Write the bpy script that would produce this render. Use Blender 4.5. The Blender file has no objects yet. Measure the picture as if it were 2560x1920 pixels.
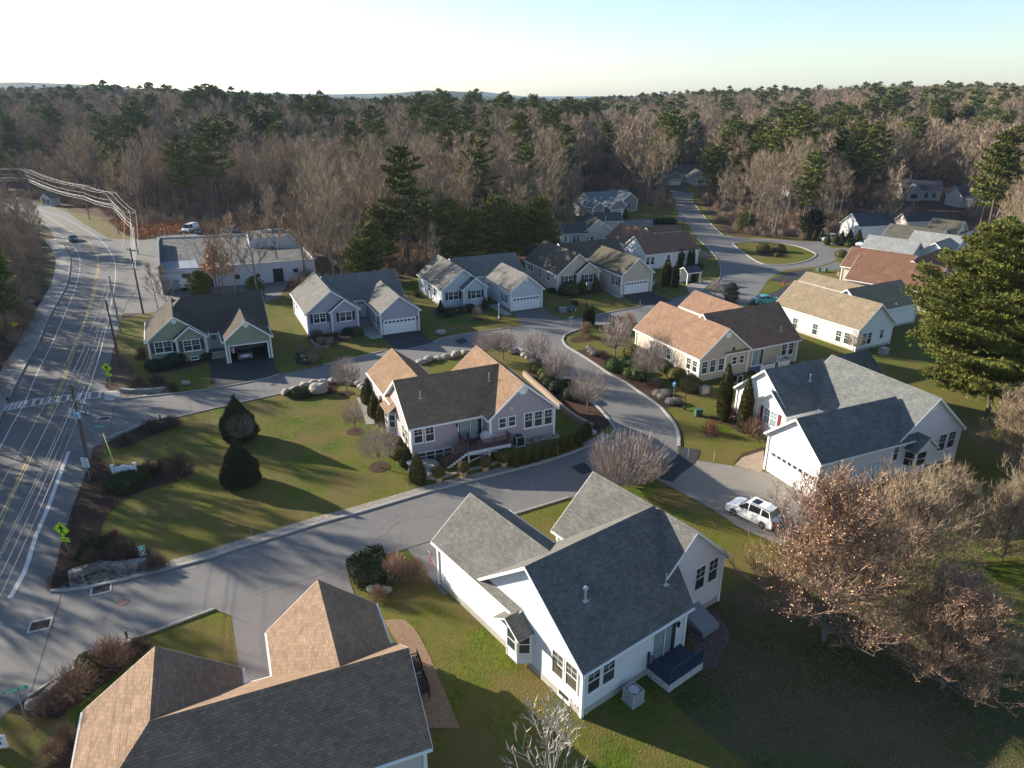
import bpy, math, random
from mathutils import Vector, Matrix, noise
R=math.radians; rnd=random.Random(7)
SC=bpy.context.scene; COL=SC.collection
# ---------------------------------------------------------------- camera, sky, sun, exposure
CH=34.0; F=1777.0; PT=R(22.2)
cd=bpy.data.cameras.new('camera'); cam=bpy.data.objects.new('camera',cd); COL.objects.link(cam); SC.camera=cam
cam.location=(0,0,CH); cam.rotation_euler=(R(90)-PT,0,0)
cd.sensor_width=36; cd.lens=F/2560*36; cd.clip_end=30000; cd.clip_start=.5
SUN_EL=R(18.5); SUN_AZ=R(154)      # direction towards the sun, measured from +x
wd=bpy.data.worlds.new('World'); SC.world=wd; wd.use_nodes=True
nt=wd.node_tree; bg=nt.nodes['Background']
sk=nt.nodes.new('ShaderNodeTexSky'); sk.sky_type='NISHITA'; sk.sun_disc=False
sk.sun_elevation=SUN_EL; sk.sun_rotation=R(90)-SUN_AZ; sk.altitude=100; sk.air_density=1.0; sk.dust_density=.6; sk.ozone_density=2.5
nt.links.new(sk.outputs[0],bg.inputs[0]); bg.inputs[1].default_value=.088
sl=bpy.data.lights.new('sun','SUN'); sl.energy=5.0; sl.angle=R(.5); sl.color=(1,.90,.74)
so=bpy.data.objects.new('sun',sl); COL.objects.link(so)
sd=Vector((math.cos(SUN_AZ)*math.cos(SUN_EL),math.sin(SUN_AZ)*math.cos(SUN_EL),math.sin(SUN_EL)))
so.rotation_euler=sd.to_track_quat('Z','Y').to_euler()
SC.view_settings.view_transform='Standard'; SC.view_settings.look='None'; SC.view_settings.gamma=1
SC.view_settings.exposure=1.42
SC.cycles.use_denoising=True
SC.cycles.max_bounces=6; SC.cycles.diffuse_bounces=3; SC.cycles.volume_bounces=0; SC.cycles.transparent_max_bounces=8
# ---------------------------------------------------------------- pixel -> world helpers (surveying the photograph)
def ray(x,y):
    u=(x-1280)/F; v=(960-y)/F
    return Vector((u, math.cos(PT)+v*math.sin(PT), -math.sin(PT)+v*math.cos(PT)))
CAMP=Vector((0,0,CH))
def gp(x,y,z=0.0):
    r=ray(x,y); t=(CH-z)/-r.z
    return (r.x*t, r.y*t)
REG=dict(A=(0,380,3.456),B=(640,500,3.456),C=(1280,380,3.456),D=(1920,380,3.456),E=(0,860,3.456),F=(500,900,3.456),G=(900,800,3.456),Hh=(1500,700,3.456),I=(1800,800,3.456),J=(0,1440,3.456),K=(600,1300,3.456),L=(1000,1200,3.456),M=(1600,1200,3.456),N=(60,1220,3.456),O=(1240,1440,2.572),Q=(1900,900,3.318),R=(340,700,5.53),S=(380,540,5.027),T=(1380,440,5.267),U=(2000,480,5.53),V=(1400,780,6.144),W=(1380,1000,4.254),P=(0,0,1))
def px(reg,x,y):
    a,b,s=REG[reg]; return (a+x/s,b+y/s)
def g(reg,x,y,z=0.0): return gp(*px(reg,x,y),z)
def gl(reg,pts,z=0.0): return [g(reg,x,y,z) for x,y in pts]
def smooth(a,b,x):
    t=min(1,max(0,(x-a)/(b-a))); return t*t*(3-2*t)
def hz(x,y):
    r=math.hypot(x,y)
    if r<230: return 0.0
    az=x/max(y,1.0) if y>0 else (9 if x>0 else -9)
    h=smooth(.05,.5,az)*smooth(350,900,r)*11 + smooth(-.12,-.55,az)*smooth(300,680,r)*14 + 6*smooth(240,400,r)*(1-smooth(-.02,.2,az))*smooth(-.62,-.4,az)*(1-smooth(450,800,r))
    h+=smooth(300,700,r)*(noise.noise(Vector((x/160,y/160,3)))*4)
    h+=smooth(.02,.22,az)*smooth(420,640,r)*7*(1-smooth(900,1300,r))
    h-=smooth(1200,2000,r)*22*(1-smooth(.25,.5,abs(az)))
    for (ax,ar,s,wd_,hh) in ((-.13,2500,190,500,38),(-.03,2700,260,400,28),(-.20,3300,450,500,30),(-.07,5000,420,500,48),(-.35,4600,1800,500,40),(-.64,2600,420,500,42)):
        cx=ax*ar; cy=ar
        h+=hh*math.exp(-((x-cx)/s)**2-((y-cy)/wd_)**2)
    return h
# ---------------------------------------------------------------- materials
def newmat(name):
    m=bpy.data.materials.new(name); m.use_nodes=True; n=m.node_tree.nodes; l=m.node_tree.links
    b=n['Principled BSDF']; b.inputs['Specular IOR Level'].default_value=.25
    return m,n,l,b
MT={}
def mat(name,c,rough=.8,c2=None,scale=3.0,amt=.5,bump=0,bscale=None,metal=0,island=False,spec=None,detail=5,objrand=0,emis=None,coord='Object'):
    if name in MT: return MT[name]
    m,n,l,b=newmat(name); b.inputs['Roughness'].default_value=rough; b.inputs['Metallic'].default_value=metal
    if spec is not None: b.inputs['Specular IOR Level'].default_value=spec
    tc=n.new('ShaderNodeTexCoord')
    src=None
    if c2 is None: b.inputs['Base Color'].default_value=(*c,1)
    else:
        mx=n.new('ShaderNodeMix'); mx.data_type='RGBA'; mx.inputs[6].default_value=(*c,1); mx.inputs[7].default_value=(*c2,1)
        if island:
            g_=n.new('ShaderNodeNewGeometry'); l.new(g_.outputs['Random Per Island'],mx.inputs[0])
        else:
            nz=n.new('ShaderNodeTexNoise'); nz.inputs['Scale'].default_value=scale; nz.inputs['Detail'].default_value=detail; nz.inputs['Roughness'].default_value=.65
            l.new(tc.outputs[coord],nz.inputs['Vector'])
            mr=n.new('ShaderNodeMapRange'); mr.inputs[1].default_value=.5-.5*amt; mr.inputs[2].default_value=.5+.5*amt
            l.new(nz.outputs[0],mr.inputs[0]); l.new(mr.outputs[0],mx.inputs[0])
        src=mx.outputs[2]
        if objrand:
            oi=n.new('ShaderNodeObjectInfo'); hs=n.new('ShaderNodeHueSaturation')
            mr2=n.new('ShaderNodeMapRange'); mr2.inputs[3].default_value=1-objrand; mr2.inputs[4].default_value=1+objrand
            l.new(oi.outputs['Random'],mr2.inputs[0]); l.new(mr2.outputs[0],hs.inputs['Value'])
            mr3=n.new('ShaderNodeMapRange'); mr3.inputs[3].default_value=.5-.02*objrand*2; mr3.inputs[4].default_value=.5+.015*objrand*2
            ml=n.new('ShaderNodeMath'); ml.operation='FRACT'; ml2=n.new('ShaderNodeMath'); ml2.operation='MULTIPLY'; ml2.inputs[1].default_value=7.3
            l.new(oi.outputs['Random'],ml2.inputs[0]); l.new(ml2.outputs[0],ml.inputs[0]); l.new(ml.outputs[0],mr3.inputs[0]); l.new(mr3.outputs[0],hs.inputs['Hue'])
            l.new(src,hs.inputs['Color']); src=hs.outputs[0]
        l.new(src,b.inputs['Base Color'])
    if bump:
        nz2=n.new('ShaderNodeTexNoise'); nz2.inputs['Scale'].default_value=bscale or scale*4; nz2.inputs['Detail'].default_value=4
        l.new(tc.outputs[coord],nz2.inputs['Vector']); bp=n.new('ShaderNodeBump'); bp.inputs['Strength'].default_value=min(1,bump*3); bp.inputs['Distance'].default_value=bump
        l.new(nz2.outputs[0],bp.inputs['Height']); l.new(bp.outputs[0],b.inputs['Normal'])
    if emis: b.inputs['Emission Color'].default_value=(*emis[:3],1); b.inputs['Emission Strength'].default_value=emis[3]
    MT[name]=m; return m
def ground_mat(name,cols,scales,bump=.03,bs=9,rough=.95):
    """several noise octaves mixed: cols=[a,b,c]"""
    if name in MT: return MT[name]
    m,n,l,b=newmat(name); b.inputs['Roughness'].default_value=rough; b.inputs['Specular IOR Level'].default_value=.095
    tc=n.new('ShaderNodeTexCoord'); prev=None
    for i,(c,s) in enumerate(zip(cols[1:],scales)):
        nz=n.new('ShaderNodeTexNoise'); nz.inputs['Scale'].default_value=s; nz.inputs['Detail'].default_value=8; nz.inputs['Roughness'].default_value=.68
        l.new(tc.outputs['Object'],nz.inputs['Vector'])
        mr=n.new('ShaderNodeMapRange'); mr.inputs[1].default_value=.40; mr.inputs[2].default_value=.62; l.new(nz.outputs[0],mr.inputs[0])
        mx=n.new('ShaderNodeMix'); mx.data_type='RGBA'; l.new(mr.outputs[0],mx.inputs[0])
        if prev is None: mx.inputs[6].default_value=(*cols[0],1)
        else: l.new(prev,mx.inputs[6])
        mx.inputs[7].default_value=(*c,1); prev=mx.outputs[2]
    l.new(prev,b.inputs['Base Color'])
    nz2=n.new('ShaderNodeTexNoise'); nz2.inputs['Scale'].default_value=bs; nz2.inputs['Detail'].default_value=6
    l.new(tc.outputs['Object'],nz2.inputs['Vector']); bp=n.new('ShaderNodeBump'); bp.inputs['Strength'].default_value=1; bp.inputs['Distance'].default_value=bump
    l.new(nz2.outputs[0],bp.inputs['Height']); l.new(bp.outputs[0],b.inputs['Normal'])
    MT[name]=m; return m
def shingle(name,c,var=.17,bw=.32,bh=.16):
    if name in MT: return MT[name]
    m,n,l,b=newmat(name); b.inputs['Roughness'].default_value=.92; b.inputs['Specular IOR Level'].default_value=.095
    uv=n.new('ShaderNodeUVMap'); br=n.new('ShaderNodeTexBrick')
    br.inputs['Scale'].default_value=1; br.inputs['Brick Width'].default_value=bw; br.inputs['Row Height'].default_value=bh
    br.inputs['Mortar Size'].default_value=.012; br.inputs['Mortar Smooth'].default_value=.3; br.inputs['Bias'].default_value=-.1
    br.inputs['Color1'].default_value=(*[v*(1-var) for v in c],1); br.inputs['Color2'].default_value=(*[v*(1+var) for v in c],1)
    br.inputs['Mortar'].default_value=(*[v*.45 for v in c],1)
    l.new(uv.outputs[0],br.inputs['Vector'])
    nz=n.new('ShaderNodeTexNoise'); nz.inputs['Scale'].default_value=.55; nz.inputs['Detail'].default_value=7; nz.inputs['Roughness'].default_value=.7; l.new(uv.outputs[0],nz.inputs['Vector'])
    mr=n.new('ShaderNodeMapRange'); mr.inputs[1].default_value=.3; mr.inputs[2].default_value=.7; mr.inputs[3].default_value=.8; mr.inputs[4].default_value=1.2; l.new(nz.outputs[0],mr.inputs[0])
    hs=n.new('ShaderNodeHueSaturation'); l.new(br.outputs[0],hs.inputs['Color']); l.new(mr.outputs[0],hs.inputs['Value'])
    l.new(hs.outputs[0],b.inputs['Base Color'])
    bp=n.new('ShaderNodeBump'); bp.inputs['Strength'].default_value=.6; bp.inputs['Distance'].default_value=.012; bp.invert=True
    l.new(br.outputs['Fac'],bp.inputs['Height']); l.new(bp.outputs[0],b.inputs['Normal'])
    MT[name]=m; return m
def siding(name,c):
    if name in MT: return MT[name]
    m,n,l,b=newmat(name); b.inputs['Roughness'].default_value=.6
    tc=n.new('ShaderNodeTexCoord'); sp=n.new('ShaderNodeSeparateXYZ'); l.new(tc.outputs['Object'],sp.inputs[0])
    mu=n.new('ShaderNodeMath'); mu.operation='MULTIPLY'; mu.inputs[1].default_value=1/.115; l.new(sp.outputs[2],mu.inputs[0])
    fr=n.new('ShaderNodeMath'); fr.operation='FRACT'; l.new(mu.outputs[0],fr.inputs[0])
    bp=n.new('ShaderNodeBump'); bp.inputs['Strength'].default_value=1; bp.inputs['Distance'].default_value=.025; bp.invert=True; l.new(fr.outputs[0],bp.inputs['Height']); l.new(bp.outputs[0],b.inputs['Normal'])
    nz=n.new('ShaderNodeTexNoise'); nz.inputs['Scale'].default_value=.8; nz.inputs['Detail'].default_value=6; l.new(tc.outputs['Object'],nz.inputs['Vector'])
    mx=n.new('ShaderNodeMix'); mx.data_type='RGBA'; mx.inputs[6].default_value=(*[v*.9 for v in c],1); mx.inputs[7].default_value=(*[min(1,v*1.06) for v in c],1); l.new(nz.outputs[0],mx.inputs[0])
    gt=n.new('ShaderNodeMath'); gt.operation='GREATER_THAN'; gt.inputs[1].default_value=.86; l.new(fr.outputs[0],gt.inputs[0]); m3=n.new('ShaderNodeMath'); m3.operation='MULTIPLY_ADD'; m3.inputs[1].default_value=-.16; m3.inputs[2].default_value=1; l.new(gt.outputs[0],m3.inputs[0])  # shade in the gap under each lap, painted as a darker colour line
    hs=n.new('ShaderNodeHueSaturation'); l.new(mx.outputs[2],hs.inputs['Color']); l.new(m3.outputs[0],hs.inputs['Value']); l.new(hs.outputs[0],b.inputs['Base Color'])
    MT[name]=m; return m
def asphalt(name,c,seam=False):
    if name in MT: return MT[name]
    m,n,l,b=newmat(name); b.inputs['Roughness'].default_value=.85; b.inputs['Specular IOR Level'].default_value=.3
    tc=n.new('ShaderNodeTexCoord')
    def nz_(s,d,lo,hi,a,bb):
        nz=n.new('ShaderNodeTexNoise'); nz.inputs['Scale'].default_value=s; nz.inputs['Detail'].default_value=d; nz.inputs['Roughness'].default_value=.7; l.new(tc.outputs['Object'],nz.inputs['Vector'])
        mr=n.new('ShaderNodeMapRange'); mr.inputs[1].default_value=lo; mr.inputs[2].default_value=hi; mr.inputs[3].default_value=a; mr.inputs[4].default_value=bb; l.new(nz.outputs[0],mr.inputs[0]); return mr.outputs[0]
    a=nz_(.12,8,.3,.7,.82,1.18); d=nz_(6,5,.3,.7,.88,1.12)
    mu=n.new('ShaderNodeMath'); mu.operation='MULTIPLY'; l.new(a,mu.inputs[0]); l.new(d,mu.inputs[1])
    # cracks and tar lines
    vo=n.new('ShaderNodeTexVoronoi'); vo.feature='DISTANCE_TO_EDGE'; vo.inputs['Scale'].default_value=.13
    wn=n.new('ShaderNodeTexNoise'); wn.inputs['Scale'].default_value=.6; wn.inputs['Detail'].default_value=5; l.new(tc.outputs['Object'],wn.inputs['Vector'])
    av=n.new('ShaderNodeVectorMath'); av.operation='MULTIPLY_ADD'; av.inputs[1].default_value=(1.4,1.4,0); l.new(wn.outputs['Color'],av.inputs[0]); l.new(tc.outputs['Object'],av.inputs[2]); l.new(av.outputs[0],vo.inputs['Vector'])
    mr=n.new('ShaderNodeMapRange'); mr.inputs[1].default_value=.0; mr.inputs[2].default_value=.006; mr.inputs[3].default_value=.72; mr.inputs[4].default_value=1; l.new(vo.outputs['Distance'],mr.inputs[0])
    mu2=n.new('ShaderNodeMath'); mu2.operation='MULTIPLY'; l.new(mu.outputs[0],mu2.inputs[0]); l.new(mr.outputs[0],mu2.inputs[1])
    hs=n.new('ShaderNodeHueSaturation'); hs.inputs['Color'].default_value=(*c,1); l.new(mu2.outputs[0],hs.inputs['Value']); l.new(hs.outputs[0],b.inputs['Base Color'])
    nz=n.new('ShaderNodeTexNoise'); nz.inputs['Scale'].default_value=25; nz.inputs['Detail'].default_value=3; l.new(tc.outputs['Object'],nz.inputs['Vector'])
    bp=n.new('ShaderNodeBump'); bp.inputs['Strength'].default_value=.5; bp.inputs['Distance'].default_value=.006; l.new(nz.outputs[0],bp.inputs['Height']); l.new(bp.outputs[0],b.inputs['Normal'])
    MT[name]=m; return m
# ---------------------------------------------------------------- mesh builder
class MB:
    def __init__(s): s.v=[]; s.f=[]; s.m=[]; s.uv={}
    def face(s,pts,mi=0,uv=None):
        i=len(s.v); s.v+= [tuple(p) for p in pts]; s.f.append(tuple(range(i,i+len(pts)))); s.m.append(mi)
        if uv: s.uv[len(s.f)-1]=uv
    def box(s,c,d,mi=0,rz=0,M=None):
        x,y,z=[k/2 for k in d]; co=[(-x,-y,-z),(x,-y,-z),(x,y,-z),(-x,y,-z),(-x,-y,z),(x,-y,z),(x,y,z),(-x,y,z)]
        ca,sa=math.cos(rz),math.sin(rz)
        P=[(c[0]+a*ca-b*sa,c[1]+a*sa+b*ca,c[2]+e) for a,b,e in co]
        if M: P=[tuple(M@Vector(p)) for p in P]
        i=len(s.v); s.v+=P
        for q in ((0,3,2,1),(4,5,6,7),(0,1,5,4),(1,2,6,5),(2,3,7,6),(3,0,4,7)): s.f.append(tuple(i+k for k in q)); s.m.append(mi)
    def bx(s,x0,x1,y0,y1,z0,z1,mi=0): s.box(((x0+x1)/2,(y0+y1)/2,(z0+z1)/2),(x1-x0,y1-y0,z1-z0),mi)
    def tube(s,pts,rad,n=6,mi=0,cap=True):
        pts=[Vector(p) for p in pts]; rings=[]
        if not hasattr(rad,'__len__'): rad=[rad]*len(pts)
        for k,p in enumerate(pts):
            d=(pts[min(k+1,len(pts)-1)]-pts[max(k-1,0)]); d=d.normalized() if d.length>1e-9 else Vector((0,0,1))
            a=d.cross(Vector((0,0,1)) if abs(d.z)<.95 else Vector((1,0,0))).normalized(); b=d.cross(a)
            i=len(s.v); rings.append(i)
            for j in range(n):
                t=2*math.pi*j/n; s.v.append(tuple(p+(a*math.cos(t)+b*math.sin(t))*rad[k]))
        for k in range(len(pts)-1):
            for j in range(n):
                s.f.append((rings[k]+j,rings[k]+(j+1)%n,rings[k+1]+(j+1)%n,rings[k+1]+j)); s.m.append(mi)
        if cap:
            s.f.append(tuple(rings[0]+j for j in range(n))[::-1]); s.m.append(mi); s.f.append(tuple(rings[-1]+j for j in range(n))); s.m.append(mi)
    def lathe(s,prof,c=(0,0,0),n=12,mi=0,sx=1,sy=1):
        r=[]
        for (ra,z) in prof:
            r.append(len(s.v))
            for j in range(n):
                t=2*math.pi*j/n; s.v.append((c[0]+ra*math.cos(t)*sx,c[1]+ra*math.sin(t)*sy,c[2]+z))
        for k in range(len(prof)-1):
            for j in range(n): s.f.append((r[k]+j,r[k]+(j+1)%n,r[k+1]+(j+1)%n,r[k+1]+j)); s.m.append(mi)
        s.f.append(tuple(r[0]+j for j in range(n))[::-1]); s.m.append(mi); s.f.append(tuple(r[-1]+j for j in range(n))); s.m.append(mi)
    def poly(s,pts,z,mi=0): s.face([(p[0],p[1],z) for p in pts],mi)
    def prism(s,pts,z0,z1,mi=0):
        n=len(pts); i=len(s.v); s.v+=[(p[0],p[1],z0) for p in pts]+[(p[0],p[1],z1) for p in pts]
        s.f.append(tuple(i+n+k for k in range(n))); s.m.append(mi); s.f.append(tuple(i+k for k in range(n))[::-1]); s.m.append(mi)
        for k in range(n): s.f.append((i+k,i+(k+1)%n,i+n+(k+1)%n,i+n+k)); s.m.append(mi)
    def build(s,name,mats,parent=None,smooth_=False,link=True):
        me=bpy.data.meshes.new(name); me.from_pydata(s.v,[],s.f)
        if not isinstance(mats,(list,tuple)): mats=[mats]
        for m in mats: me.materials.append(m)
        if len(mats)>1: me.polygons.foreach_set('material_index',s.m)
        if s.uv:
            ul=me.uv_layers.new(name='UVMap')
            for fi,uv in s.uv.items():
                p=me.polygons[fi]
                for k,li in enumerate(p.loop_indices): ul.data[li].uv=uv[k]
        if smooth_: me.polygons.foreach_set('use_smooth',[True]*len(me.polygons))
        me.update()
        o=bpy.data.objects.new(name,me)
        if link: COL.objects.link(o)
        if parent: o.parent=parent
        return o
def thing(name,label,cat,loc=(0,0,0),rz=0,group=None,s=1):
    o=bpy.data.objects.new(name,None); COL.objects.link(o); o.location=loc; o.rotation_euler=(0,0,rz); o.scale=(s,s,s)
    o['label']=label; o['category']=cat
    if group: o['group']=group
    return o
def tag(o,label,cat,group=None):
    o['label']=label; o['category']=cat
    if group: o['group']=group
    return o
def struct(o): o['kind']='structure'; return o
def dup(root,loc,rz=0,s=1,label=None,group=None,zs=None):
    r=root.copy(); COL.objects.link(r); r.location=loc; r.rotation_euler=(0,0,rz); r.scale=(s,s,zs or s)
    if label: r['label']=label
    if group: r['group']=group
    for ch in root.children:
        c=ch.copy(); COL.objects.link(c); c.parent=r
        for q in ch.children:
            d=q.copy(); COL.objects.link(d); d.parent=c
    return r
def offset(pts,d):
    out=[]; n=len(pts)
    for i in range(n):
        a=Vector(pts[max(i-1,0)][:2]); b=Vector(pts[min(i+1,n-1)][:2]); t=(b-a).normalized(); nn=Vector((-t.y,t.x)); p=Vector(pts[i][:2])+nn*d; out.append((p.x,p.y))
    return out
def resample(pts,step=1.0):
    """Catmull-Rom resample of an open path"""
    P=[Vector(p[:2]) for p in pts]; out=[]
    for i in range(len(P)-1):
        p0=P[max(i-1,0)];p1=P[i];p2=P[i+1];p3=P[min(i+2,len(P)-1)]; n=max(1,int((p2-p1).length/step))
        for k in range(n):
            t=k/n; q=.5*((2*p1)+(p2-p0)*t+(2*p0-5*p1+4*p2-p3)*t*t+(3*p1-p0-3*p2+p3)*t**3); out.append((q.x,q.y))
    out.append((P[-1].x,P[-1].y)); return out
def strip(mb,pts,w,z,mi=0,h=None,step=1.0,side=0):
    """flat strip (or raised kerb if h) along a path; side -1/0/1 = right/centre/left"""
    p=resample(pts,step); a=offset(p,(w if side==1 else w/2 if side==0 else 0)); b=offset(p,(0 if side==1 else -w/2 if side==0 else -w))
    for i in range(len(p)-1):
        if h is None: mb.face([(*b[i],z),(*b[i+1],z),(*a[i+1],z),(*a[i],z)],mi)
        else:
            z1=z+h
            mb.face([(*b[i],z1),(*b[i+1],z1),(*a[i+1],z1),(*a[i],z1)],mi)
            mb.face([(*b[i],z),(*b[i+1],z),(*b[i+1],z1),(*b[i],z1)],mi); mb.face([(*a[i+1],z),(*a[i],z),(*a[i],z1),(*a[i+1],z1)],mi)
    if h is not None:
        for i in (0,len(p)-1): mb.face([(*b[i],z),(*a[i],z),(*a[i],z+h),(*b[i],z+h)],mi)
# ================================================================= GROUND
GRASS=ground_mat('grass',[(.058,.105,.006),(.100,.150,.009),(.032,.050,.007),(.125,.110,.022),(.13,.10,.035)],[.35,2.6,.07,.23],bump=.06,bs=7)
LITTER=ground_mat('leaf_litter',[(.075,.055,.038),(.13,.095,.065),(.045,.035,.026),(.10,.06,.035)],[.5,3,.05],bump=.15,bs=3)
MULCH=ground_mat('mulch',[(.065,.038,.027),(.11,.065,.045),(.04,.025,.02)],[2,9],bump=.05,bs=20)
GRAVEL=ground_mat('gravel_mat',[(.30,.27,.23),(.42,.39,.34),(.18,.15,.12)],[3,14],bump=.05,bs=22)
TANGR=ground_mat('tan_gravel',[(.26,.17,.105),(.36,.25,.16),(.17,.11,.07)],[4,16],bump=.04,bs=25)
ASPH_R=asphalt('asphalt_road',(.125,.122,.12)); ASPH_S=asphalt('asphalt_street',(.145,.14,.135)); ASPH_D=asphalt('asphalt_drive',(.03,.032,.036)); ASPH_G=asphalt('asphalt_old',(.135,.13,.125))
CONC=mat('concrete',(.42,.40,.37),.9,(.33,.32,.30),2.5,.5,bump=.01,bscale=12)
GRAN=mat('granite_kerb',(.36,.345,.32),.85,(.24,.23,.22),4,.6,bump=.02,bscale=9)
PAINTW=mat('road_paint_white',(.62,.62,.60),.7,(.34,.34,.33),6,.7); PAINTY=mat('road_paint_yellow',(.55,.38,.09),.7,(.33,.25,.10),6,.7)
BRICKP=shingle('brick_paver',(.14,.11,.10),.35,.2,.1)
PAVER=ground_mat('paver_tan',[(.33,.25,.18),(.42,.33,.25),(.26,.20,.15)],[2,6],bump=.01,bs=10)
# terrain sheet: polar grid reaching the horizon
mb=MB(); NA=168; rings=[]; r=6
RR=[0.01]
while r<14000: RR.append(r); r*=1.09 if r<260 else 1.045
for r in RR:
    for k in range(NA):
        t=2*math.pi*k/NA; x,y=r*math.cos(t),r*math.sin(t)
        nn=0
        if r>1250: nn=smooth(1250,1500,r)*(noise.noise(Vector((x/30,y/30,0)))*5+noise.noise(Vector((x/75,y/75,5)))*9)+13*smooth(1200,1400,r)
        mb.v.append((x,y,hz(x,y)+nn))
for i in range(len(RR)-1):
    for k in range(NA):
        mb.f.append((i*NA+k,i*NA+(k+1)%NA,(i+1)*NA+(k+1)%NA,(i+1)*NA+k)); mb.m.append(1 if RR[i]>1250 else 0)
FARW=ground_mat('far_woods',[(.07,.06,.045),(.045,.05,.028),(.10,.085,.065),(.03,.045,.02)],[.02,.05,.008],bump=3,bs=.08)
struct(mb.build('terrain',[LITTER,FARW],smooth_=True))
def sheet(name,pts,z,m,uv=False):
    mb=MB(); mb.face([(p[0],p[1],z) for p in pts],0,[(p[0],p[1]) for p in pts] if uv else None); o=mb.build(name,m); 
    if o.data.polygons[0].normal.z<0: o.data.flip_normals()
    return struct(o)
def P(s): return [gp(*[float(v) for v in q.split(',')]) for q in s.split()]
def PR(reg,s): return [g(reg,*[float(v) for v in q.split(',')]) for q in s.split()]
# edges surveyed from the photograph (pixel positions on the ground plane)
KL=P('100,520 124,533 150,560 165,585 139,598 162,620 174,649 174,675 166,713 145,753 121.5,794 95,858 72,898 46,947 17,1005 0,1045')
KL=P('60,528 110,552 139,598 162,620 174,649 174,675 166,713 145,753 121.5,794 95,858 72,898 46,947 17,1005 0,1045')
def ext(path,L):
    a,b=Vector(path[-2]),Vector(path[-1]); d=(b-a).normalized()*L; return path+[(b.x+d.x,b.y+d.y)]
KL=ext(KL,70)
ER=P('20,510 100,514 135,517 173,533 203,555 236,575 275,598 310,650 318,700 308,760 298,808 290,845 280,890 266,950 245,1020 232,1125 226,1149 208,1201 184,1263 155,1353 138,1423 126,1478')
ER2=P('72,1744 17,1779'); ERX=ext(P('17,1779 -40,1850'),30)
MROAD=KL+ERX[::-1]+ER2[::-1][1:]+ER[::-1]
sheet('main_road',[(-300,330)]+KL+[ERX[-1],ERX[0]]+ER2[:1]+P('128,1478')+ER[::-1]+[(-300,352)],.022,ASPH_R)
sheet('car_park',P('236,590 275,597 345,600 398,597 400,588 480,583 600,576 740,573 760,640 700,742 640,765 480,772 360,783 307,784 298,808 285,860 263,970 200,975 200,700'),.016,ASPH_G)
NE=P('263,970 304,999 417,987 527,973 640,953 698,937 808,914 895,893 958,879 1083,856 1132,841 1280,819 1401,800 1459,794 1598,768 1680,748 1723,736 1770,722 1797,700 1801,672 1795,652 1778,629 1743,597 1723,565 1698,542 1685,496 1676,478 1655,460')
FE=P('1700,466 1737,484 1731,504 1772,554 1807,588 1860,596 1920,597 2007,604 2050,611 2085,622 2096,635 2088,652 2047,666 1963,675 1935,690 1920,700 1902,727 1891,742 1850,775 1760,795 1680,803 1587,808 1483,814 1442,826 1411,839 1406,850 1416,866 1437,879 1465,896 1498,918 1530,939.5 1563,956 1595,978.6 1628,1001 1652,1019 1667,1036 1683,1056 1693,1075 1697,1095 1697,1117.5 1686,1141 1655,1162 1631,1186')
SE=P('1560,1208 1419.6,1246 1283.6,1287 1180,1320 1077,1353 866,1419 716,1465 600,1502 537,1524 335,1599 237,1643 150,1692 72,1744')
NL=P('128,1479 216,1472 306,1451 419,1423 523,1396 587,1374 700,1340 789,1312 905,1280 1006,1250 1102,1222 1189,1200 1270,1180 1363,1155 1450,1126 1505,1104 1528,1090 1537,1075 1521,1049 1497,1021 1473,1003 1440,978 1410,955 1380,925 1352,900 1318,880 1268,868 1160,880 1100,893 1040,905')
SU=P('899,962 867,952 830,952 789,958 746,972 702,985 610,1005 500,1030 451,1042 399,1048 347,1060 304,1083 269,1106')
sheet('side_street',NE+FE+SE+P('60,1750 -10,1740 -40,1600 60,1420')+NL+P('914,969')+SU+P('235,1118 170,1120 200,980'),.027,ASPH_S)
# lawns
sheet('lawn',P('285,862 300,800 360,782 480,772 640,768 700,735 1000,705 1100,668 1390,645 1388,560 1400,520 1500,470 1600,452 1745,452 1748,490 1790,560 1835,594')+[(110,190),(165,170),(165,60),(120,-5),(-40,-5),(-41,20),(-36,48),(-50,88)],.008,GRASS)
sheet('verge_grass',P('95,545 108,552 127,603 145,626 150,649 149,681 139,719 121,759 98,805 66,860 32,921 0,976 -60,1080 -110,1080 -40,960 20,905 70,830 105,760 112,690 110,620 80,560'),.012,ground_mat('verge',[(.075,.085,.03),(.12,.10,.05),(.05,.045,.025)],[.8,4],bump=.06,bs=7))
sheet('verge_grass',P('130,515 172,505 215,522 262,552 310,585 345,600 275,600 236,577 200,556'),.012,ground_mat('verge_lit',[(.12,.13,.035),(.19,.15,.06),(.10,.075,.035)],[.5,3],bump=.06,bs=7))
sheet('fern_bank',P('275,552 330,538 400,545 470,552 640,540 745,558 740,574 600,577 480,584 400,590 345,600 310,585'),.014,ground_mat('fern',[(.20,.10,.045),(.30,.16,.07),(.10,.06,.035)],[.6,3],bump=.3,bs=3))
sheet('sidewalk',KL[2:]+offset(KL[2:],-2.6)[::-1] if Vector(offset(KL[2:],-2.6)[3]).x<Vector(KL[5]).x else KL[2:]+offset(KL[2:],2.6)[::-1],.09,mat('sidewalk_asphalt',(.27,.26,.24),.9,(.2,.19,.18),1.5,.5,bump=.01,bscale=15))
mb=MB(); fx=[]
for k in range(40): a=k*.157; fx.append((22+13*math.cos(a)*(1+.12*math.sin(3*a)),34+10.5*math.sin(a)*(1+.1*math.cos(4*a))))
sheet('bare_ground',fx,.0095,ground_mat('worn_lawn',[(.05,.07,.015),(.085,.085,.03),(.035,.05,.012),(.10,.08,.045)],[.5,2.5,.15],bump=.06,bs=8))
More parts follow.
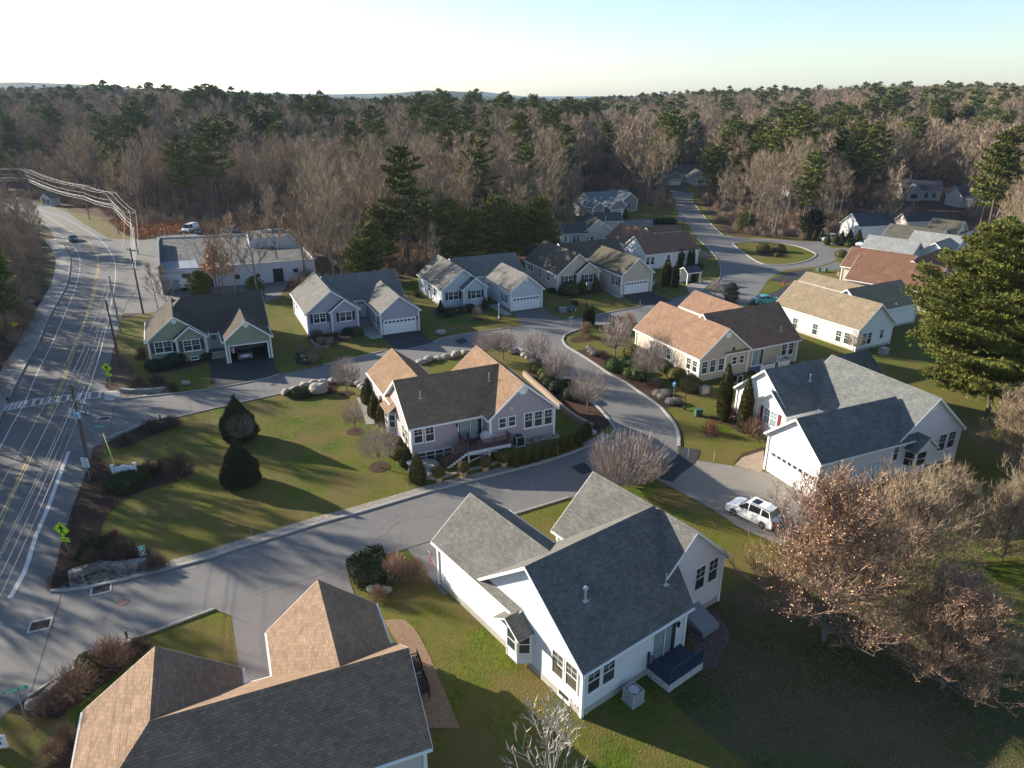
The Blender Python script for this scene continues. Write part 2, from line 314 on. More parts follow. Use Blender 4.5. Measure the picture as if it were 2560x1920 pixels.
# kerbs
def kerb(name,pts,w=.16,h=.13,m=GRAN,step=1.2):
    mb=MB(); strip(mb,pts,w,.02,0,h,step); struct(mb.build(name,m))
mb=MB(); strip(mb,KL[2:],.22,.02,0,.14,1.5); struct(mb.build('kerb',GRAN))
kerb('kerb',NE[1:6],w=.14); kerb('kerb',NE[6:9]); kerb('kerb',NE[9:12]); kerb('kerb',NE[13:15]); kerb('kerb',NE[17:23]); kerb('kerb',FE[2:5]); 
kerb('kerb',FE[18:40],w=.3); kerb('kerb',SE[2:3]+SE[1:2]); kerb('kerb',P('537,1524 335,1599')); kerb('kerb',P('237,1643 150,1692 72,1744'))
kerb('kerb',NL[:22],w=.28,h=.14); kerb('kerb',NL[17:30],w=.2); kerb('kerb',SU[5:],w=.12,h=.08)
ISL=P('1831,609 1860,606 1920,606 1978,613 2005,620 2021,626 2040,637.5 2018,652 1978,661 1940,663 1920,662 1893,655 1847,623')
sheet('island_lawn',ISL,.034,GRASS); kerb('kerb',ISL+ISL[:1],w=.3)
# gravel strip inside the kerb of the lower street
mb=MB(); strip(mb,NL[1:17],1.15,.036,0,None,1.0,1); struct(mb.build('gravel_strip',GRAVEL))
sheet('gravel_bed',PR('N','235,900 540,872 1080,720 1060,640 720,690 520,770 390,800'),.04,ground_mat('round_stones',[(.30,.25,.2),(.44,.4,.35),(.10,.08,.06)],[5,2.2],bump=.12,bs=7))
sheet('gravel_bed',PR('E','1040,400 1470,400 1500,430 1440,445 1060,480 1000,490'),.04,MT['round_stones'])
# driveways and walks
DR=[('R','1000,1030 1270,1150 1885,1080 1995,1312 1060,1490 1040,1420 1020,1180',ASPH_D),('B','1085,1165 1414,1126 1535,1232 1232,1302 1160,1255',ASPH_D),
 ('P','1281,779 1357,770 1403,800 1308,817',asphalt('asphalt_mid',(.10,.098,.095))),('C','962,1240 1197,1208 1385,1288 1105,1342',ASPH_D),('C','1610,868 1705,862 1742,918 1600,918',ASPH_D),
 ('T','700,580 1000,578 1700,548 1745,600 1330,602 1330,670 700,670',ASPH_G),('C','1340,290 1470,290 1560,360 1400,350',ASPH_D),
 ('D','318,778 470,765 640,765 800,785 700,812 440,806',ASPH_G),('D','500,832 720,830 700,880 612,884',ASPH_G),('D','400,1012 600,948 660,990 620,1020 440,1030',ASPH_G),('D','5,1112 200,1030 400,1010 330,1060 170,1132',ASPH_D),
 ('Hh','1290,190 1430,140 1700,8 1770,30 1560,215 1300,225',ASPH_D),
 ('P','1694,1128 1709,1147 1827,1164.6 1885,1172 1925,1186 2030,1245 2040,1300 1960,1365 1870,1330 1843,1316 1780,1273 1686,1223 1640,1197 1660,1166',asphalt('asphalt_warm',(.20,.18,.155))),
 ('P','1018,1372 1283,1287 1400,1370 1110,1490',ASPH_S),('P','600,1502 716,1465 866,1419 874,1450 893,1510 960,1600 800,1660 596,1720 596,1654 579,1541 537,1524',asphalt('asphalt_pinkish',(.15,.135,.13))),
 ('P','899,962 914,969 940,1000 1060,930 1040,905 960,912',ASPH_S)]
for i,(rg,s,m) in enumerate(DR): sheet('driveway',PR(rg,s),.033+i*.0003,m)
mbp=MB(); strip(mbp,P('1700,1118 1690,1146 1657,1168 1632,1192'),2.0,.05,0,None,1,1); struct(mbp.build('tarmac_patch',ASPH_D))
sheet('tarmac_patch',P('1427,1168 1460,1156 1475,1168 1480,1180 1455,1187'),.032,ASPH_D); sheet('tarmac_patch',P('1135,851 1160,845 1172,856 1148,862'),.032,ASPH_D)
CONCW=mat('walk_concrete',(.30,.28,.25),.9,(.24,.22,.2),2,.5)
for rg,s,m in [('B','892,1082 985,1072 1085,1165 1097,1192 1000,1207 945,1172',CONCW),('B','2010,912 2085,900 2212,990 2150,1002',CONCW),('C','750,1168 792,1163 967,1242 950,1262 900,1260',CONCW),('C','1500,1152 1592,1124 1742,1108 1640,1202 1540,1236',CONCW),
   ('F','1350,330 1400,325 1480,430 1515,552 1437,562 1390,420',CONCW),('I','190,1190 378,1128 380,1290 345,1322 128,1256',PAVER),('O','1215,285 1400,215 1520,380 1455,490 1420,585 1330,602 1275,500',BRICKP)]:
    sheet('walkway',PR(rg,s),.044,m,uv=True)
sheet('gravel_path',PR('K','1240,872 1330,858 1420,862 1500,930 1560,1020 1640,1180 1700,1320 1770,1480 1840,1659 1900,1800 1570,1800 1500,1350 1400,1120'),.03,TANGR)
sheet('concrete_ramp',PR('E','905,410 1010,405 1046,432 975,490 898,486'),.05,CONC)
# beds
BEDS=[('P','231,1135 250,1150 289,1187 341,1170 411,1170 483,1162 478,1187 434,1207 376,1219 312,1248 275,1280 258,1305 250,1336 268,1359 349,1365 401,1385 419,1407 372,1422 216,1468 128,1476 138,1423 155,1353 184,1263 208,1201 226,1149'),
 ('E','905,862 1050,770 1230,690 1540,640 1562,692 1320,792 1120,880 1000,912'),('B','470,1190 620,1150 880,1110 945,1170 820,1200 740,1230 640,1262 540,1262'),('B','1540,930 1990,930 2012,960 1800,990 1620,1030 1550,1000'),
 ('V','250,592 420,570 700,750 760,880 1000,1000 1400,1060 1680,1180 1800,1290 1885,1460 1570,1462 1400,1350 1200,1212 1000,1070 800,972 600,842 400,702'),
 ('G','1400,460 1500,410 1570,400 1700,560 1850,690 1975,706 2095,800 2172,900 2050,980 1985,950 1630,640 1500,540'),('D','0,872 60,845 130,835 185,880 110,905 0,912'),('C','2120,870 2212,830 2212,912 2150,900'),
 ('J','500,874 815,706 1000,570 1330,590 1000,860 500,1240 230,1210 60,1180 250,1050'),('R','180,1170 620,1130 1000,1060 1020,1120 800,1190 560,1250 220,1300'),('C','400,1180 760,1150 770,1205 560,1240 380,1240'),
 ('F','860,255 960,240 1180,250 1170,290 990,315 830,320'),('V','140,420 250,380 420,400 480,450 330,470 180,470'),('B','330,1370 480,1310 560,1380 450,1430 350,1425'),('Hh','950,1170 1160,1180 1240,1260 1190,1310 1080,1250 980,1230'),('Hh','1140,1600 1230,1500 1420,1440 1420,1490 1230,1530'),
 ('V','1560,940 1640,900 1850,1040 1980,1120 1900,1130 1750,1050'),('J','400,1659 640,1380 700,1340 650,1659')]
for i,(rg,s) in enumerate(BEDS): sheet('mulch_bed',PR(rg,s),.037+i*.0003,MULCH)
for rg,x,y,r in [('F',1270,290,.9),('F',1340,618,.95),('F',1550,925,1.1),('B',1912,1035,.9),('B',2100,1027,.6),('Hh',955,1335,.8),('E',2080,850,.6)]:
    c=g(rg,x,y); sheet('mulch_ring',[(c[0]+r*math.cos(t*.5236)*(1+.06*math.sin(t*5)),c[1]+r*math.sin(t*.5236)) for t in range(12)],.046,MULCH)
# road markings
def mark(path,w,m,step=1.5,z=.031,nm='lane_line'):
    mb=MB(); strip(mb,path,w,z,0,None,step); struct(mb.build(nm,m))
WL=P('60,535 110,560 124,571 159,594 182,614 197,640 200,658 197,687 185,730 162,785 130,860 95,929 61,1008 32,1060 0,1120')
mark(ext(WL,30),.13,PAINTW)
mark(P('90,520 124,533 162,545 203,568 246,596 269,620 285,649 289,678 285,721 275,776 257.5,854 246,898 222,975'),.13,PAINTW)
mark(P('172,1129 145,1201 116,1280 90,1340 60,1434 25,1495'),.34,PAINTW)
for d in (-.14,.14):
    y1=offset(P('100,530 133,551 174,577 197,588 226,611 242,637.5 246,658 243,687 234,727 217,791 191,859 162,941 142,990 119,1039'),d)
    mark(y1,.12,PAINTY); y2=ext(P('77,1139 43,1210 17,1265 0,1305'),25); mark(offset(y2,d),.12,PAINTY)
c1=PR('E','60,525 230,490 520,452 900,405'); c2=PR('E','20,583 200,548 500,505 890,458')
mark(c1,.2,PAINTW,z=.035,nm='crossing_line'); mark(c2,.2,PAINTW,z=.035,nm='crossing_line')
def interp(path,t):
    n=len(path)-1; k=min(int(t*n),n-1); f=t*n-k; a,b=path[k],path[k+1]; return (a[0]+(b[0]-a[0])*f,a[1]+(b[1]-a[1])*f)
for k in range(13):
    t=.02+k/12.6; a=interp(c1,min(t,1)); b=interp(c2,min(t,1)); mark([a,b],.32,PAINTW,z=.039,nm='crossing_bar')
# seams, manholes, drains
TAR=mat('tar',(.045,.045,.048),.7)
for s in ('E|1030,485 985,560 945,760 920,850','J|530,160 460,400 380,640 270,1000','K|0,700 400,570 920,410','L|0,620 130,572 290,530','A|1060,1390 1100,1300 1180,1180 1140,1130','K|1500,230 1650,186'):
    rg,q=s.split('|'); mark(PR(rg,q),.09,TAR,z=.037,nm='tar_seam')
def disc(name,c,r,m,label,cat,z=.045,group=None):
    mb=MB(); mb.lathe([(r,0),(r*.98,.02),(r*.8,.022),(r*.78,.012),(0.01,.012)],n=20); o=mb.build(name,m); o.location=(*c,z-.02); tag(o,label,cat,group)
IRON=mat('cast_iron',(.10,.07,.06),.7,(.06,.05,.05),8,.5); RUST=mat('rusty_iron',(.20,.12,.09),.8,(.14,.09,.08),10,.5)
disc('manhole_cover',g('J',1062,228),.45,RUST,'rust brown manhole cover in the lower side street','manhole cover')
disc('manhole_cover',g('R',1900,1450),.4,IRON,'dark manhole cover in the street beside the black driveway','manhole cover')
disc('manhole_cover',g('B',1400,1198),.4,IRON,'dark round cover in the black driveway of the lilac grey house','manhole cover')
disc('manhole_cover',g('E',250,1200),.35,IRON,'small dark manhole cover in the main road by the yellow lines','manhole cover')
for rg,x,y,rz,lb in [('J',348,428,22,'black storm drain grate in a concrete square at the lower corner'),('J',875,115,25,'dark storm drain inlet at the kerb of the lower street'),('E',895,650,5,'storm drain grate in the main road by the upper junction'),('W',618,412,60,'small drain at the kerb of the curving street')]:
    t=thing('storm_drain',lb,'storm drain',(*g(rg,x,y),.03),R(rz)); b=MB()
    for k in range(7): b.box((-.42+k*.14,0,.02),(.06,.7,.04))
    b.box((0,.38,.02),(1.0,.08,.045)); b.box((0,-.38,.02),(1.0,.08,.045)); b.build('grate',IRON,t)
    b=MB(); b.box((0,0,.004),(1.15,.95,.01)); b.build('pit',mat('pit_black',(.01,.01,.01)),t)
    b=MB()
    for s_ in (-1,1): b.box((0,s_*.56,.012),(1.4,.16,.03)); b.box((s_*.64,0,.012),(.14,.96,.03))
    b.build('surround',CONC,t)
FIT={
 'green':(25.24,(-41.7, 94.12),dict(M=('u', -8.41, 7.72, 0.53, 10.44, 3.04, 7.35, 5.25),L=('v', -8.42, -0.5, -0.83, 9.77, 3.28, 6.42),S=('v', -4.99, -0.63, -1.38, 8.98, 3.24, 4.96),G=('v', 0.94, 7.47, -4.82, 3.17, 3.19, 5.82))),
 'lilac':(24.94,(-24.42, 107.96),dict(M=('u', -3.79, 8.49, 2.29, 11.93, 3.42, 6.78),L=('v', -8.39, -0.05, -2.54, 11.04, 3.54, 6.75),S=('v', -4.84, -0.15, -3.06, 7.57, 3.5, 5.3),G=('v', 1.72, 8.36, -6.88, 3.76, 3.36, 5.92))),
 'bluewh':(24.95,(-5.34, 121.24),dict(M=('u', -2.32, 10.95, 5.42, 13.53, 3.29, 6.21),L=('v', -7.8, 0.62, -1.02, 12.24, 3.22, 6.54),S=('v', -4.42, 0.42, -2.28, 8.13, 3.27, 5.12),G=('v', 2.05, 8.53, -7.54, 3.13, 3.38, 6.04))),
 'beige':(24.83,(15.4, 133.98),dict(M=('u', -1.82, 11.99, 6.85, 14.37, 3.53, 6.23),L=('v', -9.53, -0.65, -3.53, 10.51, 3.57, 7.11),S=('v', -5.78, -0.57, -4.08, 6.5, 3.57, 5.49),G=('v', 0.5, 7.75, -9.2, 3.64, 3.67, 6.58))),
 'brownwh':(24.34,(31.66, 157.71),dict(M=('u', -8.87, 5.08, -9.51, -0.22, 3.31, 6.53),W=('v', -6.66, 1.79, -3.25, 10.49, 3.31, 6.44),B=('u', 5.74, 14.75, 10.18, 13.69, 3.33, 4.56))),
 'cream':(7.37,(20.09, 176.6),dict(L=('v', -4.03, 3.86, -5.79, 6.12, 3.32, 6.43),M=('u', 2.53, 10.24, 9.76, 15.14, 3.34, 5.27),N=('u', -8.84, -2.75, -6.26, -0.79, 3.33, 5.39))),
 'blue':(28.69,(30.23, 218.88),dict(R=('v', 5.93, 12.25, 2.96, 13.48, 3.34, 5.79),G=('v', -3.97, 2.06, -4.57, 5.94, 3.34, 5.61),L=('v', -9.89, -5.51, -4.09, 6.29, 3.35, 5.04),M=('u', -2.87, 13.96, 7.74, 14.17, 3.34, 5.63))),
 'fargreen':(8.49,(66.3, 303.39),dict(M=('u', -3.83, 11.43, 0.49, 9.4, 3.36, 6.6),G=('v', -5.59, 0.46, -8.94, 1.67, 3.41, 5.7),L=('v', -4.89, -0.63, 9.53, 19.76, 3.38, 5.03))),
 'sunroom':(9.39,(75.91, 290.25),dict(L=('v', -2.81, 4.24, 1.43, 11.82, 3.03, 5.71))),
 'tanwall':(26.33,(28.87, 94.48),dict(L=('v', -9.67, -0.88, -7.43, 6.77, 3.2, 6.68),M=('u', -5.37, 7.99, -7.34, 2.58, 3.19, 7.25),W=('v', 3.41, 9.38, 2.78, 13.13, 3.24, 5.43))),
 'tanroof':(28.28,(51.8, 108.91),dict(L=('v', -9.31, -1.22, -10.76, 4.76, 3.31, 6.63),W=('v', 6.19, 10.1, 1.19, 13.59, 3.33, 4.76),M=('u', -1.27, 11.71, -5.84, 2.22, 3.32, 6.22))),
 'brown':(44.1,(70.52, 132.0),dict(L=('v', -2.64, 6.01, -4.18, 7.62, 3.28, 6.45),Q=('v', -12.53, -2.85, -11.77, 2.71, 3.28, 6.95),X=('u', -2.18, 13.28, -8.86, -0.71, 3.28, 6.22))),
 'grey':(41.59,(85.46, 151.0),dict(W=('v', -5.62, 0.6, -2.03, 8.61, 3.32, 5.64),L=('v', 3.29, 11.25, -7.06, 2.98, 3.32, 6.18),X=('u', -1.66, 12.38, -7.51, -1.36, 3.32, 5.67))),
 'olive':(41.28,(100.72, 167.71),dict(L=('v', 1.71, 9.67, -2.74, 4.4, 3.33, 6.19),W=('v', -14.25, -6.26, -4.05, 7.84, 3.33, 6.2),X=('u', 4.31, 13.64, -2.84, 0.61, 3.35, 4.61))),
 'barn':(15.23,(85.96, 182.64),dict(M=('u', -0.28, 10.9, -3.87, 3.57, 3.32, 6.12))),
 'navy':(8.55,(103.41, 186.6),dict(M=('u', -1.47, 10.3, -0.72, 4.52, 3.35, 5.27))),
 'rwhite':(23.74,(32.91, 67.06),dict(G=('u', -10.24, 2.33, -8.75, -1.7, 3.97, 6.91),L=('v', -0.88, 8.86, -8.58, 4.43, 3.76, 7.78),M=('u', -4.77, 3.36, 0.69, 9.24, 3.65, 7.22),S=('u', -5.27, 5.91, 0.67, 5.46, 3.67, 5.51),R=('u', 3.65, 14.01, 5.3, 10.74, 3.67, 5.73))),
 'fgwhite':(37.14,(4.19, 41.63),dict(M=('u', -6.64, 4.68, -8.46, 2.28, 3.68, 7.88),G=('v', -6.77, 0.23, -2.43, 7.76, 3.78, 6.58),R=('v', 0.89, 8.94, -6.7, 3.27, 4.05, 7.62))),
 'fgbrown':(22.49,(-14.27, 32.92),dict(M=('u', -9.77, 6.98, -9.89, -1.8, 3.28, 6.28, 4.05),L=('v', -9.75, -1.64, -5.86, -0.46, 3.27, 6.27),G=('v', -0.1, 6.73, -5.8, 2.1, 3.3, 6.2))),
 'central':(24.7,(-7.33, 71.35),dict(M=('u', -6.3, 5.35, -7.19, 2.07, 3.85, 7.3),R=('v', 1.42, 9.33, -8.84, 3.98, 3.97, 7.31),G=('v', -6.28, 0.13, -0.7, 9.44, 3.94, 6.46))),
}
# ================================================================= HOUSES
OH=.35
WHITE=mat('white_trim',(.78,.78,.76),.55,(.70,.70,.68),2,.5); GLASS=mat('window_glass',(.02,.025,.03),.12,(.05,.06,.065),.9,.6,spec=.6)
GLASSG=mat('window_glass_screen',(.035,.05,.05),.3,(.06,.075,.07),2,.5); FOUND=mat('foundation',(.42,.40,.36),.9,(.33,.31,.28),1.5,.6)
DARKIN=mat('garage_interior',(.03,.028,.026),.9); METALV=mat('vent_metal',(.55,.56,.58),.4,metal=.4)
CURT=mat('curtain',(.28,.33,.33),.8,(.16,.22,.23),7,.3)
def rectpts(u0,u1,v0,v1): return [(u0,v0),(u1,v0),(u1,v1),(u0,v1)]
def slab(mb,quad,th=.16,uvdir=0):
    """roof slope: quad = eaveA, eaveB, ridgeB, ridgeA"""
    a,b,c,d=[Vector(q) for q in quad]; n=(b-a).cross(d-a).normalized()
    if n.z<0: n=-n
    eu=(b-a).normalized(); ev=n.cross(eu)
    if ev.z<0: ev=-ev
    top=[a,b,c,d]; uv=[((p-a).dot(eu)+a.x,(p-a).dot(ev)) for p in top]
    mb.face(top,0,uv); bot=[p-n*th for p in top]; mb.face(bot[::-1],1)
    for i in range(4): j=(i+1)%4; mb.face([bot[i],bot[j],top[j],top[i]],1)
class House: pass
HOUSES={}
def house(key,label,wallc,roofc,foundh=.35,opening=None,wallname=None,vents=(),name='house',recess=None,trimc=None,skew={}):
    th,O,bl=FIT[key]; h=House(); h.th=R(th); h.O=O; h.bl=bl; h.key=key
    t=thing(name,label,'house',(O[0],O[1],0),h.th); h.t=t
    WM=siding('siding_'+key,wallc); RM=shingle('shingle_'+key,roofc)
    TR=trimc or WHITE
    w=MB(); r=MB(); tr=MB(); fo=MB(); gu=MB()
    for bn,b in bl.items():
        ax,u0,u1,v0,v1,ze,zr=b[:7]; hip=b[7] if len(b)>7 else 0
        a0,a1,c0,c1=u0+OH,u1-OH,v0+OH,v1-OH
        half=(v1-v0)/2 if ax=='u' else (u1-u0)/2; sl=(zr-ze)/half
        zw=ze+OH*sl-.17   # wall top under slab
        zp=zr-.17
        # walls
        if opening and opening[0]==bn:
            _,o0,o1,oz=opening
            for (x0,x1,z0,z1) in ((a0,o0,0,zw),(o1,a1,0,zw),(o0,o1,oz,zw)): w.face([(x0,c0,z0),(x1,c0,z0),(x1,c0,z1),(x0,c0,z1)])
            dk=MB(); dk.face([(o0,c0+.05,.05),(o1,c0+.05,.05),(o1,c0+6,.05),(o0,c0+6,.05)]); dk.face([(o0,c0+6,0),(o1,c0+6,0),(o1,c0+6,oz),(o0,c0+6,oz)]); dk.face([(o0,c0+.05,oz),(o1,c0+.05,oz),(o1,c0+6,oz),(o0,c0+6,oz)])
            for xx in (o0,o1): dk.face([(xx,c0+.05,0),(xx,c0+6,0),(xx,c0+6,oz),(xx,c0+.05,oz)])
            dk.build('garage_interior',DARKIN,t)
        as_=skew.get(bn,u1)-OH
        if not(opening and opening[0]==bn): w.face([(a0,c0,0),(as_,c0,0),(as_,c0,zw),(a0,c0,zw)])
        w.face([(as_,c0,0),(a1,c1,0),(a1,c1,zw),(as_,c0,zw)]); w.face([(a1,c1,0),(a0,c1,0),(a0,c1,zw),(a1,c1,zw)]); w.face([(a0,c1,0),(a0,c0,0),(a0,c0,zw),(a0,c1,zw)])
        if ax=='v':
            m=(u0+u1)/2
            for c in (c0,c1): w.face([(a0,c,zw),(a1,c,zw),(m,c,zp)])
            slab(r,[(u0,v0,ze),(u0,v1,ze),(m,v1,zr),(m,v0,zr)]); slab(r,[(u1,v0,ze),(u1,v1,ze),(m,v1,zr),(m,v0,zr)])
            r.face([(m-.14,v0,zr+.012-.14*sl),(m-.14,v1,zr+.012-.14*sl),(m,v1,zr+.02),(m,v0,zr+.02)],0,[(0,0),(v1-v0,0),(v1-v0,.16),(0,.16)]); r.face([(m+.14,v0,zr+.012-.14*sl),(m+.14,v1,zr+.012-.14*sl),(m,v1,zr+.02),(m,v0,zr+.02)],0,[(0,0),(v1-v0,0),(v1-v0,.16),(0,.16)])
            for vv,sg in ((v0,-1),(v1,1)):      # rake boards
                for (ue,s2) in ((u0,-1),(u1,1)):
                    tr.face([(ue,vv+sg*.03,ze-.24),(m,vv+sg*.03,zr-.24),(m,vv+sg*.03,zr-.01),(ue,vv+sg*.03,ze-.01)]); tr.face([(ue,vv+sg*.03,ze-.24),(m,vv+sg*.03,zr-.24),(m,vv-sg*OH,zr-.24),(ue,vv-sg*OH,ze-.24)])
                    tr.face([(ue,vv+sg*.03,ze-.01),(m,vv+sg*.03,zr-.01),(m,vv,zr-.01),(ue,vv,ze-.01)])
            for ue,s2 in ((u0,-1),(u1,1)):
                gu.bx(min(ue,ue+s2*.11),max(ue,ue+s2*.11),v0+.02,v1-.02,ze-.17,ze-.05); tr.face([(ue,v0,ze-.2),(ue,v1,ze-.2),(ue-s2*OH,v1,ze-.2),(ue-s2*OH,v0,ze-.2)])
        else:
            m=(v0+v1)/2; ur=u0+hip; us=skew.get(bn,u1)
            if not hip: w.face([(a0,c1,zw),(a0,c0,zw),(a0,m,zp)])
            w.face([(as_,c0,zw),(a1,c1,zw),(a1,m,zp)])
            slab(r,[(u0,v0,ze),(us,v0,ze),(u1,m,zr),(ur,m,zr)]); slab(r,[(u0,v1,ze),(u1,v1,ze),(u1,m,zr),(ur,m,zr)])
            if hip: slab(r,[(u0,v0,ze),(u0,v1,ze),(ur,m,zr),(ur,m,zr-.001)])
            r.face([(ur,m-.14,zr+.012-.14*sl),(u1,m-.14,zr+.012-.14*sl),(u1,m,zr+.02),(ur,m,zr+.02)],0,[(0,0),(u1-ur,0),(u1-ur,.16),(0,.16)]); r.face([(ur,m+.14,zr+.012-.14*sl),(u1,m+.14,zr+.012-.14*sl),(u1,m,zr+.02),(ur,m,zr+.02)],0,[(0,0),(u1-ur,0),(u1-ur,.16),(0,.16)])
            for uu,sg in (((u0,-1),(u1,1)) if not hip and bn not in skew else ((u0,-1),) if bn in skew else ((u1,1),)):
                for ve in (v0,v1):
                    ue=us if (ve==v0 and uu==u1) else uu
                    tr.face([(ue+sg*.03,ve,ze-.24),(uu+sg*.03,m,zr-.24),(uu+sg*.03,m,zr-.01),(ue+sg*.03,ve,ze-.01)]); tr.face([(ue+sg*.03,ve,ze-.24),(uu+sg*.03,m,zr-.24),(uu-sg*OH,m,zr-.24),(ue-sg*OH,ve,ze-.24)])
                    tr.face([(ue+sg*.03,ve,ze-.01),(uu+sg*.03,m,zr-.01),(uu,m,zr-.01),(ue,ve,ze-.01)])
            for ve,s2 in ((v0,-1),(v1,1)):
                gu.bx(u0+.02,(us if ve==v0 else u1)-.02,min(ve,ve+s2*.11),max(ve,ve+s2*.11),ze-.17,ze-.05); ux=us if ve==v0 else u1; tr.face([(u0,ve,ze-.2),(ux,ve,ze-.2),(ux,ve-s2*OH,ze-.2),(u0,ve-s2*OH,ze-.2)])
        for x,y in ((a0,c0),(as_,c0),(a1,c1),(a0,c1)): tr.box((x,y,zw/2-.05),(.2,.2,zw-.12))
        fo.bx(a0-.02,min(a1,as_)+.02,c0-.02,c1+.02,0,foundh)
    if opening:
        fo=MB(); 
    h.wall=w.build('wall',WM,t); h.roof=r.build('roof',[RM,WHITE],t); h.tr=tr.build('trim',TR,t); gu.build('gutter',WHITE,h.roof)
    if fo.v: fo.build('foundation',FOUND,t)
    HOUSES[key]=h; return h
def plane(h,bn,f):
    b=h.bl[bn]; u0,u1,v0,v1=b[1:5]
    return {'f':((0,v0+OH),(0,-1),(1,0)),'l':((u0+OH,0),(-1,0),(0,-1)),'r':((u1-OH,0),(1,0),(0,1)),'b':((0,v1-OH),(0,1),(-1,0))}[f]
def onwall(h,bn,f,reg,x,y):
    p,n,t=plane(h,bn,f); ca,sa=math.cos(h.th),math.sin(h.th)
    r=ray(*px(reg,x,y)); rl=Vector((r.x*ca+r.y*sa,-r.x*sa+r.y*ca,r.z)); c=Vector((-h.O[0],-h.O[1])); cl=Vector((c.x*ca+c.y*sa,-c.x*sa+c.y*ca,CH))
    nn=Vector((n[0],n[1])); tt=((Vector(p)-cl.xy).dot(nn))/(rl.xy.dot(nn)); q=cl+rl*tt
    return q
def wframe(h,bn,f,reg,x,y):
    q=onwall(h,bn,f,reg,x,y); p,n,t=plane(h,bn,f)
    X=Vector((t[0],t[1],0)); N=Vector((n[0],n[1],0)); M=Matrix((( X.x,N.x,0,q.x),(X.y,N.y,0,q.y),(0,0,1,q.z),(0,0,0,1))); return M
def lbx(mb,M,x0,x1,y0,y1,z0,z1,mi=0): mb.box(((x0+x1)/2,(y0+y1)/2,(z0+z1)/2),(x1-x0,y1-y0,z1-z0),mi,0,M)
def win(h,bn,f,reg,x,y,w=.9,hh=1.5,kind='d',sh=None,glass=None,frame=None):
    M=wframe(h,bn,f,reg,x,y); g_=glass or GLASS; fr=MB(); e=.09; W2=w/2; H2=hh/2
    for (a,b,c,d) in ((-W2-e,W2+e,H2,H2+e),(-W2-e,W2+e,-H2-e,-H2),(-W2-e,-W2,-H2,H2),(W2,W2+e,-H2,H2)): lbx(fr,M,a,b,0,.06,c,d)
    n=2 if kind in('t','s') else 1
    if kind=='t': lbx(fr,M,-.05,.05,0,.058,-H2,H2)
    if kind in('d','t'): lbx(fr,M,-W2,W2,0,.045,-.03,.03)
    if kind=='s': lbx(fr,M,-.04,.04,0,.055,-H2,H2)
    if kind in('d','t') and hh>1.2:   # muntins in the upper sash
        for k in ((-.25,.25) if kind=='t' else (0,)):
            lbx(fr,M,k*w-.012,k*w+.012,0,.035,.03,H2)
        lbx(fr,M,-W2,W2,0,.033,H2/2-.01,H2/2+.014)
    lbx(fr,M,-W2-.13,W2+.13,0,.1,-H2-.14,-H2-.09)
    wo=fr.build('window',frame or WHITE,h.t); gb=MB(); lbx(gb,M,-W2,W2,.0,.022,-H2,H2); gb.build('pane',g_,wo)
    if kind=='s': 
        cb=MB(); lbx(cb,M,-W2+.1,-.1,.0,.027,-H2+.05,H2-.03); lbx(cb,M,.1,W2-.4,.0,.027,-H2+.05,H2-.03); cb.build('curtain',CURT,wo)
    if sh:
        for s in (-1,1):
            b=MB(); lbx(b,M,s*(W2+e+.24)-.2,s*(W2+e+.24)+.2,0,.05,-H2-.02,H2+.04)
            for k in range(8): lbx(b,M,s*(W2+e+.24)-.16,s*(W2+e+.24)+.16,.05,.062,-H2+.08+k*(hh-.1)/8,-H2+.16+k*(hh-.1)/8)
            b.build('shutter',sh,h.t)
    return wo
def vent(h,bn,f,reg,x,y,r=.38):
    M=wframe(h,bn,f,reg,x,y); b=MB(); n=20
    ring=[(r*math.cos(2*math.pi*k/n),r*math.sin(2*math.pi*k/n)) for k in range(n)]
    for rr,y0 in ((1,.05),): b.face([tuple(M@Vector((a*rr,y0,c*rr))) for a,c in ring])
    for k in range(n):
        a,c=ring[k],ring[(k+1)%n]; b.face([tuple(M@Vector((a[0],0,a[1]))),tuple(M@Vector((c[0],0,c[1]))),tuple(M@Vector((c[0],.05,c[1]))),tuple(M@Vector((a[0],.05,a[1])))])
    for k in range(5):
        z=-r*.6+k*r*.3; wv=math.sqrt(max(0,r*r-z*z))*.85; lbx(b,M,-wv,wv,.05,.062,z-.03,z+.02)
    b.build('gable_vent',WHITE,h.t)
def gdoor(h,bn,f,reg,x,y,w=4.88,hh=2.15,transom='row',col=None):
    M=wframe(h,bn,f,reg,x,y); M[2][3]=hh/2+.04; W2=w/2;H2=hh/2; b=MB()
    for (a,c,d,e_) in ((-W2-.14,W2+.14,H2,H2+.16),(-W2-.14,-W2,-H2,H2),(W2,W2+.14,-H2,H2)): lbx(b,M,a,c,0,.07,d,e_)
    d=b.build('garage_door',WHITE,h.t); p=MB()
    for k in range(4):
        z0=-H2+k*hh/4; lbx(p,M,-W2,W2,0,.03,z0+.012,z0+hh/4-.012)
        if k<3:
            for q in range(8): a=-W2+.08+q*w/8; lbx(p,M,a,a+w/8-.16,.03,.042,z0+.1,z0+hh/4-.1)
    p.build('door_panel',col or mat('garage_panel',(.74,.75,.76),.5,(.68,.69,.70),1,.5),d)
    gl_=MB()
    for q in range(8):
        a=-W2+.1+q*w/8; lbx(gl_,M,a,a+w/8-.2,.03,.045,H2-hh/4+.14,H2-.12)
    gl_.build('pane',GLASS,d)
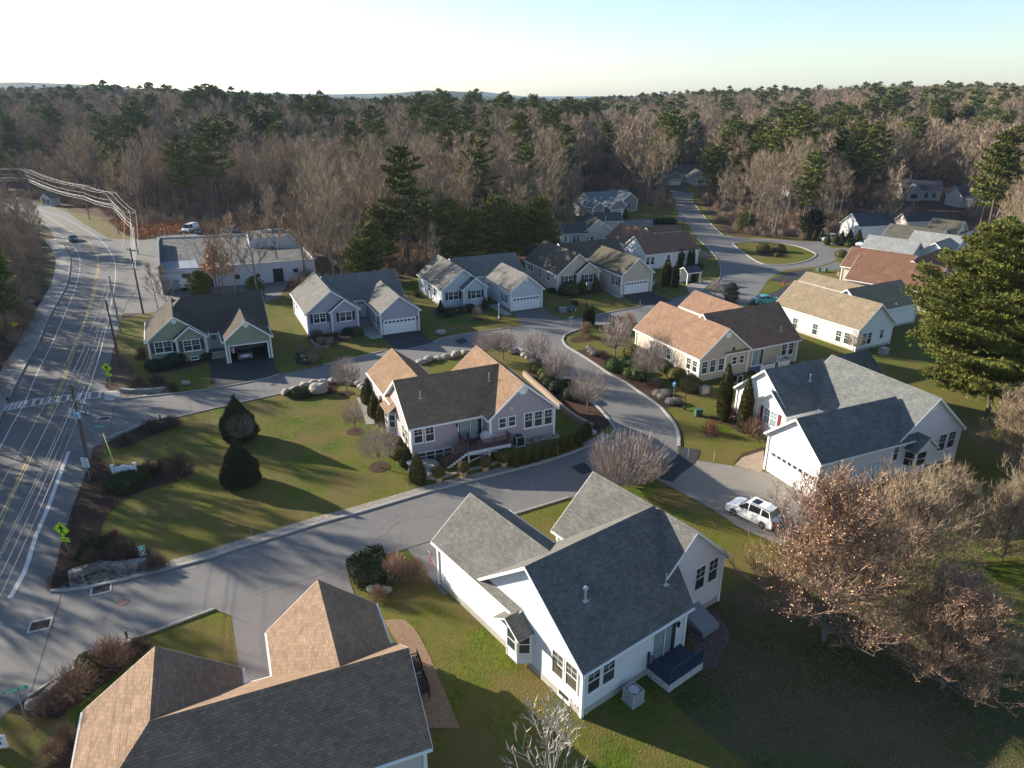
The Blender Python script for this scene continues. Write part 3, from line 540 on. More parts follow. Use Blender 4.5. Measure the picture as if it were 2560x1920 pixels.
def door(h,bn,f,reg,x,y,w=.95,hh=2.1,col=None,side=True,zb=.35):
    M=wframe(h,bn,f,reg,x,y); M[2][3]=zb+hh/2; b=MB(); W2=w/2;H2=hh/2
    for (a,c,d,e_) in ((-W2-.12,W2+.12,H2,H2+.14),(-W2-.12,-W2,-H2,H2),(W2,W2+.12,-H2,H2)): lbx(b,M,a,c,0,.08,d,e_)
    d=b.build('door_frame',WHITE,h.t); p=MB(); lbx(p,M,-W2,W2,0,.035,-H2,H2)
    for zz in (-.75,.1): 
        for xx in (-.22,.22): lbx(p,M,xx-.16,xx+.16,.035,.05,zz,zz+.6)
    p.build('door',col or mat('door_dark',(.02,.022,.025),.4),h.t)
def vpipe(h,reg,x,y,z=4.6,hgt=.9,bn=None,cap=False):
    """vent pipe standing on the roof at a surveyed spot"""
    best=None
    ca,sa=math.cos(h.th),math.sin(h.th)
    r=ray(*px(reg,x,y)); 
    for k in range(800):
        t=20+k*.25; p=CAMP+r*t; dx,dy=p.x-h.O[0],p.y-h.O[1]; u,v=dx*ca+dy*sa,-dx*sa+dy*ca
        zz=-9
        for b in h.bl.values():
            ax,u0,u1,v0,v1,ze,zr=b[:7]
            if u0<u<u1 and v0<v<v1:
                zz=max(zz, zr-abs(v-(v0+v1)/2)*(zr-ze)/((v1-v0)/2) if ax=='u' else zr-abs(u-(u0+u1)/2)*(zr-ze)/((u1-u0)/2))
        if p.z<=zz: best=(u,v,zz); break
    if not best: return
    b=MB(); b.tube([(best[0],best[1],best[2]-.2),(best[0],best[1],best[2]+hgt)],.055 if not cap else .08,8); b.box((best[0],best[1],best[2]+.04),(.34,.34,.05))
    if cap: b.lathe([(.17,0),(.17,.1),(.02,.22)],(best[0],best[1],best[2]+hgt),10)
    b.build('vent_pipe',METALV,h.t)
def steps(h,u0,u1,v1,n=4,rise=.17,run=.3):
    b=MB()
    for k in range(n): b.bx(u0,u1,v1-(n-k)*run-.02,v1-(n-k-1)*run if k<n-1 else v1+.4,0.02,rise*(k+1))
    o=b.build('front_steps',mat('step_riser',(.50,.48,.46),.8),h.t)
    c=MB()
    for k in range(n): c.bx(u0-.03,u1+.03,v1-(n-k)*run-.06,v1-(n-k-1)*run-.03,rise*(k+1)+.003,rise*(k+1)+.035)
    c.build('tread',mat('step_tread',(.16,.15,.15),.8),o)
PURP=mat('shutter_plum',(.06,.045,.055),.6); NAVYS=mat('shutter_navy',(.018,.028,.05),.6); REDS=mat('shutter_red',(.16,.02,.025),.6)
def railing(name,pts,parent,m,h_=.95,bal=.14,post=.1,zf=0,posts=True):
    b=MB()
    for i in range(len(pts)-1):
        a,c=Vector(pts[i]),Vector(pts[i+1]); L=(c-a).xy.length; n=max(1,int(L/bal))
        b.tube([a+Vector((0,0,h_)),c+Vector((0,0,h_))],.045,4); b.tube([a+Vector((0,0,.12)),c+Vector((0,0,.12))],.03,4)
        for k in range(1,n): p=a+(c-a)*k/n; b.box((p.x,p.y,p.z+h_/2+.05),(.045,.045,h_-.12))
    for p in pts: b.box((p[0],p[1],p[2]+h_/2+.03),(post,post,h_+.12)); b.box((p[0],p[1],p[2]+h_+.12),(post*1.3,post*1.3,.05))
    return b.build(name,m,parent)
# ---- 1 olive green house at the main road
h=house('green','sage green house with dark brown roof and an open garage, nearest the main road',(.27,.29,.20),(.085,.072,.06),opening=('G',1.75,6.65,2.35))
win(h,'L','f','R',378,927,2.0,1.45,'t',PURP); win(h,'S','f','R',772,902,2.0,1.45,'t',PURP); win(h,'S','f','R',812,1078,.85,.3,'b'); win(h,'L','f','R',420,1107,.85,.3,'b')
vent(h,'L','f','R',520,566); vent(h,'G','f','R',1515,618)
q=onwall(h,'G','f','R',1575,1000)
b=MB(); gb=h.bl['G']; c0=gb[3]+OH
b.bx(1.6,1.75,c0-.07,c0+.02,0,2.5); b.bx(6.65,6.8,c0-.07,c0+.02,0,2.5); b.bx(1.75,6.65,c0-.07,c0+.02,2.35,2.5); b.build('garage_frame',WHITE,h.t)
SU0,SU1=h.bl['S'][2],h.bl['G'][1]; VM=h.bl['M'][3]+OH
pm=MB(); pm.bx(SU0-.2,SU1+.3,VM-1.3,VM+.2,0,.72); pm.build('porch',mat('porch_floor',(.18,.17,.16),.8),h.t)
LG=mat('porch_wall',(.48,.49,.48),.7)
pw=MB(); pw.bx(SU0-.3,SU1+.3,VM-.06,VM+.05,.72,3.3); pw.build('porch_wall',LG,h.t)
dd=MB(); dd.bx(SU0+.35,SU0+1.3,VM-.12,VM-.06,.75,2.85); dd.build('door',mat('door_grey',(.36,.38,.38),.5),h.t)
wr=MB(); cx_=SU0+.82
wr.tube([(cx_+.24*math.cos(a*.5236),VM-.2,2.35+.24*math.sin(a*.5236)) for a in range(13)],.085,6,cap=False); wt=wr.build('wreath',mat('wreath_green',(.02,.03,.015),.9),None)
wt.matrix_world=h.t.matrix_basis.copy(); tag(wt,'dark evergreen wreath hanging on the front door of the green house','wreath')
steps(h,SU0+.02,SU1+.3,VM-1.3,4,.18,.3)
# ---- 2 lilac grey house
h=house('lilac','lilac grey house with charcoal roof, second along the upper street',(.36,.35,.42),(.155,.15,.14))
win(h,'L','f','B',550,1020,1.75,1.35,'t',NAVYS); win(h,'S','f','B',775,1004,1.75,1.35,'t',NAVYS); gdoor(h,'G','f','B',1243,1080); win(h,'G','l','B',1040,1035,1.5,1.3,'t',NAVYS)
win(h,'L','l','B',352,905,.8,1.3); win(h,'L','l','B',330,880,.8,1.3); SU0,SU1=h.bl['S'][2],h.bl['G'][1]
door(h,'M','f','B',935,950,col=mat('door_white',(.6,.6,.58),.5)); steps(h,SU0+.05,SU1+.25,h.bl['M'][3]-1.2,3)
pm=MB(); pm.bx(SU0-.2,SU1+.3,h.bl['M'][3]-.82,h.bl['M'][3]+.4,0,.5); pm.build('porch',MT['porch_floor'],h.t)
# ---- 3 pale blue white house
h=house('bluewh','pale blue grey house with grey roof, third along the upper street',(.47,.52,.56),(.16,.155,.145))
win(h,'L','f','B',1705,826,1.75,1.35,'t',NAVYS); win(h,'S','f','B',1900,813,1.75,1.35,'t',NAVYS); gdoor(h,'G','f','C',122,1300); win(h,'G','l','B',2146,845,1.4,1.3,'t',NAVYS); vent(h,'G','f','C',125,1100)
win(h,'L','l','B',1545,792,.8,1.4); win(h,'L','l','B',1500,755,.8,1.4); win(h,'L','l','B',1418,690,.8,1.2); door(h,'M','f','B',2005,770,col=MT['door_white'])
SU0,SU1=h.bl['S'][2],h.bl['G'][1]; steps(h,SU0+.05,SU1+.25,h.bl['M'][3]-1.5,3); pm=MB(); pm.bx(SU0-.2,SU1+.3,h.bl['M'][3]-1.1,h.bl['M'][3]+.4,0,.5); pm.build('porch',MT['porch_floor'],h.t)
# ---- 4 beige house
h=house('beige','beige house with olive brown roof, navy shutters and white garage door',(.50,.43,.35),(.10,.088,.068))
win(h,'L','f','C',487,1104,1.85,1.5,'t',NAVYS); win(h,'S','f','C',661,1090,1.85,1.5,'t',NAVYS); win(h,'G','l','C',898,1112,1.5,1.5,'t',NAVYS); gdoor(h,'G','f','C',1072,1175)
win(h,'L','l','C',150,985,.85,1.4); win(h,'L','l','C',172,1000,.85,1.4); win(h,'L','l','C',244,1040,.7,2.0); win(h,'L','l','C',315,1074,.8,1.5)
SU0,SU1=h.bl['S'][2],h.bl['G'][1]; steps(h,SU0+.05,SU1+.25,h.bl['M'][3]-2.6,4); pm=MB(); pm.bx(SU0-.2,SU1+.3,h.bl['M'][3]-2.2,h.bl['M'][3]+.4,0,.66); pm.build('porch',MT['porch_floor'],h.t)
door(h,'M','f','C',770,1040,col=mat('door_brown',(.05,.02,.015),.5))
# ---- 5 white house with brown roof
h=house('brownwh','white house with dark red brown roof behind the tall arborvitae',(.62,.63,.62),(.20,.115,.08))
win(h,'M','f','T',1258,1122,.85,1.5); win(h,'M','f','T',1323,1116,.85,1.5); win(h,'M','f','T',1534,1088,.85,1.5,'d',WHITE); win(h,'M','f','T',1730,1063,.85,1.5); vent(h,'M','l','T',1053,1014,.3)
# ---- 6 cream
h=house('cream','cream house with a broad gable and slate roof behind the beige house',(.56,.51,.42),(.10,.095,.085))
win(h,'L','f','T',455,838,.8,1.3); win(h,'L','f','T',525,832,.8,1.3); vent(h,'L','f','T',642,632)
for x in (175,210,300,335): win(h,'N','f','T',x,828,.8,1.3,sh=WHITE if x in (175,) else None)
vpipe(h,'T',703,590,cap=True)
# ---- 7 blue roof
h=house('blue','grey mauve house with pale blue roof at the head of the side street',(.27,.235,.26),(.17,.20,.21))
vent(h,'R','f','T',1022,242); vent(h,'G','f','T',877,322); vent(h,'L','f','T',617,362); gdoor(h,'G','f','T',880,470); win(h,'R','f','T',985,395,1.3,1.6,'t',NAVYS)
vent(h,'M','l','T',422,236)
# ---- 8 far green, sun room
h=house('fargreen','small looking sage green house with garage, farthest along the road',(.25,.28,.20),(.085,.085,.08)); gdoor(h,'G','f','C',1403,265)
h=house('sunroom','pale grey gabled house with a glazed sun porch at the wood edge',(.50,.49,.46),(.16,.15,.135)); win(h,'L','f','C',1628,256,2.2,1.2,'t'); win(h,'L','f','C',1690,262,2.2,1.2,'t')
# ---- 9 tan walls
h=house('tanwall','tan house with terracotta brown roof between the two streets',(.46,.39,.31),(.25,.155,.105))
for x,y in ((902,757),(972,742),(1045,728)): win(h,'L','f','Hh',x,y,.84,1.6,glass=GLASSG)
for x,y in ((1160,695),(1223,683)): win(h,'L','f','Hh',x,y,.72,.95)
for x,y in ((450,570),(598,638),(768,721),(820,747)): win(h,'L','l','Hh',x,y,.8,1.45)
vent(h,'L','f','Hh',1115,475,.42); win(h,'M','f','Hh',1588,600,.85,1.6); win(h,'M','f','Hh',1648,592,.85,1.6); win(h,'L','f','Hh',955,872,.8,.35,'b'); win(h,'M','f','Hh',1362,668,1.8,2.1,'s',glass=GLASS)
vpipe(h,'Hh',1560,450,hgt=.75)
lb=MB(); M=wframe(h,'L','f','Hh',1155,593); lbx(lb,M,-.18,.18,0,.1,-.22,.22); lb.build('wall_vent',mat('dark_vent',(.05,.045,.04),.7),h.t)
dk=MB(); dk.bx(-.9,4.0,-9.3,-7.0,.35,.5); deck=dk.build('deck',mat('deck_blue',(.10,.14,.20),.7),h.t)
dk=MB(); dk.bx(-.95,4.05,-9.35,-9.28,.0,.5); dk.bx(-.95,4.05,-9.28,-9.2,.3,.5); dk.build('deck_skirt',WHITE,deck)
railing('railing',[(-.85,-9.25,.5),(1.4,-9.25,.5)],deck,WHITE); railing('railing',[(2.2,-9.25,.5),(4.0,-9.25,.5),(4.0,-7.2,.5)],deck,WHITE)
# ---- 10 tan roof white
h=house('tanroof','white house with straw tan roof beside the big pine',(.68,.68,.66),(.24,.19,.13))
for x,y in ((235,1480),(407,1531),(610,1590),(681,1610)): win(h,'L','l','D',x,y,.85,1.6,glass=GLASSG)
for x,y in ((828,1618),(873,1608),(980,1572)): win(h,'L','f','D',x,y,.65 if x>900 else .8,1.3 if x>900 else 1.7)
win(h,'L','l','I',1000,250,.8,.35,'b')
# ---- 11 brown, grey, olive, barn, navy
h=house('brown','house with a wide red brown roof beside the roundabout',(.55,.47,.38),(.19,.105,.07))
h=house('grey','pale grey roofed house with blue gable beside the big pine',(.42,.46,.50),(.26,.27,.27))
h=house('olive','house with a dark olive grey roof right of the bare maple',(.52,.52,.50),(.105,.10,.08))
h=house('barn','white gabled garage house with navy roof behind the white car',(.70,.70,.68),(.075,.085,.10))
h=house('navy','dark slate roofed house with a small lit gable at the wood edge',(.62,.55,.48),(.075,.08,.09))
# ---- 12 right white
h=house('rwhite','big white house with slate roofs and a two car garage on the right',(.66,.66,.67),(.15,.155,.15),foundh=.5)
gdoor(h,'G','l','I',612,1335,5.4,2.3,col=mat('white_panel',(.78,.78,.77),.5)); win(h,'G','f','I',1517,1150,.55,1.45); win(h,'G','f','I',1415,1360,.8,.35,'b'); door(h,'G','f','I',1320,1335,.95,2.15,mat('door_paleblue',(.42,.56,.68),.5),zb=.3)
for x,y in ((1915,1057),(1995,1032)): win(h,'L','f','I',x,y,.95,1.7,glass=mat('glass_plum',(.06,.05,.075),.3))
for x,y in ((1780,1260),(1905,1226)): win(h,'L','f','I',x,y,1.2,.38,'b')
vent(h,'L','f','I',1857,750,.38); win(h,'S','l','I',435,842,1.9,1.6,'t',REDS,glass=mat('glass_pale',(.20,.25,.27),.2))
vpipe(h,'I',773,540,hgt=.85)
def bay(h,bn,f,reg,x,y,w=2.0,dep=.75,ztop=2.75,gable=True,z0=.5,wall=None,rise=.9):
    M=wframe(h,bn,f,reg,x,y); M[2][3]=0; s=MB(); i=w/2; k=w/2-.55
    pts=[(-i,0),(-k,dep),(k,dep),(i,0)]
    for a,c in zip(pts,pts[1:]): s.face([tuple(M@Vector((a[0],a[1],z0))),tuple(M@Vector((c[0],c[1],z0))),tuple(M@Vector((c[0],c[1],ztop))),tuple(M@Vector((a[0],a[1],ztop)))])
    s.face([tuple(M@Vector((a[0],a[1],z0))) for a in pts])
    bo=s.build('bay',h.wall.data.materials[0],h.t); fr=MB(); gg=MB()
    for a,c in zip(pts,pts[1:]):
        a_,c_=Vector((a[0],a[1],0)),Vector((c[0],c[1],0)); d=(c_-a_); L=d.length; d.normalize(); n=Vector((-d.y,d.x,0)); 
        if n.y<0: n=-n
        zc=(z0+ztop)/2+.25; hh=.7
        m0=(a_+c_)/2; ww=L/2-.14
        def q(s0,s1,z_0,z_1,o0,o1,mb):
            P8=[]
            for (ss,oo,zz) in ((s0,o0,z_0),(s1,o0,z_0),(s1,o1,z_0),(s0,o1,z_0),(s0,o0,z_1),(s1,o0,z_1),(s1,o1,z_1),(s0,o1,z_1)):
                P8.append(tuple(M@(m0+d*ss+n*oo+Vector((0,0,zz)))))
            ii=len(mb.v); mb.v+=P8
            for qq in ((0,3,2,1),(4,5,6,7),(0,1,5,4),(1,2,6,5),(2,3,7,6),(3,0,4,7)): mb.f.append(tuple(ii+kk for kk in qq)); mb.m.append(0)
        q(-ww-.07,ww+.07,zc-hh-.07,zc-hh,0,.05,fr); q(-ww-.07,ww+.07,zc+hh,zc+hh+.07,0,.05,fr); q(-ww-.07,-ww,zc-hh,zc+hh,0,.05,fr); q(ww,ww+.07,zc-hh,zc+hh,0,.05,fr); q(-ww,ww,zc-.03,zc+.03,0,.04,fr)
        q(-L/2-.02,-L/2+.06,z0,ztop,-.02,.03,fr); q(L/2-.06,L/2+.02,z0,ztop,-.02,.03,fr); q(-ww,ww,zc-hh,zc+hh,0,.02,gg)
    wo=fr.build('bay_window',WHITE,h.t); gg.build('pane',GLASS,wo)
    r=MB(); e=.3
    if gable:
        A=[M@Vector(v) for v in ((-i-e,0,ztop),(-i-e,dep+.55,ztop),(0,dep+.55,ztop+rise),(0,0,ztop+rise))]; slab(r,A,.12)
        A=[M@Vector(v) for v in ((i+e,0,ztop),(i+e,dep+.55,ztop),(0,dep+.55,ztop+rise),(0,0,ztop+rise))]; slab(r,A,.12)
        gm=MB(); gm.face([tuple(M@Vector(v)) for v in ((-i,dep+.25,ztop),(i,dep+.25,ztop),(0,dep+.25,ztop+rise-.15))]); gm.face([tuple(M@Vector(v)) for v in ((-i,dep+.25,ztop),(i,dep+.25,ztop),(i,0,ztop),(-i,0,ztop))]); gm.build('bay_gable',WHITE,bo)
    else:
        A=[M@Vector(v) for v in ((-i-.2,dep+.35,ztop),(i+.2,dep+.35,ztop),(i+.2,0,ztop+rise),(-i-.2,0,ztop+rise))]; slab(r,A,.12)
    r.build('bay_roof',[h.roof.data.materials[0],WHITE],h.t)
bay(h,'L','f','I',1660,1150,2.6,.95,3.15,True,rise=1.35)
# ---- 13 foreground white
h=house('fgwhite','large white foreground house with grey and navy shingle roofs',(.66,.655,.65),(.145,.14,.13),foundh=.5,skew={'M':2.95})
for x,y in ((400,568),(488,645)): win(h,'M','l','O',x,y,.95,1.7,glass=mat('glass_warm',(.09,.085,.065),.25))
for x,y in ((627,668),(723,610)): win(h,'M','f','O',x,y,.95,1.6)
win(h,'M','f','O',1080,420,2.1,2.2,'s'); 
for x,y in ((515,845),(627,775)): win(h,'R','f','M',x,y,.95,1.8)
win(h,'M','l','O',440,768,.9,.38,'b'); bay(h,'M','l','L',1045,1400,2.2,.75,3.1,True,.5)
vpipe(h,'O',572,180,hgt=.9,cap=True); vpipe(h,'O',1090,62,hgt=.85)
q=onwall(h,'M','f','O',1080,560); BLUED=mat('deck_navy',(.035,.05,.085),.7)
v_=h.bl['M'][3]+OH; ua,ub=q.x-1.75,q.x+1.45
dk=MB(); dk.bx(ua,ub,v_-1.9,v_,.62,.75); deck=dk.build('deck',BLUED,h.t)
dk=MB(); dk.bx(ua,ub,v_-1.9,v_-1.85,.05,.62); dk.bx(ua,ua+.05,v_-1.85,v_,.05,.62); dk.bx(ub-.05,ub,v_-1.85,v_,.05,.62); dk.build('deck_skirt',mat('lattice',(.60,.60,.60),.7,(.25,.26,.28),9,.2),deck)
railing('railing',[(ua+.05,v_-.1,.75),(ua+.05,v_-1.85,.75),(ub-.05,v_-1.85,.75)],deck,BLUED)
# ---- 14 foreground brown
h=house('fgbrown','foreground house seen only by its brown and tan shingle roofs',(.55,.50,.44),(.24,.165,.115))
# ---- 15 central
h=house('central','lilac grey house with dark brown roof and a raised rear deck',(.36,.31,.33),(.235,.155,.10),foundh=.15)
for x,y in ((503,998),(602,982)): win(h,'M','f','G',x,y,.82,1.55)
for x,y in ((532,1181),(610,1166),(686,1153),(761,1138)): win(h,'M','f','G',x,y,.85,.85,'d',glass=GLASSG)
win(h,'M','f','G',952,946,2.5,2.15,'s')
for x,y in ((1230,890),(1312,873)): win(h,'R','f','G',x,y,.72,1.0,glass=GLASSG)
for x,y in ((1455,866),(1540,851),(1625,835)): win(h,'R','f','G',x,y,.84,1.6,glass=GLASSG)
vent(h,'R','f','G',1410,602,.5); M=wframe(h,'R','f','G',1307,765); lb=MB(); lbx(lb,M,-.17,.17,0,.1,-.17,.17); lb.build('wall_vent',mat('pale_vent',(.5,.5,.52),.6),h.t)
win(h,'M','l','G',405,1010,.9,1.5); win(h,'M','l','G',380,965,.9,1.5); win(h,'G','l','G',175,700,.7,1.4,sh=None)
bay(h,'M','l','G',290,890,2.4,.7,3.3,False,.6,rise=.8)
vpipe(h,'G',520,690,hgt=.8); vpipe(h,'G',1115,530,hgt=.95)
# raised deck with stair
q1=onwall(h,'M','f','G',870,1100); q2=onwall(h,'M','f','G',1100,1060); v_=h.bl['M'][3]+OH; REDW=mat('deck_red',(.10,.05,.05),.75,(.14,.075,.07),6,.4)
ua,ub,va,zf=q1.x-.2,h.bl['R'][1]+.3,v_-2.6,1.35
ub=max(ub,ua+4.6)
dk=MB()
for k in range(int((v_-va)/.15)): dk.bx(ua,ub,va+k*.15,va+k*.15+.14,zf-.04,zf)
deck=dk.build('deck',REDW,h.t)
dk=MB(); dk.bx(ua-.05,ub+.05,va-.07,va-.02,zf-.38,zf-.045)
for x in (ua+.1,(ua+ub)/2,ub-.1): dk.bx(x-.07,x+.07,va+.03,va+.17,0,zf-.05)
dk.tube([(ua+.1,va+.02,.95),((ua+ub)/2,va+.02,.7)],.05,4); dk.tube([((ua+ub)/2,va+.02,.9),(ub-.1,va+.02,.35)],.05,4); dk.tube([(ua+.1,va+.02,.2),((ua+ub)/2,va+.02,.75)],.045,4)
dk.build('deck_frame',WHITE,deck)
railing('railing',[(ua+1.1,va,zf),((ua+ub)/2+.5,va,zf),(ub,va,zf),(ub,v_-1.5,zf)],deck,REDW); railing('railing',[(ua,va+1.1,zf),(ua,v_-.1,zf)],deck,REDW)
st=MB(); n=8
for k in range(n):
    z=zf-(k+1)*zf/n; st.bx(ua-.1-(k+1)*.3,ua-.1-k*.3+.02,va,va+1.05,z,z+.05)
st_o=st.build('stair',REDW,deck); sw=MB()
for y in (va-.04,va+1.07):
    for k in range(n): z=zf-(k+1)*zf/n; sw.bx(ua-.1-(k+1)*.3,ua-.1-k*.3,y-.02,y+.02,max(.02,z-.25),z+.02)
sw.build('stringer',WHITE,deck)
railing('railing',[(ua-.1,va,zf),(ua-.1-n*.3,va,.05)],deck,REDW,bal=.2); railing('railing',[(ua-.1,va+1.05,zf),(ua-.1-n*.3,va+1.05,.05)],deck,REDW,bal=.2)
CEN=h

# bank rising to the wall at the right half of the central house
b=h.bl['R']; bv=b[3]+OH; mb=MB(); 
def lw(u,v,z): ca,sa=math.cos(h.th),math.sin(h.th); return (h.O[0]+u*ca-v*sa,h.O[1]+u*sa+v*ca,z)
us=[1.6,2.2,4,6,8,9.4,10.4,11.4]; zs=[.5,.85,.9,.9,.9,.8,.4,.02]
rows=[[(u,bv+1.5,z+.02),(u,bv-.02,z),(u,bv-1.3,z*.85),(u,bv-2.6,z*.35),(u,bv-3.4,.005)] for u,z in zip(us,zs)]
for i in range(len(rows)-1):
    for k in range(4): mb.face([lw(*rows[i][k]),lw(*rows[i+1][k]),lw(*rows[i+1][k+1]),lw(*rows[i][k+1])])
o=mb.build('grass_bank',GRASS,smooth_=True); struct(o)
mb=MB()
for i in range(1,5): mb.face([lw(us[i],bv-.02,zs[i]+.02),lw(us[i+1],bv-.02,zs[i+1]+.02),lw(us[i+1],bv-1.0,zs[i+1]*.9+.03),lw(us[i],bv-1.0,zs[i]*.9+.03)])
struct(mb.build('stone_strip',MT['round_stones']))
hf=HOUSES['fgwhite']; b=hf.bl['R']; mb=MB(); bv2=b[3]+OH; mb.bx(4.6,6.3,bv2-1.9,bv2,0,.45); mb.face([(4.6,bv2-1.9,.46),(6.3,bv2-1.9,.46),(6.3,bv2,1.1),(4.6,bv2,1.1)]); mb.face([(4.6,bv2-1.9,.4),(4.6,bv2,1.1),(4.6,bv2,0),(4.6,bv2-1.9,0)]); mb.face([(6.3,bv2-1.9,.4),(6.3,bv2,1.1),(6.3,bv2,0),(6.3,bv2-1.9,0)]); mb.build('cellar_hatch',mat('hatch_grey',(.20,.22,.25),.6),hf.t)
# ================================================================= TREES
def bark(name,c,c2): return mat(name,c,.95,c2,6,.6,bump=.02,bscale=25)
BARK=bark('bark_grey',(.12,.10,.085),(.20,.175,.15)); BARKP=bark('bark_pine',(.09,.07,.055),(.14,.105,.08)); BARKB=bark('bark_birch',(.42,.40,.36),(.25,.23,.2))
TWIG=mat('twig_grey_brown',(.175,.13,.088),.9,(.37,.285,.195),island=True,objrand=.22); TWIGR=mat('twig_russet',(.24,.15,.10),.9,(.33,.22,.16),island=True,objrand=.2)
TWIGO=mat('twig_pinkish',(.22,.17,.15),.9,(.36,.30,.26),island=True); TWIGD=mat('twig_dark',(.06,.042,.035),.95,(.13,.09,.07),island=True,objrand=.15)
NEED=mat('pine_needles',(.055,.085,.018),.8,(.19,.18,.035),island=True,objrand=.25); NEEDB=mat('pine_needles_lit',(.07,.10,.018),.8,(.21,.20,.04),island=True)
ARB=mat('arborvitae_green',(.045,.055,.012),.85,(.10,.085,.018),island=True); YEW=mat('yew_green',(.012,.02,.009),.85,(.032,.042,.016),island=True); BOX=mat('boxwood_green',(.045,.075,.018),.8,(.09,.12,.03),island=True)
JUN=mat('juniper_green',(.035,.045,.015),.85,(.085,.09,.025),island=True); DRYL=mat('dry_leaf',(.30,.15,.075),.8,(.62,.40,.24),island=True); TANG=mat('dry_grass',(.16,.115,.07),.9,(.30,.23,.15),island=True); REDL=mat('red_leaf',(.14,.04,.035),.9,(.22,.08,.06),island=True); BLUESP=mat('blue_spruce',(.05,.075,.06),.8,(.10,.13,.10),island=True)
def rdir(r_,up=0,spread=1):
    a=r_.uniform(0,2*math.pi); z=r_.uniform(-1,1)*spread+up; v=Vector((math.cos(a),math.sin(a),z)); return v.normalized()
def twig(mb,p,d,L,w,r_,mi=0):
    s=d.cross(Vector((r_.uniform(-1,1),r_.uniform(-1,1),r_.uniform(-1,1)))).normalized()*w*.5
    i=len(mb.v); k=p+d*L*.5+Vector((r_.uniform(-.1,.1),r_.uniform(-.1,.1),r_.uniform(0,.12)))*L; e=k+(d+Vector((0,0,.25))).normalized()*L*.5
    mb.v+=[tuple(p-s),tuple(p+s),tuple(k+s*.7),tuple(k-s*.7),tuple(e)]; mb.f+=[(i,i+1,i+2,i+3),(i+3,i+2,i+4)]; mb.m+=[mi,mi]
def limb(mb,p,d,L,r0,r1,r_,seg=3,up=.15,n=5,wob=.18):
    pts=[p]; rs=[r0]; q=p; dd=d
    for k in range(seg):
        dd=(dd+Vector((r_.uniform(-wob,wob),r_.uniform(-wob,wob),up*r_.uniform(.3,1)))).normalized(); q=q+dd*L/seg; pts.append(q); rs.append(r0+(r1-r0)*(k+1)/seg)
    mb.tube(pts,rs,n,cap=False); return pts,dd
def bare_tree(seed,H=17,r0=.22,base=.35,nl=13,sub=5,tw=7,spread=.5,twl=1.5,tww=.05,top=1.0,lean=.03,crownw=1.0,multi=1,tipleaf=None):
    """returns trunk builder, crown builder"""
    r_=random.Random(seed); T=MB(); Cc=MB(); tips=[]
    for m_ in range(multi):
        d0=Vector((r_.uniform(-lean,lean)*(4 if multi>1 else 1),r_.uniform(-lean,lean)*(4 if multi>1 else 1),1)).normalized()
        pts,_=limb(T,Vector((0,0,-.15)),d0,H*.96,r0,r0*.12,r_,7,.02,7,.05 if multi==1 else .1)
        for k in range(nl):
            t=base+(1-base)*(k+r_.random()*.8)/nl; f=t*(len(pts)-1); a=int(min(f,len(pts)-2)); p=pts[a].lerp(pts[a+1],f-a)
            az=k*2.4+r_.uniform(-.5,.5); el=spread+(t-base)*.75+r_.uniform(-.15,.15); d=Vector((math.cos(az)*math.cos(el),math.sin(az)*math.cos(el),math.sin(el)))
            L=H*(.44*(1-(t-base)/(1-base)*.55))*crownw*r_.uniform(.7,1.15); rr=r0*(1-t*.8)*.5
            lp,ld=limb(T,p,d,L,rr,rr*.2,r_,4,.16,4,.16)
            for s in range(sub):
                tt=.25+.75*(s+r_.random())/sub; f2=tt*(len(lp)-1); a2=int(min(f2,len(lp)-2)); q=lp[a2].lerp(lp[a2+1],f2-a2)
                d2=(ld+rdir(r_,.25,.7)*.9).normalized(); L2=L*.42*r_.uniform(.6,1.2)*(1.15-tt*.5)
                sp,sd_=limb(Cc,q,d2,L2,rr*.28+.012,tww*.35,r_,2,.15,3,.2)
                for w_ in range(tw):
                    q2=sp[0].lerp(sp[-1],r_.uniform(.15,1)); d3=(sd_+rdir(r_,.35,.8)*.85).normalized(); twig(Cc,q2,d3,twl*r_.uniform(.5,1.2),tww,r_)
                    tips.append(q2+d3*twl*.6)
    return T,Cc,tips
def leafset(mb,tips,r_,n,size,spread=.5,down=0):
    for k in range(n):
        p=r_.choice(tips)+Vector((r_.gauss(0,spread),r_.gauss(0,spread),r_.gauss(0,spread)-down)); a=rdir(r_)*size; b=a.cross(rdir(r_)).normalized()*size*.6
        mb.face([tuple(p-a),tuple(p+b),tuple(p+a),tuple(p-b)])
def blade(mb,p,d,L,w,r_,mi=0):
    s=d.cross(Vector((r_.uniform(-1,1),r_.uniform(-1,1),r_.uniform(-1,1))))
    if s.length<1e-4: return
    s=s.normalized()*w*.5; e=p+d*L; i=len(mb.v); m=p.lerp(e,.45)
    mb.v+=[tuple(p),tuple(m-s),tuple(e),tuple(m+s)]; mb.f.append((i,i+1,i+2,i+3)); mb.m.append(mi)
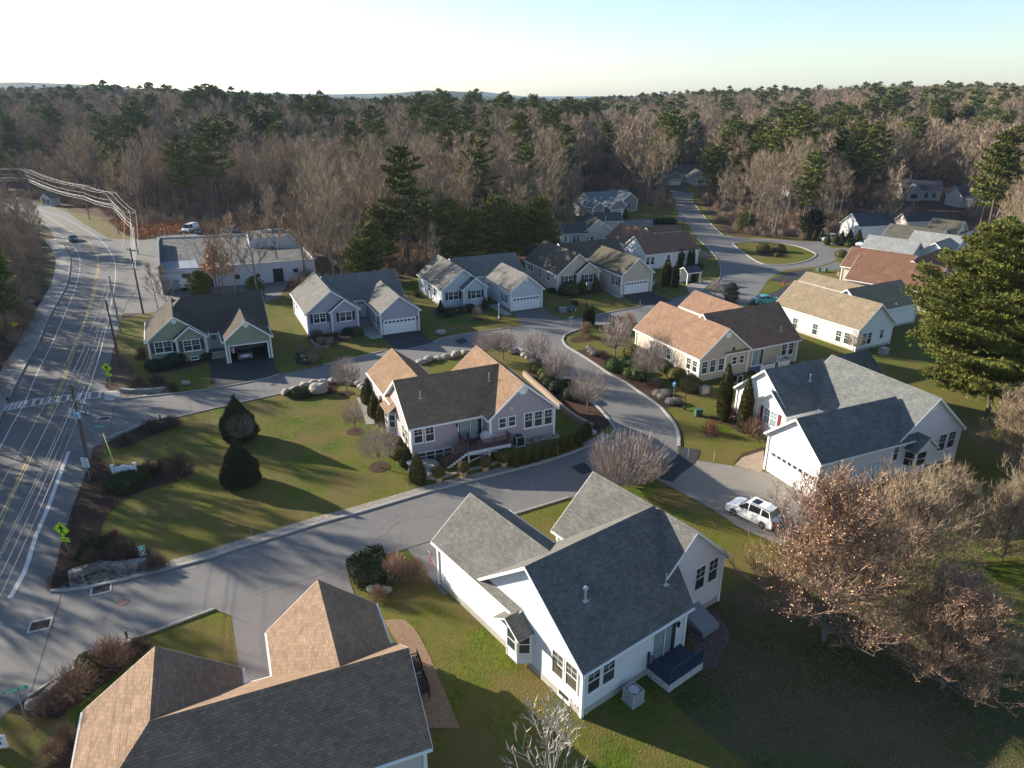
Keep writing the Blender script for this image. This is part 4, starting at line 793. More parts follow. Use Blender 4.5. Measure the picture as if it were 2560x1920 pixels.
def pine(seed,H=22,base=.32,W=3.6,dens=1.0,bl=.55,bw=.13,nb=6,irregular=.5,whorl=None,nbl=4):
    r_=random.Random(seed); T=MB(); N=MB(); lean=Vector((r_.uniform(-.03,.03),r_.uniform(-.03,.03),1)).normalized()
    tp,_=limb(T,Vector((0,0,-.15)),lean,H*.98,H*.013,.03,r_,6,.02,7,.03)
    nw=whorl or int(H*.75)
    for k in range(nw):
        t=base+(1-base)*(k/nw)**.95; f=t*(len(tp)-1); a=int(min(f,len(tp)-2)); p=tp[a].lerp(tp[a+1],f-a)
        prof=(1-((t-base)/(1-base))**2.6)*.9+.14; prof*=.65+.35*smooth(base,base+.25,t)
        for j in range(nb):
            if r_.random()<irregular*.35: continue
            az=j*2*math.pi/nb+k*1.3+r_.uniform(-.4,.4); el=r_.uniform(-.08,.18)+(t-base)*.5
            L=W*prof*r_.uniform(1-irregular*.7,1.15); d=Vector((math.cos(az)*math.cos(el),math.sin(az)*math.cos(el),math.sin(el)))
            bp,bd=limb(T,p,d,L,.05+.015*L,.015,r_,3,.12,3,.06)
            nt_=int(L*8*dens)+3
            for q in range(nt_):
                tt=r_.uniform(.22,1.03); f2=min(tt,1)*(len(bp)-1); a2=int(min(f2,len(bp)-2)); c=bp[a2].lerp(bp[a2+1],f2-a2)
                side=Vector((-math.sin(az),math.cos(az),0))*r_.gauss(0,.30*L*(1.15-tt*.75)); c=c+side*.8+Vector((0,0,r_.uniform(-.06,.16)))
                for z in range(nbl):
                    dd=(d*.8+rdir(r_,.45,.8)).normalized(); blade(N,c,dd,bl*r_.uniform(.6,1.2),bw,r_)
    tip=tp[-1]
    for z in range(14): blade(N,tip-Vector((0,0,r_.uniform(0,.8))),rdir(r_,1.2,.4),bl,bw,r_)
    return T,N
def shell(prof,n,bl,bw,r_,up=.3,inner=.86,sx=1,sy=1,lump=.12):
    """foliage body: dark inner core + many blades on its surface. prof=[(r,z)..]"""
    Cn=MB(); N=MB(); Cn.lathe([(max(r*inner,.01),z) for r,z in prof],n=10,sx=sx,sy=sy)
    seg=[]; tot=0
    for (ra,za),(rb,zb) in zip(prof,prof[1:]):
        L=math.hypot(rb-ra,zb-za); A=L*(ra+rb)/2+1e-6; tot+=A; seg.append((tot,ra,za,rb,zb))
    ph=[r_.uniform(0,6.28) for _ in range(4)]
    for k in range(n):
        u=r_.random()*tot
        for s in seg:
            if u<=s[0]: break
        _,ra,za,rb,zb=s; t=r_.random(); r=ra+(rb-ra)*t; z=za+(zb-za)*t; a=r_.uniform(0,2*math.pi)
        lu=1+lump*math.sin(3*a+ph[0]+z*1.3)*math.sin(2.1*z+ph[1])+r_.uniform(-.08,.06)
        nr=Vector((zb-za,0,-(rb-ra))); nr=nr.normalized() if nr.length>1e-6 else Vector((0,0,1))
        nrm=Vector((math.cos(a)*nr.x,math.sin(a)*nr.x,nr.z)); 
        if nrm.dot(Vector((math.cos(a),math.sin(a),.01)))<0 and r>0.05 and abs(nr.x)>.2: nrm=-nrm
        p=Vector((math.cos(a)*r*lu*sx,math.sin(a)*r*lu*sy,z)); d=(nrm+rdir(r_)*.7+Vector((0,0,up))).normalized(); blade(N,p-d*bl*.35,d,bl*r_.uniform(.7,1.3),bw,r_)
    return Cn,N
def shrubby(seed,R_=1.0,Hh_=1.2,n=160,L=.5,w=.02,leaf=0):
    r_=random.Random(seed); S=MB(); T=MB(); tips=[]
    for k in range(9):
        a=r_.uniform(0,6.28); d=Vector((math.cos(a)*.5*R_/Hh_,math.sin(a)*.5*R_/Hh_,1)).normalized(); limb(S,Vector((math.cos(a)*.08,math.sin(a)*.08,-.05)),d,Hh_*.7,.025,.01,r_,2,.1,3)
    for k in range(n):
        a=r_.uniform(0,6.28); el=r_.uniform(.05,1.5); d=Vector((math.cos(a)*math.cos(el)*R_,math.sin(a)*math.cos(el)*R_,math.sin(el)*Hh_)); t=r_.uniform(.25,.85); p=d*t; twig(T,p,(d.normalized()+rdir(r_,.3,.6)*.6).normalized(),L*r_.uniform(.6,1.2)*(1.05-t*.4),w,r_); tips.append(p)
    if leaf: leafset(T,tips,r_,leaf,.05,.1)
    return S,T
PROTO={}
def proto(kind,name,parts):
    """parts: list of (part name, builder, material). Builds the meshes once."""
    ms=[]
    for pn,mb,m in parts:
        o=mb.build(pn,m,link=False); ms.append((pn,o.data)); bpy.data.objects.remove(o)
    PROTO[kind]=(name,ms)
def place(kind,loc,label,cat,rz=0,s=1,group=None,name=None,sz=None,mats=None):
    nm,ms=PROTO[kind]; t=thing(name or nm,label,cat,(loc[0],loc[1],loc[2] if len(loc)>2 else 0),rz,group); t.scale=(s,s,sz or s)
    for pn,me in ms:
        o=bpy.data.objects.new(pn,me); COL.objects.link(o); o.parent=t
        if mats and pn in mats:
            if len(o.data.materials): o.material_slots[0].link='OBJECT'; o.material_slots[0].material=mats[pn]
    return t
NB=6
for k in range(NB):
    T,Cc,_=bare_tree(100+k,H=16.5+k%3*1.2,r0=.2,base=.33+.06*(k%3),nl=15,sub=7,tw=12,spread=.5,twl=1.6,tww=.05,crownw=.74+.16*(k%3)); proto('fb%d'%k,'bare_tree',[('trunk',T,BARK),('crown',Cc,TWIG)])
for k in range(5):
    T,N=pine(200+k,H=21+k%3*1.5,base=.34+.06*(k%3),W=4.6+.7*(k%3),dens=1.05,bl=.75,bw=.22,nb=7,irregular=.7,whorl=12); proto('fp%d'%k,'pine_tree',[('trunk',T,BARKP),('crown',N,NEED)])
# ---- where the woods stand
KEEP=[P('-500,1300 -60,1095 -10,1000 20,930 60,850 96,780 112,720 118,660 108,610 60,548 -300,534 -300,490 100,497 173,512 230,535 290,545 345,575 400,560 480,566 600,560 745,556 790,600 775,660 715,740 735,775 1000,712 1090,695 1120,650 1200,642 1390,628 1392,560 1395,505 1440,478 1500,470 1580,478 1622,524 1676,515 1670,482 1655,464 1600,458 1620,440 1700,430 1760,442 1762,470 1752,492 1795,555 1850,588 2000,600 2065,592 2100,556 2140,520 2250,505 2380,505 2440,560 2470,700 2560,860 2700,1000 3000,1250')+[(90,-20),(-60,-20),(-110,30)]]
def inside(p,poly):
    x,y=p; c=False; n=len(poly); j=n-1
    for i in range(n):
        xi,yi=poly[i]; xj,yj=poly[j]
        if (yi>y)!=(yj>y) and x<(xj-xi)*(y-yi)/(yj-yi)+xi: c=not c
        j=i
    return c
CIRC=[]
for k_,h_ in HOUSES.items():
    ca,sa=math.cos(h_.th),math.sin(h_.th)
    for b in h_.bl.values():
        u,v=(b[1]+b[2])/2,(b[3]+b[4])/2; CIRC.append((h_.O[0]+u*ca-v*sa,h_.O[1]+u*sa+v*ca,math.hypot(b[2]-b[1],b[4]-b[3])/2+2.5))
WOODHOUSES=[(104,262,12),(142,255,12),(150,238,10)]
CIRC+=[(a,b,r) for a,b,r in WOODHOUSES]
def free(x,y): return not inside((x,y),KEEP[0]) and all((x-a)**2+(y-b)**2>r*r for a,b,r in CIRC)
def inview(x,y,m=1.0,top=17):
    z=hz(x,y)+top; dz=z-CH; d=y*math.cos(PT)-dz*math.sin(PT); up=y*math.sin(PT)+dz*math.cos(PT)
    if d<5: return False
    X=1280+F*x/d; Y=960-F*up/d; return -140<X<2700 and Y<2100
rp=random.Random(11)
# clumps of pine picked by a slow noise
def pinechance(x,y):
    n_=noise.noise(Vector((x/55,y/55,9)))+.5*noise.noise(Vector((x/22,y/22,2)))
    return .04+.5*smooth(.18,.45,n_)
near=[];far=[]
step=7.2; x=-700
while x<900:
    y=-10
    while y<1280:
        st=step if math.hypot(x,y)<520 else step*1.25
        px_,py_=x+rp.uniform(-.48,.48)*step,y+rp.uniform(-.48,.48)*step
        r=math.hypot(px_,py_)
        y+=st
        if r>1270: continue
        if not free(px_,py_): continue
        vis=inview(px_,py_)
        if not vis:
            # trees just left of the frame throw the long shadows over the road
            if not(-135<px_<-45 and -5<py_<170): continue
        pc=pinechance(px_,py_); az_=px_/max(py_,1)
        if -.5<az_<.02 and 300<r<560: pc=.06+.5*smooth(.08,.3,noise.noise(Vector((px_/38,py_/38,4))))
        elif .02<=az_<.4 and 330<r<900: pc=.04+.36*smooth(.12,.34,noise.noise(Vector((px_/50,py_/50,7))))
        tp=rp.random()<pc
        if px_<-50 and py_<200: tp=rp.random()<.06
        (near if vis else near).append((r,px_,py_,tp,vis))
    x+=step
near.sort()
bl_=[q for q in near if not q[3]]; pn_=[q for q in near if q[3]]
# named pine groups seen in the photograph (base points)
T,N=pine(260,H=14,base=.12,W=4.6,dens=2.0,bl=.55,bw=.15,nb=8,irregular=.55,whorl=13); proto('fpb','pine_tree',[('trunk',T,BARKP),('crown',N,NEEDB)])
T,N=pine(261,H=13.5,base=.2,W=5.0,dens=2.0,bl=.55,bw=.15,nb=8,irregular=.6,whorl=12); proto('fpc','pine_tree',[('trunk',T,BARKP),('crown',N,NEEDB)])
PG=[(C[0],C[1],s) for C,s in [(gp(1125,672),.72),(gp(1185,665),.72),(gp(1235,655),.75),(gp(1290,650),.72),(gp(1345,645),.7),(gp(1300,605),.8),(gp(925,700),.62),(gp(955,672),.66),(gp(1175,560),.85),(gp(1060,600),.65)]]
cnt=0
LB='leafless grey brown deciduous tree in the surrounding woods'; LP='dark green pine standing among the bare trees of the woods'
def put_bare(x,y,s,k,rz): 
    place('fb%d'%k,(x,y,hz(x,y)),LB,'tree',rz,s,'bare trees of the surrounding woods',name='bare_tree')
def put_pine(x,y,s,k,rz):
    place('fp%d'%k,(x,y,hz(x,y)),LP,'pine tree',rz,s,'pines of the surrounding woods',name='pine_tree')
vb=[q for q in bl_ if q[4]]; hid=[q for q in bl_ if not q[4]]; vp=[q for q in pn_ if q[4]]
def lsc(q): return .58 if (q[1]/max(q[2],1)<-.60 and q[2]<320) else (.62 if 60<q[1]<75+q[2]*0 and 205<q[2]<280 else 1)
for q in vb[:292]: put_bare(q[1],q[2],rp.uniform(.72,1.12)*lsc(q),rp.randrange(NB),rp.uniform(0,6.28))
for x,y,s in PG: place(rp.choice(('fpb','fpb','fpc')),(x,y,hz(x,y)),LP,'pine tree',rp.uniform(0,6.28),s*1.35*rp.uniform(.9,1.1),'pines of the surrounding woods')
for q in vp[:270]: put_pine(q[1],q[2],rp.uniform(.95,1.3)*(.7 if lsc(q)<1 else 1),rp.randrange(5),rp.uniform(0,6.28))
# the rest of the woods: instanced, one object per mass
def wood_mass(name,label,cat,items,meshes,mt):
    me=bpy.data.meshes.new(name); me.from_pydata([(a,b,c) for a,b,c,_,_,_ in items],[],[])
    at=me.attributes.new('rot','FLOAT_VECTOR','POINT'); at.data.foreach_set('vector',[v for it in items for v in (0,0,it[3])])
    at=me.attributes.new('scl','FLOAT','POINT'); at.data.foreach_set('value',[it[4] for it in items])
    at=me.attributes.new('idx','INT','POINT'); at.data.foreach_set('value',[it[5] for it in items])
    o=bpy.data.objects.new(name,me); COL.objects.link(o); o['kind']='stuff'; o['label']=label; o['category']=cat
    ng=bpy.data.node_groups.new(name,'GeometryNodeTree'); ng.interface.new_socket('Geometry',in_out='INPUT',socket_type='NodeSocketGeometry'); ng.interface.new_socket('Geometry',in_out='OUTPUT',socket_type='NodeSocketGeometry')
    n=ng.nodes; l=ng.links; gi=n.new('NodeGroupInput'); go=n.new('NodeGroupOutput'); ip=n.new('GeometryNodeInstanceOnPoints'); jn=n.new('GeometryNodeJoinGeometry')
    for m_ in reversed(meshes):
        so_=bpy.data.objects.new('tree_shape',m_); oi=n.new('GeometryNodeObjectInfo'); oi.inputs['Object'].default_value=so_; oi.inputs['As Instance'].default_value=True; l.new(oi.outputs['Geometry'],jn.inputs[0])
    def na(nm,dt):
        a=n.new('GeometryNodeInputNamedAttribute'); a.data_type=dt; a.inputs['Name'].default_value=nm; return a.outputs['Attribute']
    l.new(gi.outputs[0],ip.inputs['Points']); l.new(jn.outputs[0],ip.inputs['Instance']); ip.inputs['Pick Instance'].default_value=True
    l.new(na('idx','INT'),ip.inputs['Instance Index']); l.new(na('rot','FLOAT_VECTOR'),ip.inputs['Rotation']); l.new(na('scl','FLOAT'),ip.inputs['Scale']); l.new(ip.outputs[0],go.inputs[0])
    md=o.modifiers.new('scatter','NODES'); md.node_group=ng; return o
def joined(T,Cc,m1,m2):
    j=MB(); j.v=list(T.v); j.f=list(T.f); j.m=[0]*len(T.f); k=len(j.v); j.v+=Cc.v; j.f+=[tuple(i+k for i in f) for f in Cc.f]; j.m+=[1]*len(Cc.f)
    o=j.build('far_tree',[m1,m2],link=False); me=o.data; bpy.data.objects.remove(o); return me
BM=[];PM=[]
for k in range(4):
    T,Cc,_=bare_tree(300+k,H=16.5+k,r0=.2,base=.3,nl=12,sub=6,tw=9,spread=.5,twl=2.1,tww=.12,crownw=.95); BM.append(joined(T,Cc,BARK,TWIG))
for k in range(3):
    T,N=pine(400+k,H=20+k,base=.32,W=5.2,dens=.34,bl=1.2,bw=.55,nb=6,irregular=.65,whorl=9); PM.append(joined(T,N,BARKP,NEED))
rest=[q for q in vb[292:]]; items=[(q[1],q[2],hz(q[1],q[2])-.2,rp.uniform(0,6.28),rp.uniform(.75,1.15)*lsc(q),rp.randrange(4)) for q in rest]
wood_mass('bare_woods','mass of leafless grey brown trees stretching to the far ridges','woods',items,BM,None)
items=[(q[1],q[2],hz(q[1],q[2])-.2,rp.uniform(0,6.28),rp.uniform(1.0,1.35),rp.randrange(3)) for q in vp[270:]]
wood_mass('pine_woods','scattered dark green pines in the far woods','woods',items,PM,None)
# woods left of the frame (their shadows cross the road)
items=[(q[1],q[2],0,rp.uniform(0,6.28),rp.uniform(.6,1.0),rp.randrange(4)) for q in hid]
for k in range(45):
    x,y=rp.uniform(-125,-66),rp.uniform(30,150)
    if free(x,y) and not inview(x,y,top=19): items.append((x,y,0,rp.uniform(0,6.28),rp.uniform(.85,1.15),rp.randrange(4)))
wood_mass('roadside_woods','bare woods along the left side of the main road','woods',items,BM,None)
print('TREES',len(vb),len(vp),len(hid))
# undergrowth along the wood edge
SH=[]
for k in range(3):
    S,T=shrubby(500+k,1.6,2.2,200,1.1,.05); SH.append(joined(S,T,BARK,TWIGR if k==1 else TWIG))
items=[]
for k in range(14000):
    a=rp.uniform(-.72,.74); r=rp.uniform(75,420)
    x,y=math.sin(a)*r,math.cos(a)*r
    if k%4: 
        q=rp.choice(near[:800]); x,y=q[1]+rp.uniform(-5,5),q[2]+rp.uniform(-5,5)
    if free(x,y) and inview(x,y,top=2): items.append((x,y,hz(x,y)-.1,rp.uniform(0,6.28),rp.uniform(.5,1.15),rp.randrange(3)))
wood_mass('undergrowth','tangle of bare brown brush below the trees of the woods','undergrowth',items,SH,None)

r_=random.Random(21); fm=MB(); fp_=P('275,552 330,538 400,545 470,552 640,540 745,558 740,574 600,577 480,584 400,590 345,600 310,585'); xs=[p[0] for p in fp_]; ys=[p[1] for p in fp_]
for k in range(26000):
    x=r_.uniform(min(xs),max(xs)); y=r_.uniform(min(ys),max(ys))
    if inside((x,y),fp_): blade(fm,Vector((x,y,.02)),rdir(r_,.9,.7),r_.uniform(.5,1.3),.16,r_)
o=fm.build('bracken',mat('bracken_rust',(.22,.10,.04),.9,(.42,.21,.09),island=True)); o['kind']='stuff'; o['label']='rust orange bracken bank behind the workshop and road bend'; o['category']='bracken'

def globe(seed,H=4.6,Rc=2.1,n=1500,tl=.7,tw=.026,z0=.26,nlm=11,r0=.08,up=.45):
    r_=random.Random(seed); T=MB(); Cc=MB(); zb=H*z0; T.tube([(0,0,-.1),(.03,.02,zb*.6),(0,0,zb)],[r0*1.2,r0,r0*.9],8); cz=H*.60; hv=H*.40
    for k in range(nlm):
        a=k*2.4+r_.uniform(-.3,.3); e=r_.uniform(.25,1.35); S=Vector((math.cos(a)*math.cos(e)*Rc,math.sin(a)*math.cos(e)*Rc,cz+math.sin(e)*hv-hv*.25)); d=(S-Vector((0,0,zb*.9))); limb(T,Vector((0,0,zb*.9)),d.normalized(),d.length*.9,r0*.55,.01,r_,4,.06,4,.14)
    for k in range(n):
        a=r_.uniform(0,6.283); q=r_.uniform(-.75,1); c=math.sqrt(max(0,1-q*q)); S=Vector((math.cos(a)*c*Rc,math.sin(a)*c*Rc,cz+q*hv)); B=Vector((0,0,zb)); t=r_.uniform(.30,.93)**.8; p=B.lerp(S,t); d=((S-B).normalized()+Vector((0,0,up))+rdir(r_)*.42).normalized(); twig(Cc,p,d,tl*r_.uniform(.5,1.15),tw,r_)
    return T,Cc
# ================================================================= GARDEN TREES
def gz(reg,x,y): a=g(reg,x,y); return (a[0],a[1],0)
def orn(kind,seed,H,tw=9,m=None,multi=1,base=.22,cw=1.3,spread=.3,twl=.75,tww=.03,nl=13,sub=6,leaf=0,lm=None,r0=.09,bk=None,lsz=.06):
    T,Cc,tips=bare_tree(seed,H=H,r0=r0,base=base,nl=nl,sub=sub,tw=tw,spread=spread,twl=twl,tww=tww,crownw=cw,multi=multi)
    parts=[('trunk',T,bk or BARK),('crown',Cc,m or TWIGO)]
    if leaf:
        Lm=MB(); leafset(Lm,tips,random.Random(seed),leaf,lsz,.15); parts.append(('leaves',Lm,lm or DRYL))
    proto(kind,'bare_tree',parts)
for k_,sd_,H_,R_,n_ in (('o1',601,4.6,2.05,2300),('o2',602,4.6,1.9,1700),('o3',603,5.4,2.6,2500)):
    T,Cc=globe(sd_,H_,R_,n_); proto(k_,'bare_tree',[('trunk',T,BARK),('crown',Cc,TWIGO)])
T,Cc=globe(604,5.0,3.9,4200,1.15,.03,.06,22,.06,.75); proto('big1','bare_tree',[('trunk',T,BARK),('crown',Cc,TWIGO)])
orn('o4',603,5.4,tw=9,multi=2,cw=1.35)
L=[('o1','F',1270,285,4.6,'round crowned bare tree on the lawn tip behind the boulders'),('o2','F',1340,612,3.6,'small bare tree on the lawn by the side path of the central house'),('o3','F',1550,930,4.7,'bare tree in a mulch ring beside the rear corner of the central house'),
 ('o2','G',1520,420,5.4,'bare pinkish tree at the head of the block retaining wall'),('o1','G',1705,570,5.0,'bare tree in the shrub bed midway along the curving street'),('o3','G',1962,790,5.4,'spreading bare tree at the foot of the bed by the street curve'),
 ('o3','G',1090,350,4.6,'left of two bare trees behind the boulder row at the central house'),('o1','G',1240,345,4.6,'right of two bare trees behind the boulder row at the central house'),
 ('o2','V',842,722,6.2,'upright bare tree on the sunny lawn tip left of the tan house'),('o1','V',1340,1075,5.6,'thin bare tree among the clipped bushes before the tan house'),('o3','V',960,430,3.6,'low bare tree on the grass near the corner of the tan house'),
 ('o2','V',1570,770,4.6,'slender bare tree against the sunlit wall of the tan house'),('o1','F',372,720,3.4,'small bare tree between the two dark conical yews'),('o2','B',1912,1030,2.2,'tiny bare sapling in a ring on the lawn of the blue grey house'),
 ('o2','C',1748,1255,3.6,'bare sapling beside the blue spruce behind the tan house'),('o1','I',1150,275,3.2,'bare shrubby tree at the wall of the straw roofed white house'),('o1','V',1700,800,2.6,'short bare tree by the corner windows of the tan house')]
HB=dict(o1=4.6,o2=4.6,o3=5.4)
for i,(k,rg,x,y,H,lb) in enumerate(L): place(k,gz(rg,x,y),lb,'tree',i*1.3,H/HB[k]*.93,sz=H/HB[k])
place('big1',(*gp(1566,1215),0),'large many stemmed bare tree in front of the street behind the white house','tree',.5,1.0)
def wt(kind,seed,H,**k): orn(kind,seed,H,**k)
# roadside maple, wood edge trees
orn('mp',620,15,tw=10,multi=2,base=.2,cw=1.0,spread=.5,twl=1.4,tww=.06,nl=16,sub=7,r0=.22,m=TWIG); place('mp',(96.3,183.4,0),'large bare maple in front of the navy roofed houses','tree',.3)
place('mp',(14.8,183.0,0),'tall bare tree leaning over the slate roofs behind the beige house','tree',2.1,.95)
orn('wt',621,14.5,tw=9,multi=1,base=.25,cw=.9,spread=.7,twl=1.3,tww=.06,nl=14,sub=6,r0=.16,m=TWIG)
for x,y,s,lb in [(560,742,.8,'bare tree left of the evergreen shrubs behind the green house'),(590,748,.95,'bare tree directly behind the ridge of the green house'),(648,752,1.05,'tall bare tree at the right end of the green house roof'),(700,690,1.0,'pale trunked bare tree at the corner of the white workshop'),(690,640,1.0,'leaning bare tree behind the corner of the white workshop'),(420,790,.55,'thin bare tree between the car park and the green house'),(395,772,.5,'slim forked bare tree at the car park edge'),(545,735,.85,'bare tree in front of the workshop doorway')]:
    place('wt',(*gp(x,y),0),lb,'tree',x*.37,s)
orn('oak',622,6.5,tw=7,base=.25,cw=1.1,leaf=2600,lsz=.17,lm=DRYL,r0=.1,m=TWIGR); place('oak',(*gp(552,728),0),'small oak holding dry tan leaves beside the workshop','tree',0,1.15)
for x,y,s,lb in [(1300,640,.95,'bare tree between the blue grey house and the pines'),(1095,700,.7,'bare tree at the left corner of the blue grey house')]: place('wt',(*gp(x,y),0),lb,'tree',x*.3,s)
# big pine on the right, tall pine in the woods, spruces
T,N=pine(701,H=21.5,base=.15,W=10.4,dens=3.0,bl=.5,bw=.075,nb=11,irregular=.45,whorl=32,nbl=10); proto('bigpine','pine_tree',[('trunk',T,BARKP),('crown',N,NEEDB)]); bp_=place('bigpine',(54.0,73.5,0),'huge bushy white pine towering at the right edge','pine tree',.4)
T,N=pine(702,H=25,base=.38,W=5.2,dens=1.5,bl=.75,bw=.2,nb=6,irregular=.5); proto('tallpine','pine_tree',[('trunk',T,BARKP),('crown',N,NEEDB)]); place('tallpine',(106.2,226.0,0),'single tall pine with a bare lower trunk above the small white barn','pine tree',1.2)
T,N=pine(703,H=3.6,base=.04,W=1.35,dens=4,bl=.22,bw=.06,nb=8,irregular=.12,whorl=14); proto('spruce','spruce_tree',[('trunk',T,BARKP),('crown',N,BLUESP)]); place('spruce',(38.5,121.6,0),'blue spruce behind the terracotta roof of the tan house','spruce tree')
T,N=pine(704,H=6.8,base=.06,W=3.4,dens=2.4,bl=.4,bw=.11,nb=8,irregular=.25,whorl=12); proto('darksp','spruce_tree',[('trunk',T,BARKP),('crown',N,YEW)]); place('darksp',(77,184,0),'broad dark spruce left of the white barn gable','spruce tree')
proto('fallpine','pine_tree',[('trunk',T,BARKP),('crown',N,NEEDB)]); place('fallpine',(62,190,0),'low bright green pine below the tall pine in the wood edge','pine tree',1,.8)
for (x,y,s,lb) in [(505,742,.7,'low evergreen beside the tan leaved oak'),(905,700,1.15,'broad pine directly behind the lilac grey house'),(640,742,.55,'small evergreen behind the green house roof')]: place('fallpine',(*gp(x,y),0),lb,'pine tree',x,s)
# clipped evergreens -------------------------------------------------------
def sh(kind,name,prof,n,bl,bw,m,seed,inner=.86,lump=.12,up=.3,sx=1,sy=1,core=None):
    r_=random.Random(seed); Cn,N=shell(prof,n,bl,bw,r_,up,inner,sx,sy,lump); proto(kind,name,[('branches',Cn,core or m),('foliage',N,m)])
sh('cone','arborvitae',[(.35,0),(.62,.25),(.66,.7),(.52,1.3),(.3,2.0),(.06,2.6)],2600,.16,.05,ARB,801,lump=.06)
sh('column','arborvitae',[(.45,0),(.66,.8),(.72,2.4),(.62,4.0),(.36,5.2),(.04,6.3)],6000,.24,.07,ARB,802,lump=.10)
T,N=pine(803,H=5.0,base=.03,W=2.05,dens=7,bl=.30,bw=.085,nb=10,irregular=.3,whorl=17)
T.lathe([(.6,.1),(1.3,.5),(1.4,1.4),(1.05,2.6),(.5,3.8),(.1,4.5)],n=9); proto('yew','yew_tree',[('trunk',T,TWIGD),('crown',N,mat('yew_dark',(.022,.034,.012),.85,(.075,.075,.028),island=True))])
sh('yew2','yew_tree',[(1.2,0),(1.9,.45),(2.0,1.2),(1.7,2.2),(1.15,3.1),(.6,3.9),(.25,4.5),(.03,5.1)],9000,.5,.11,mat('yew_dark',(.028,.042,.013),.85,(.10,.10,.03),island=True),813,inner=.8,lump=.16,up=.7)
sh('ball','boxwood_bush',[(.35,0),(.75,.15),(.95,.5),(.85,.9),(.5,1.15),(.05,1.25)],1700,.15,.055,BOX,804,lump=.1)
sh('mound','clipped_bush',[(.7,0),(1.1,.2),(1.15,.55),(.9,.95),(.45,1.2),(.05,1.28)],2000,.16,.05,mat('olive_bush',(.06,.06,.015),.85,(.13,.11,.03),island=True),805,lump=.06)
sh('gold','golden_bush',[(.5,0),(.95,.25),(1.0,.6),(.7,1.0),(.05,1.2)],1500,.17,.05,JUN,806)
sh('junl','juniper_bush',[(.7,0),(1.1,.1),(1.05,.28),(.7,.42),(.1,.5)],1800,.26,.06,JUN,816,up=.3)
sh('grassball','ornamental_grass',[(.5,0),(.75,.3),(.8,.7),(.6,1.0),(.1,1.1)],1600,.3,.03,TANG,807,up=.7)
sh('dark','evergreen_shrub',[(.6,0),(1.0,.25),(1.05,.6),(.8,.95),(.1,1.15)],1600,.16,.05,YEW,808)
sh('lav','lavender_clump',[(.4,0),(.6,.15),(.6,.35),(.4,.5),(.05,.6)],700,.2,.03,mat('lavender_grey',(.16,.15,.12),.9,(.30,.28,.24),island=True),809,up=.6)
for i,(k,rg,x,y,s,lb) in enumerate([('cone','G',402,1268,1.0,'cone shaped arborvitae at the rear corner of the central house'),('cone','G',500,1398,1.15,'cone arborvitae beside the white urn and stone pile'),('cone','G',75,722,1.25,'shaded arborvitae farthest along the side path of the central house'),('cone','G',130,838,1.2,'middle arborvitae of three along the side path'),('cone','G',192,905,1.15,'sunlit arborvitae nearest the bay window by the side path'),
  ('cone','C',607,1225,1.2,'cone arborvitae left of the second window of the beige house'),('cone','C',724,1218,1.2,'cone arborvitae by the front steps of the beige house'),
  ('cone','U',370,728,1.15,'leftmost clipped cone before the white car'),('cone','U',480,715,1.1,'second clipped cone before the white car'),('cone','U',570,690,1.1,'third clipped cone against the white barn'),('cone','U',685,665,1.1,'cone shrub behind the round bushes at the barn'),('cone','U',800,695,1.25,'cone shrub at the right corner of the white barn'),('cone','U',290,668,1.1,'dark cone shrub left of the white deck rail'),('cone','U',190,670,1.0,'dark cone shrub beneath the broad spruce'),('cone','B',1598,975,.85,'small cone shrub at the corner of the blue grey house'),('cone','B',1978,925,.7,'small cone shrub at the porch of the blue grey house'),('cone','C',978,580,1.3,'pair shrub at the garage of the blue roofed house'),('cone','C',1575,1120,.9,'small conical shrub under the entrance canopy')]):
    place(k,gz(rg,x,y),lb,'arborvitae',i,s)
for i,(x,y) in enumerate([(1350,1262),(1432,1238),(1520,1215),(1600,1187),(1680,1164),(1747,1138),(1818,1108),(1885,1075),(1930,1040),(1962,1008)]):
    place('cone',gz('G',x,y),'dark arborvitae in the row behind the kerb of the central house','arborvitae',i*.7,.78,'arborvitae hedge row behind the central house',sz=.68)
for i,(rg,x,y,sx_,H,lb) in enumerate([('Hh',1060,1212,1.0,1.08,'left tall arborvitae column beside the big white house'),('Hh',1235,1305,.95,.98,'right tall arborvitae column beside the big white house'),('C',642,1500,.72,.55,'left of the twin arborvitae columns at the street corner'),('C',690,1500,.62,.54,'right of the twin arborvitae columns at the street corner'),
  ('T',1480,1455,.85,.82,'leftmost arborvitae column at the white house with brown roof'),('T',1525,1440,.7,.78,'arborvitae column touching the leftmost one at the white house'),('T',1622,1458,.85,.78,'arborvitae column at the entrance canopy'),('T',1688,1195,.75,.62,'arborvitae column behind the canopy roof'),('T',1800,1192,.6,.6,'left arborvitae of the pair right of the canopy'),('T',1845,1200,.62,.66,'right arborvitae of the pair right of the canopy')]):
    place('column',gz(rg,x,y),lb,'arborvitae',i*.9,sx_,sz=H)
place('yew2',(*gp(600,1098),0),'dark conical yew on the lawn, the farther of two','yew tree',0,.84,sz=.98); place('yew2',(*gp(604,1208),0),'dark conical yew on the lawn, the nearer of two','yew tree',1.5,.80,sz=.9)
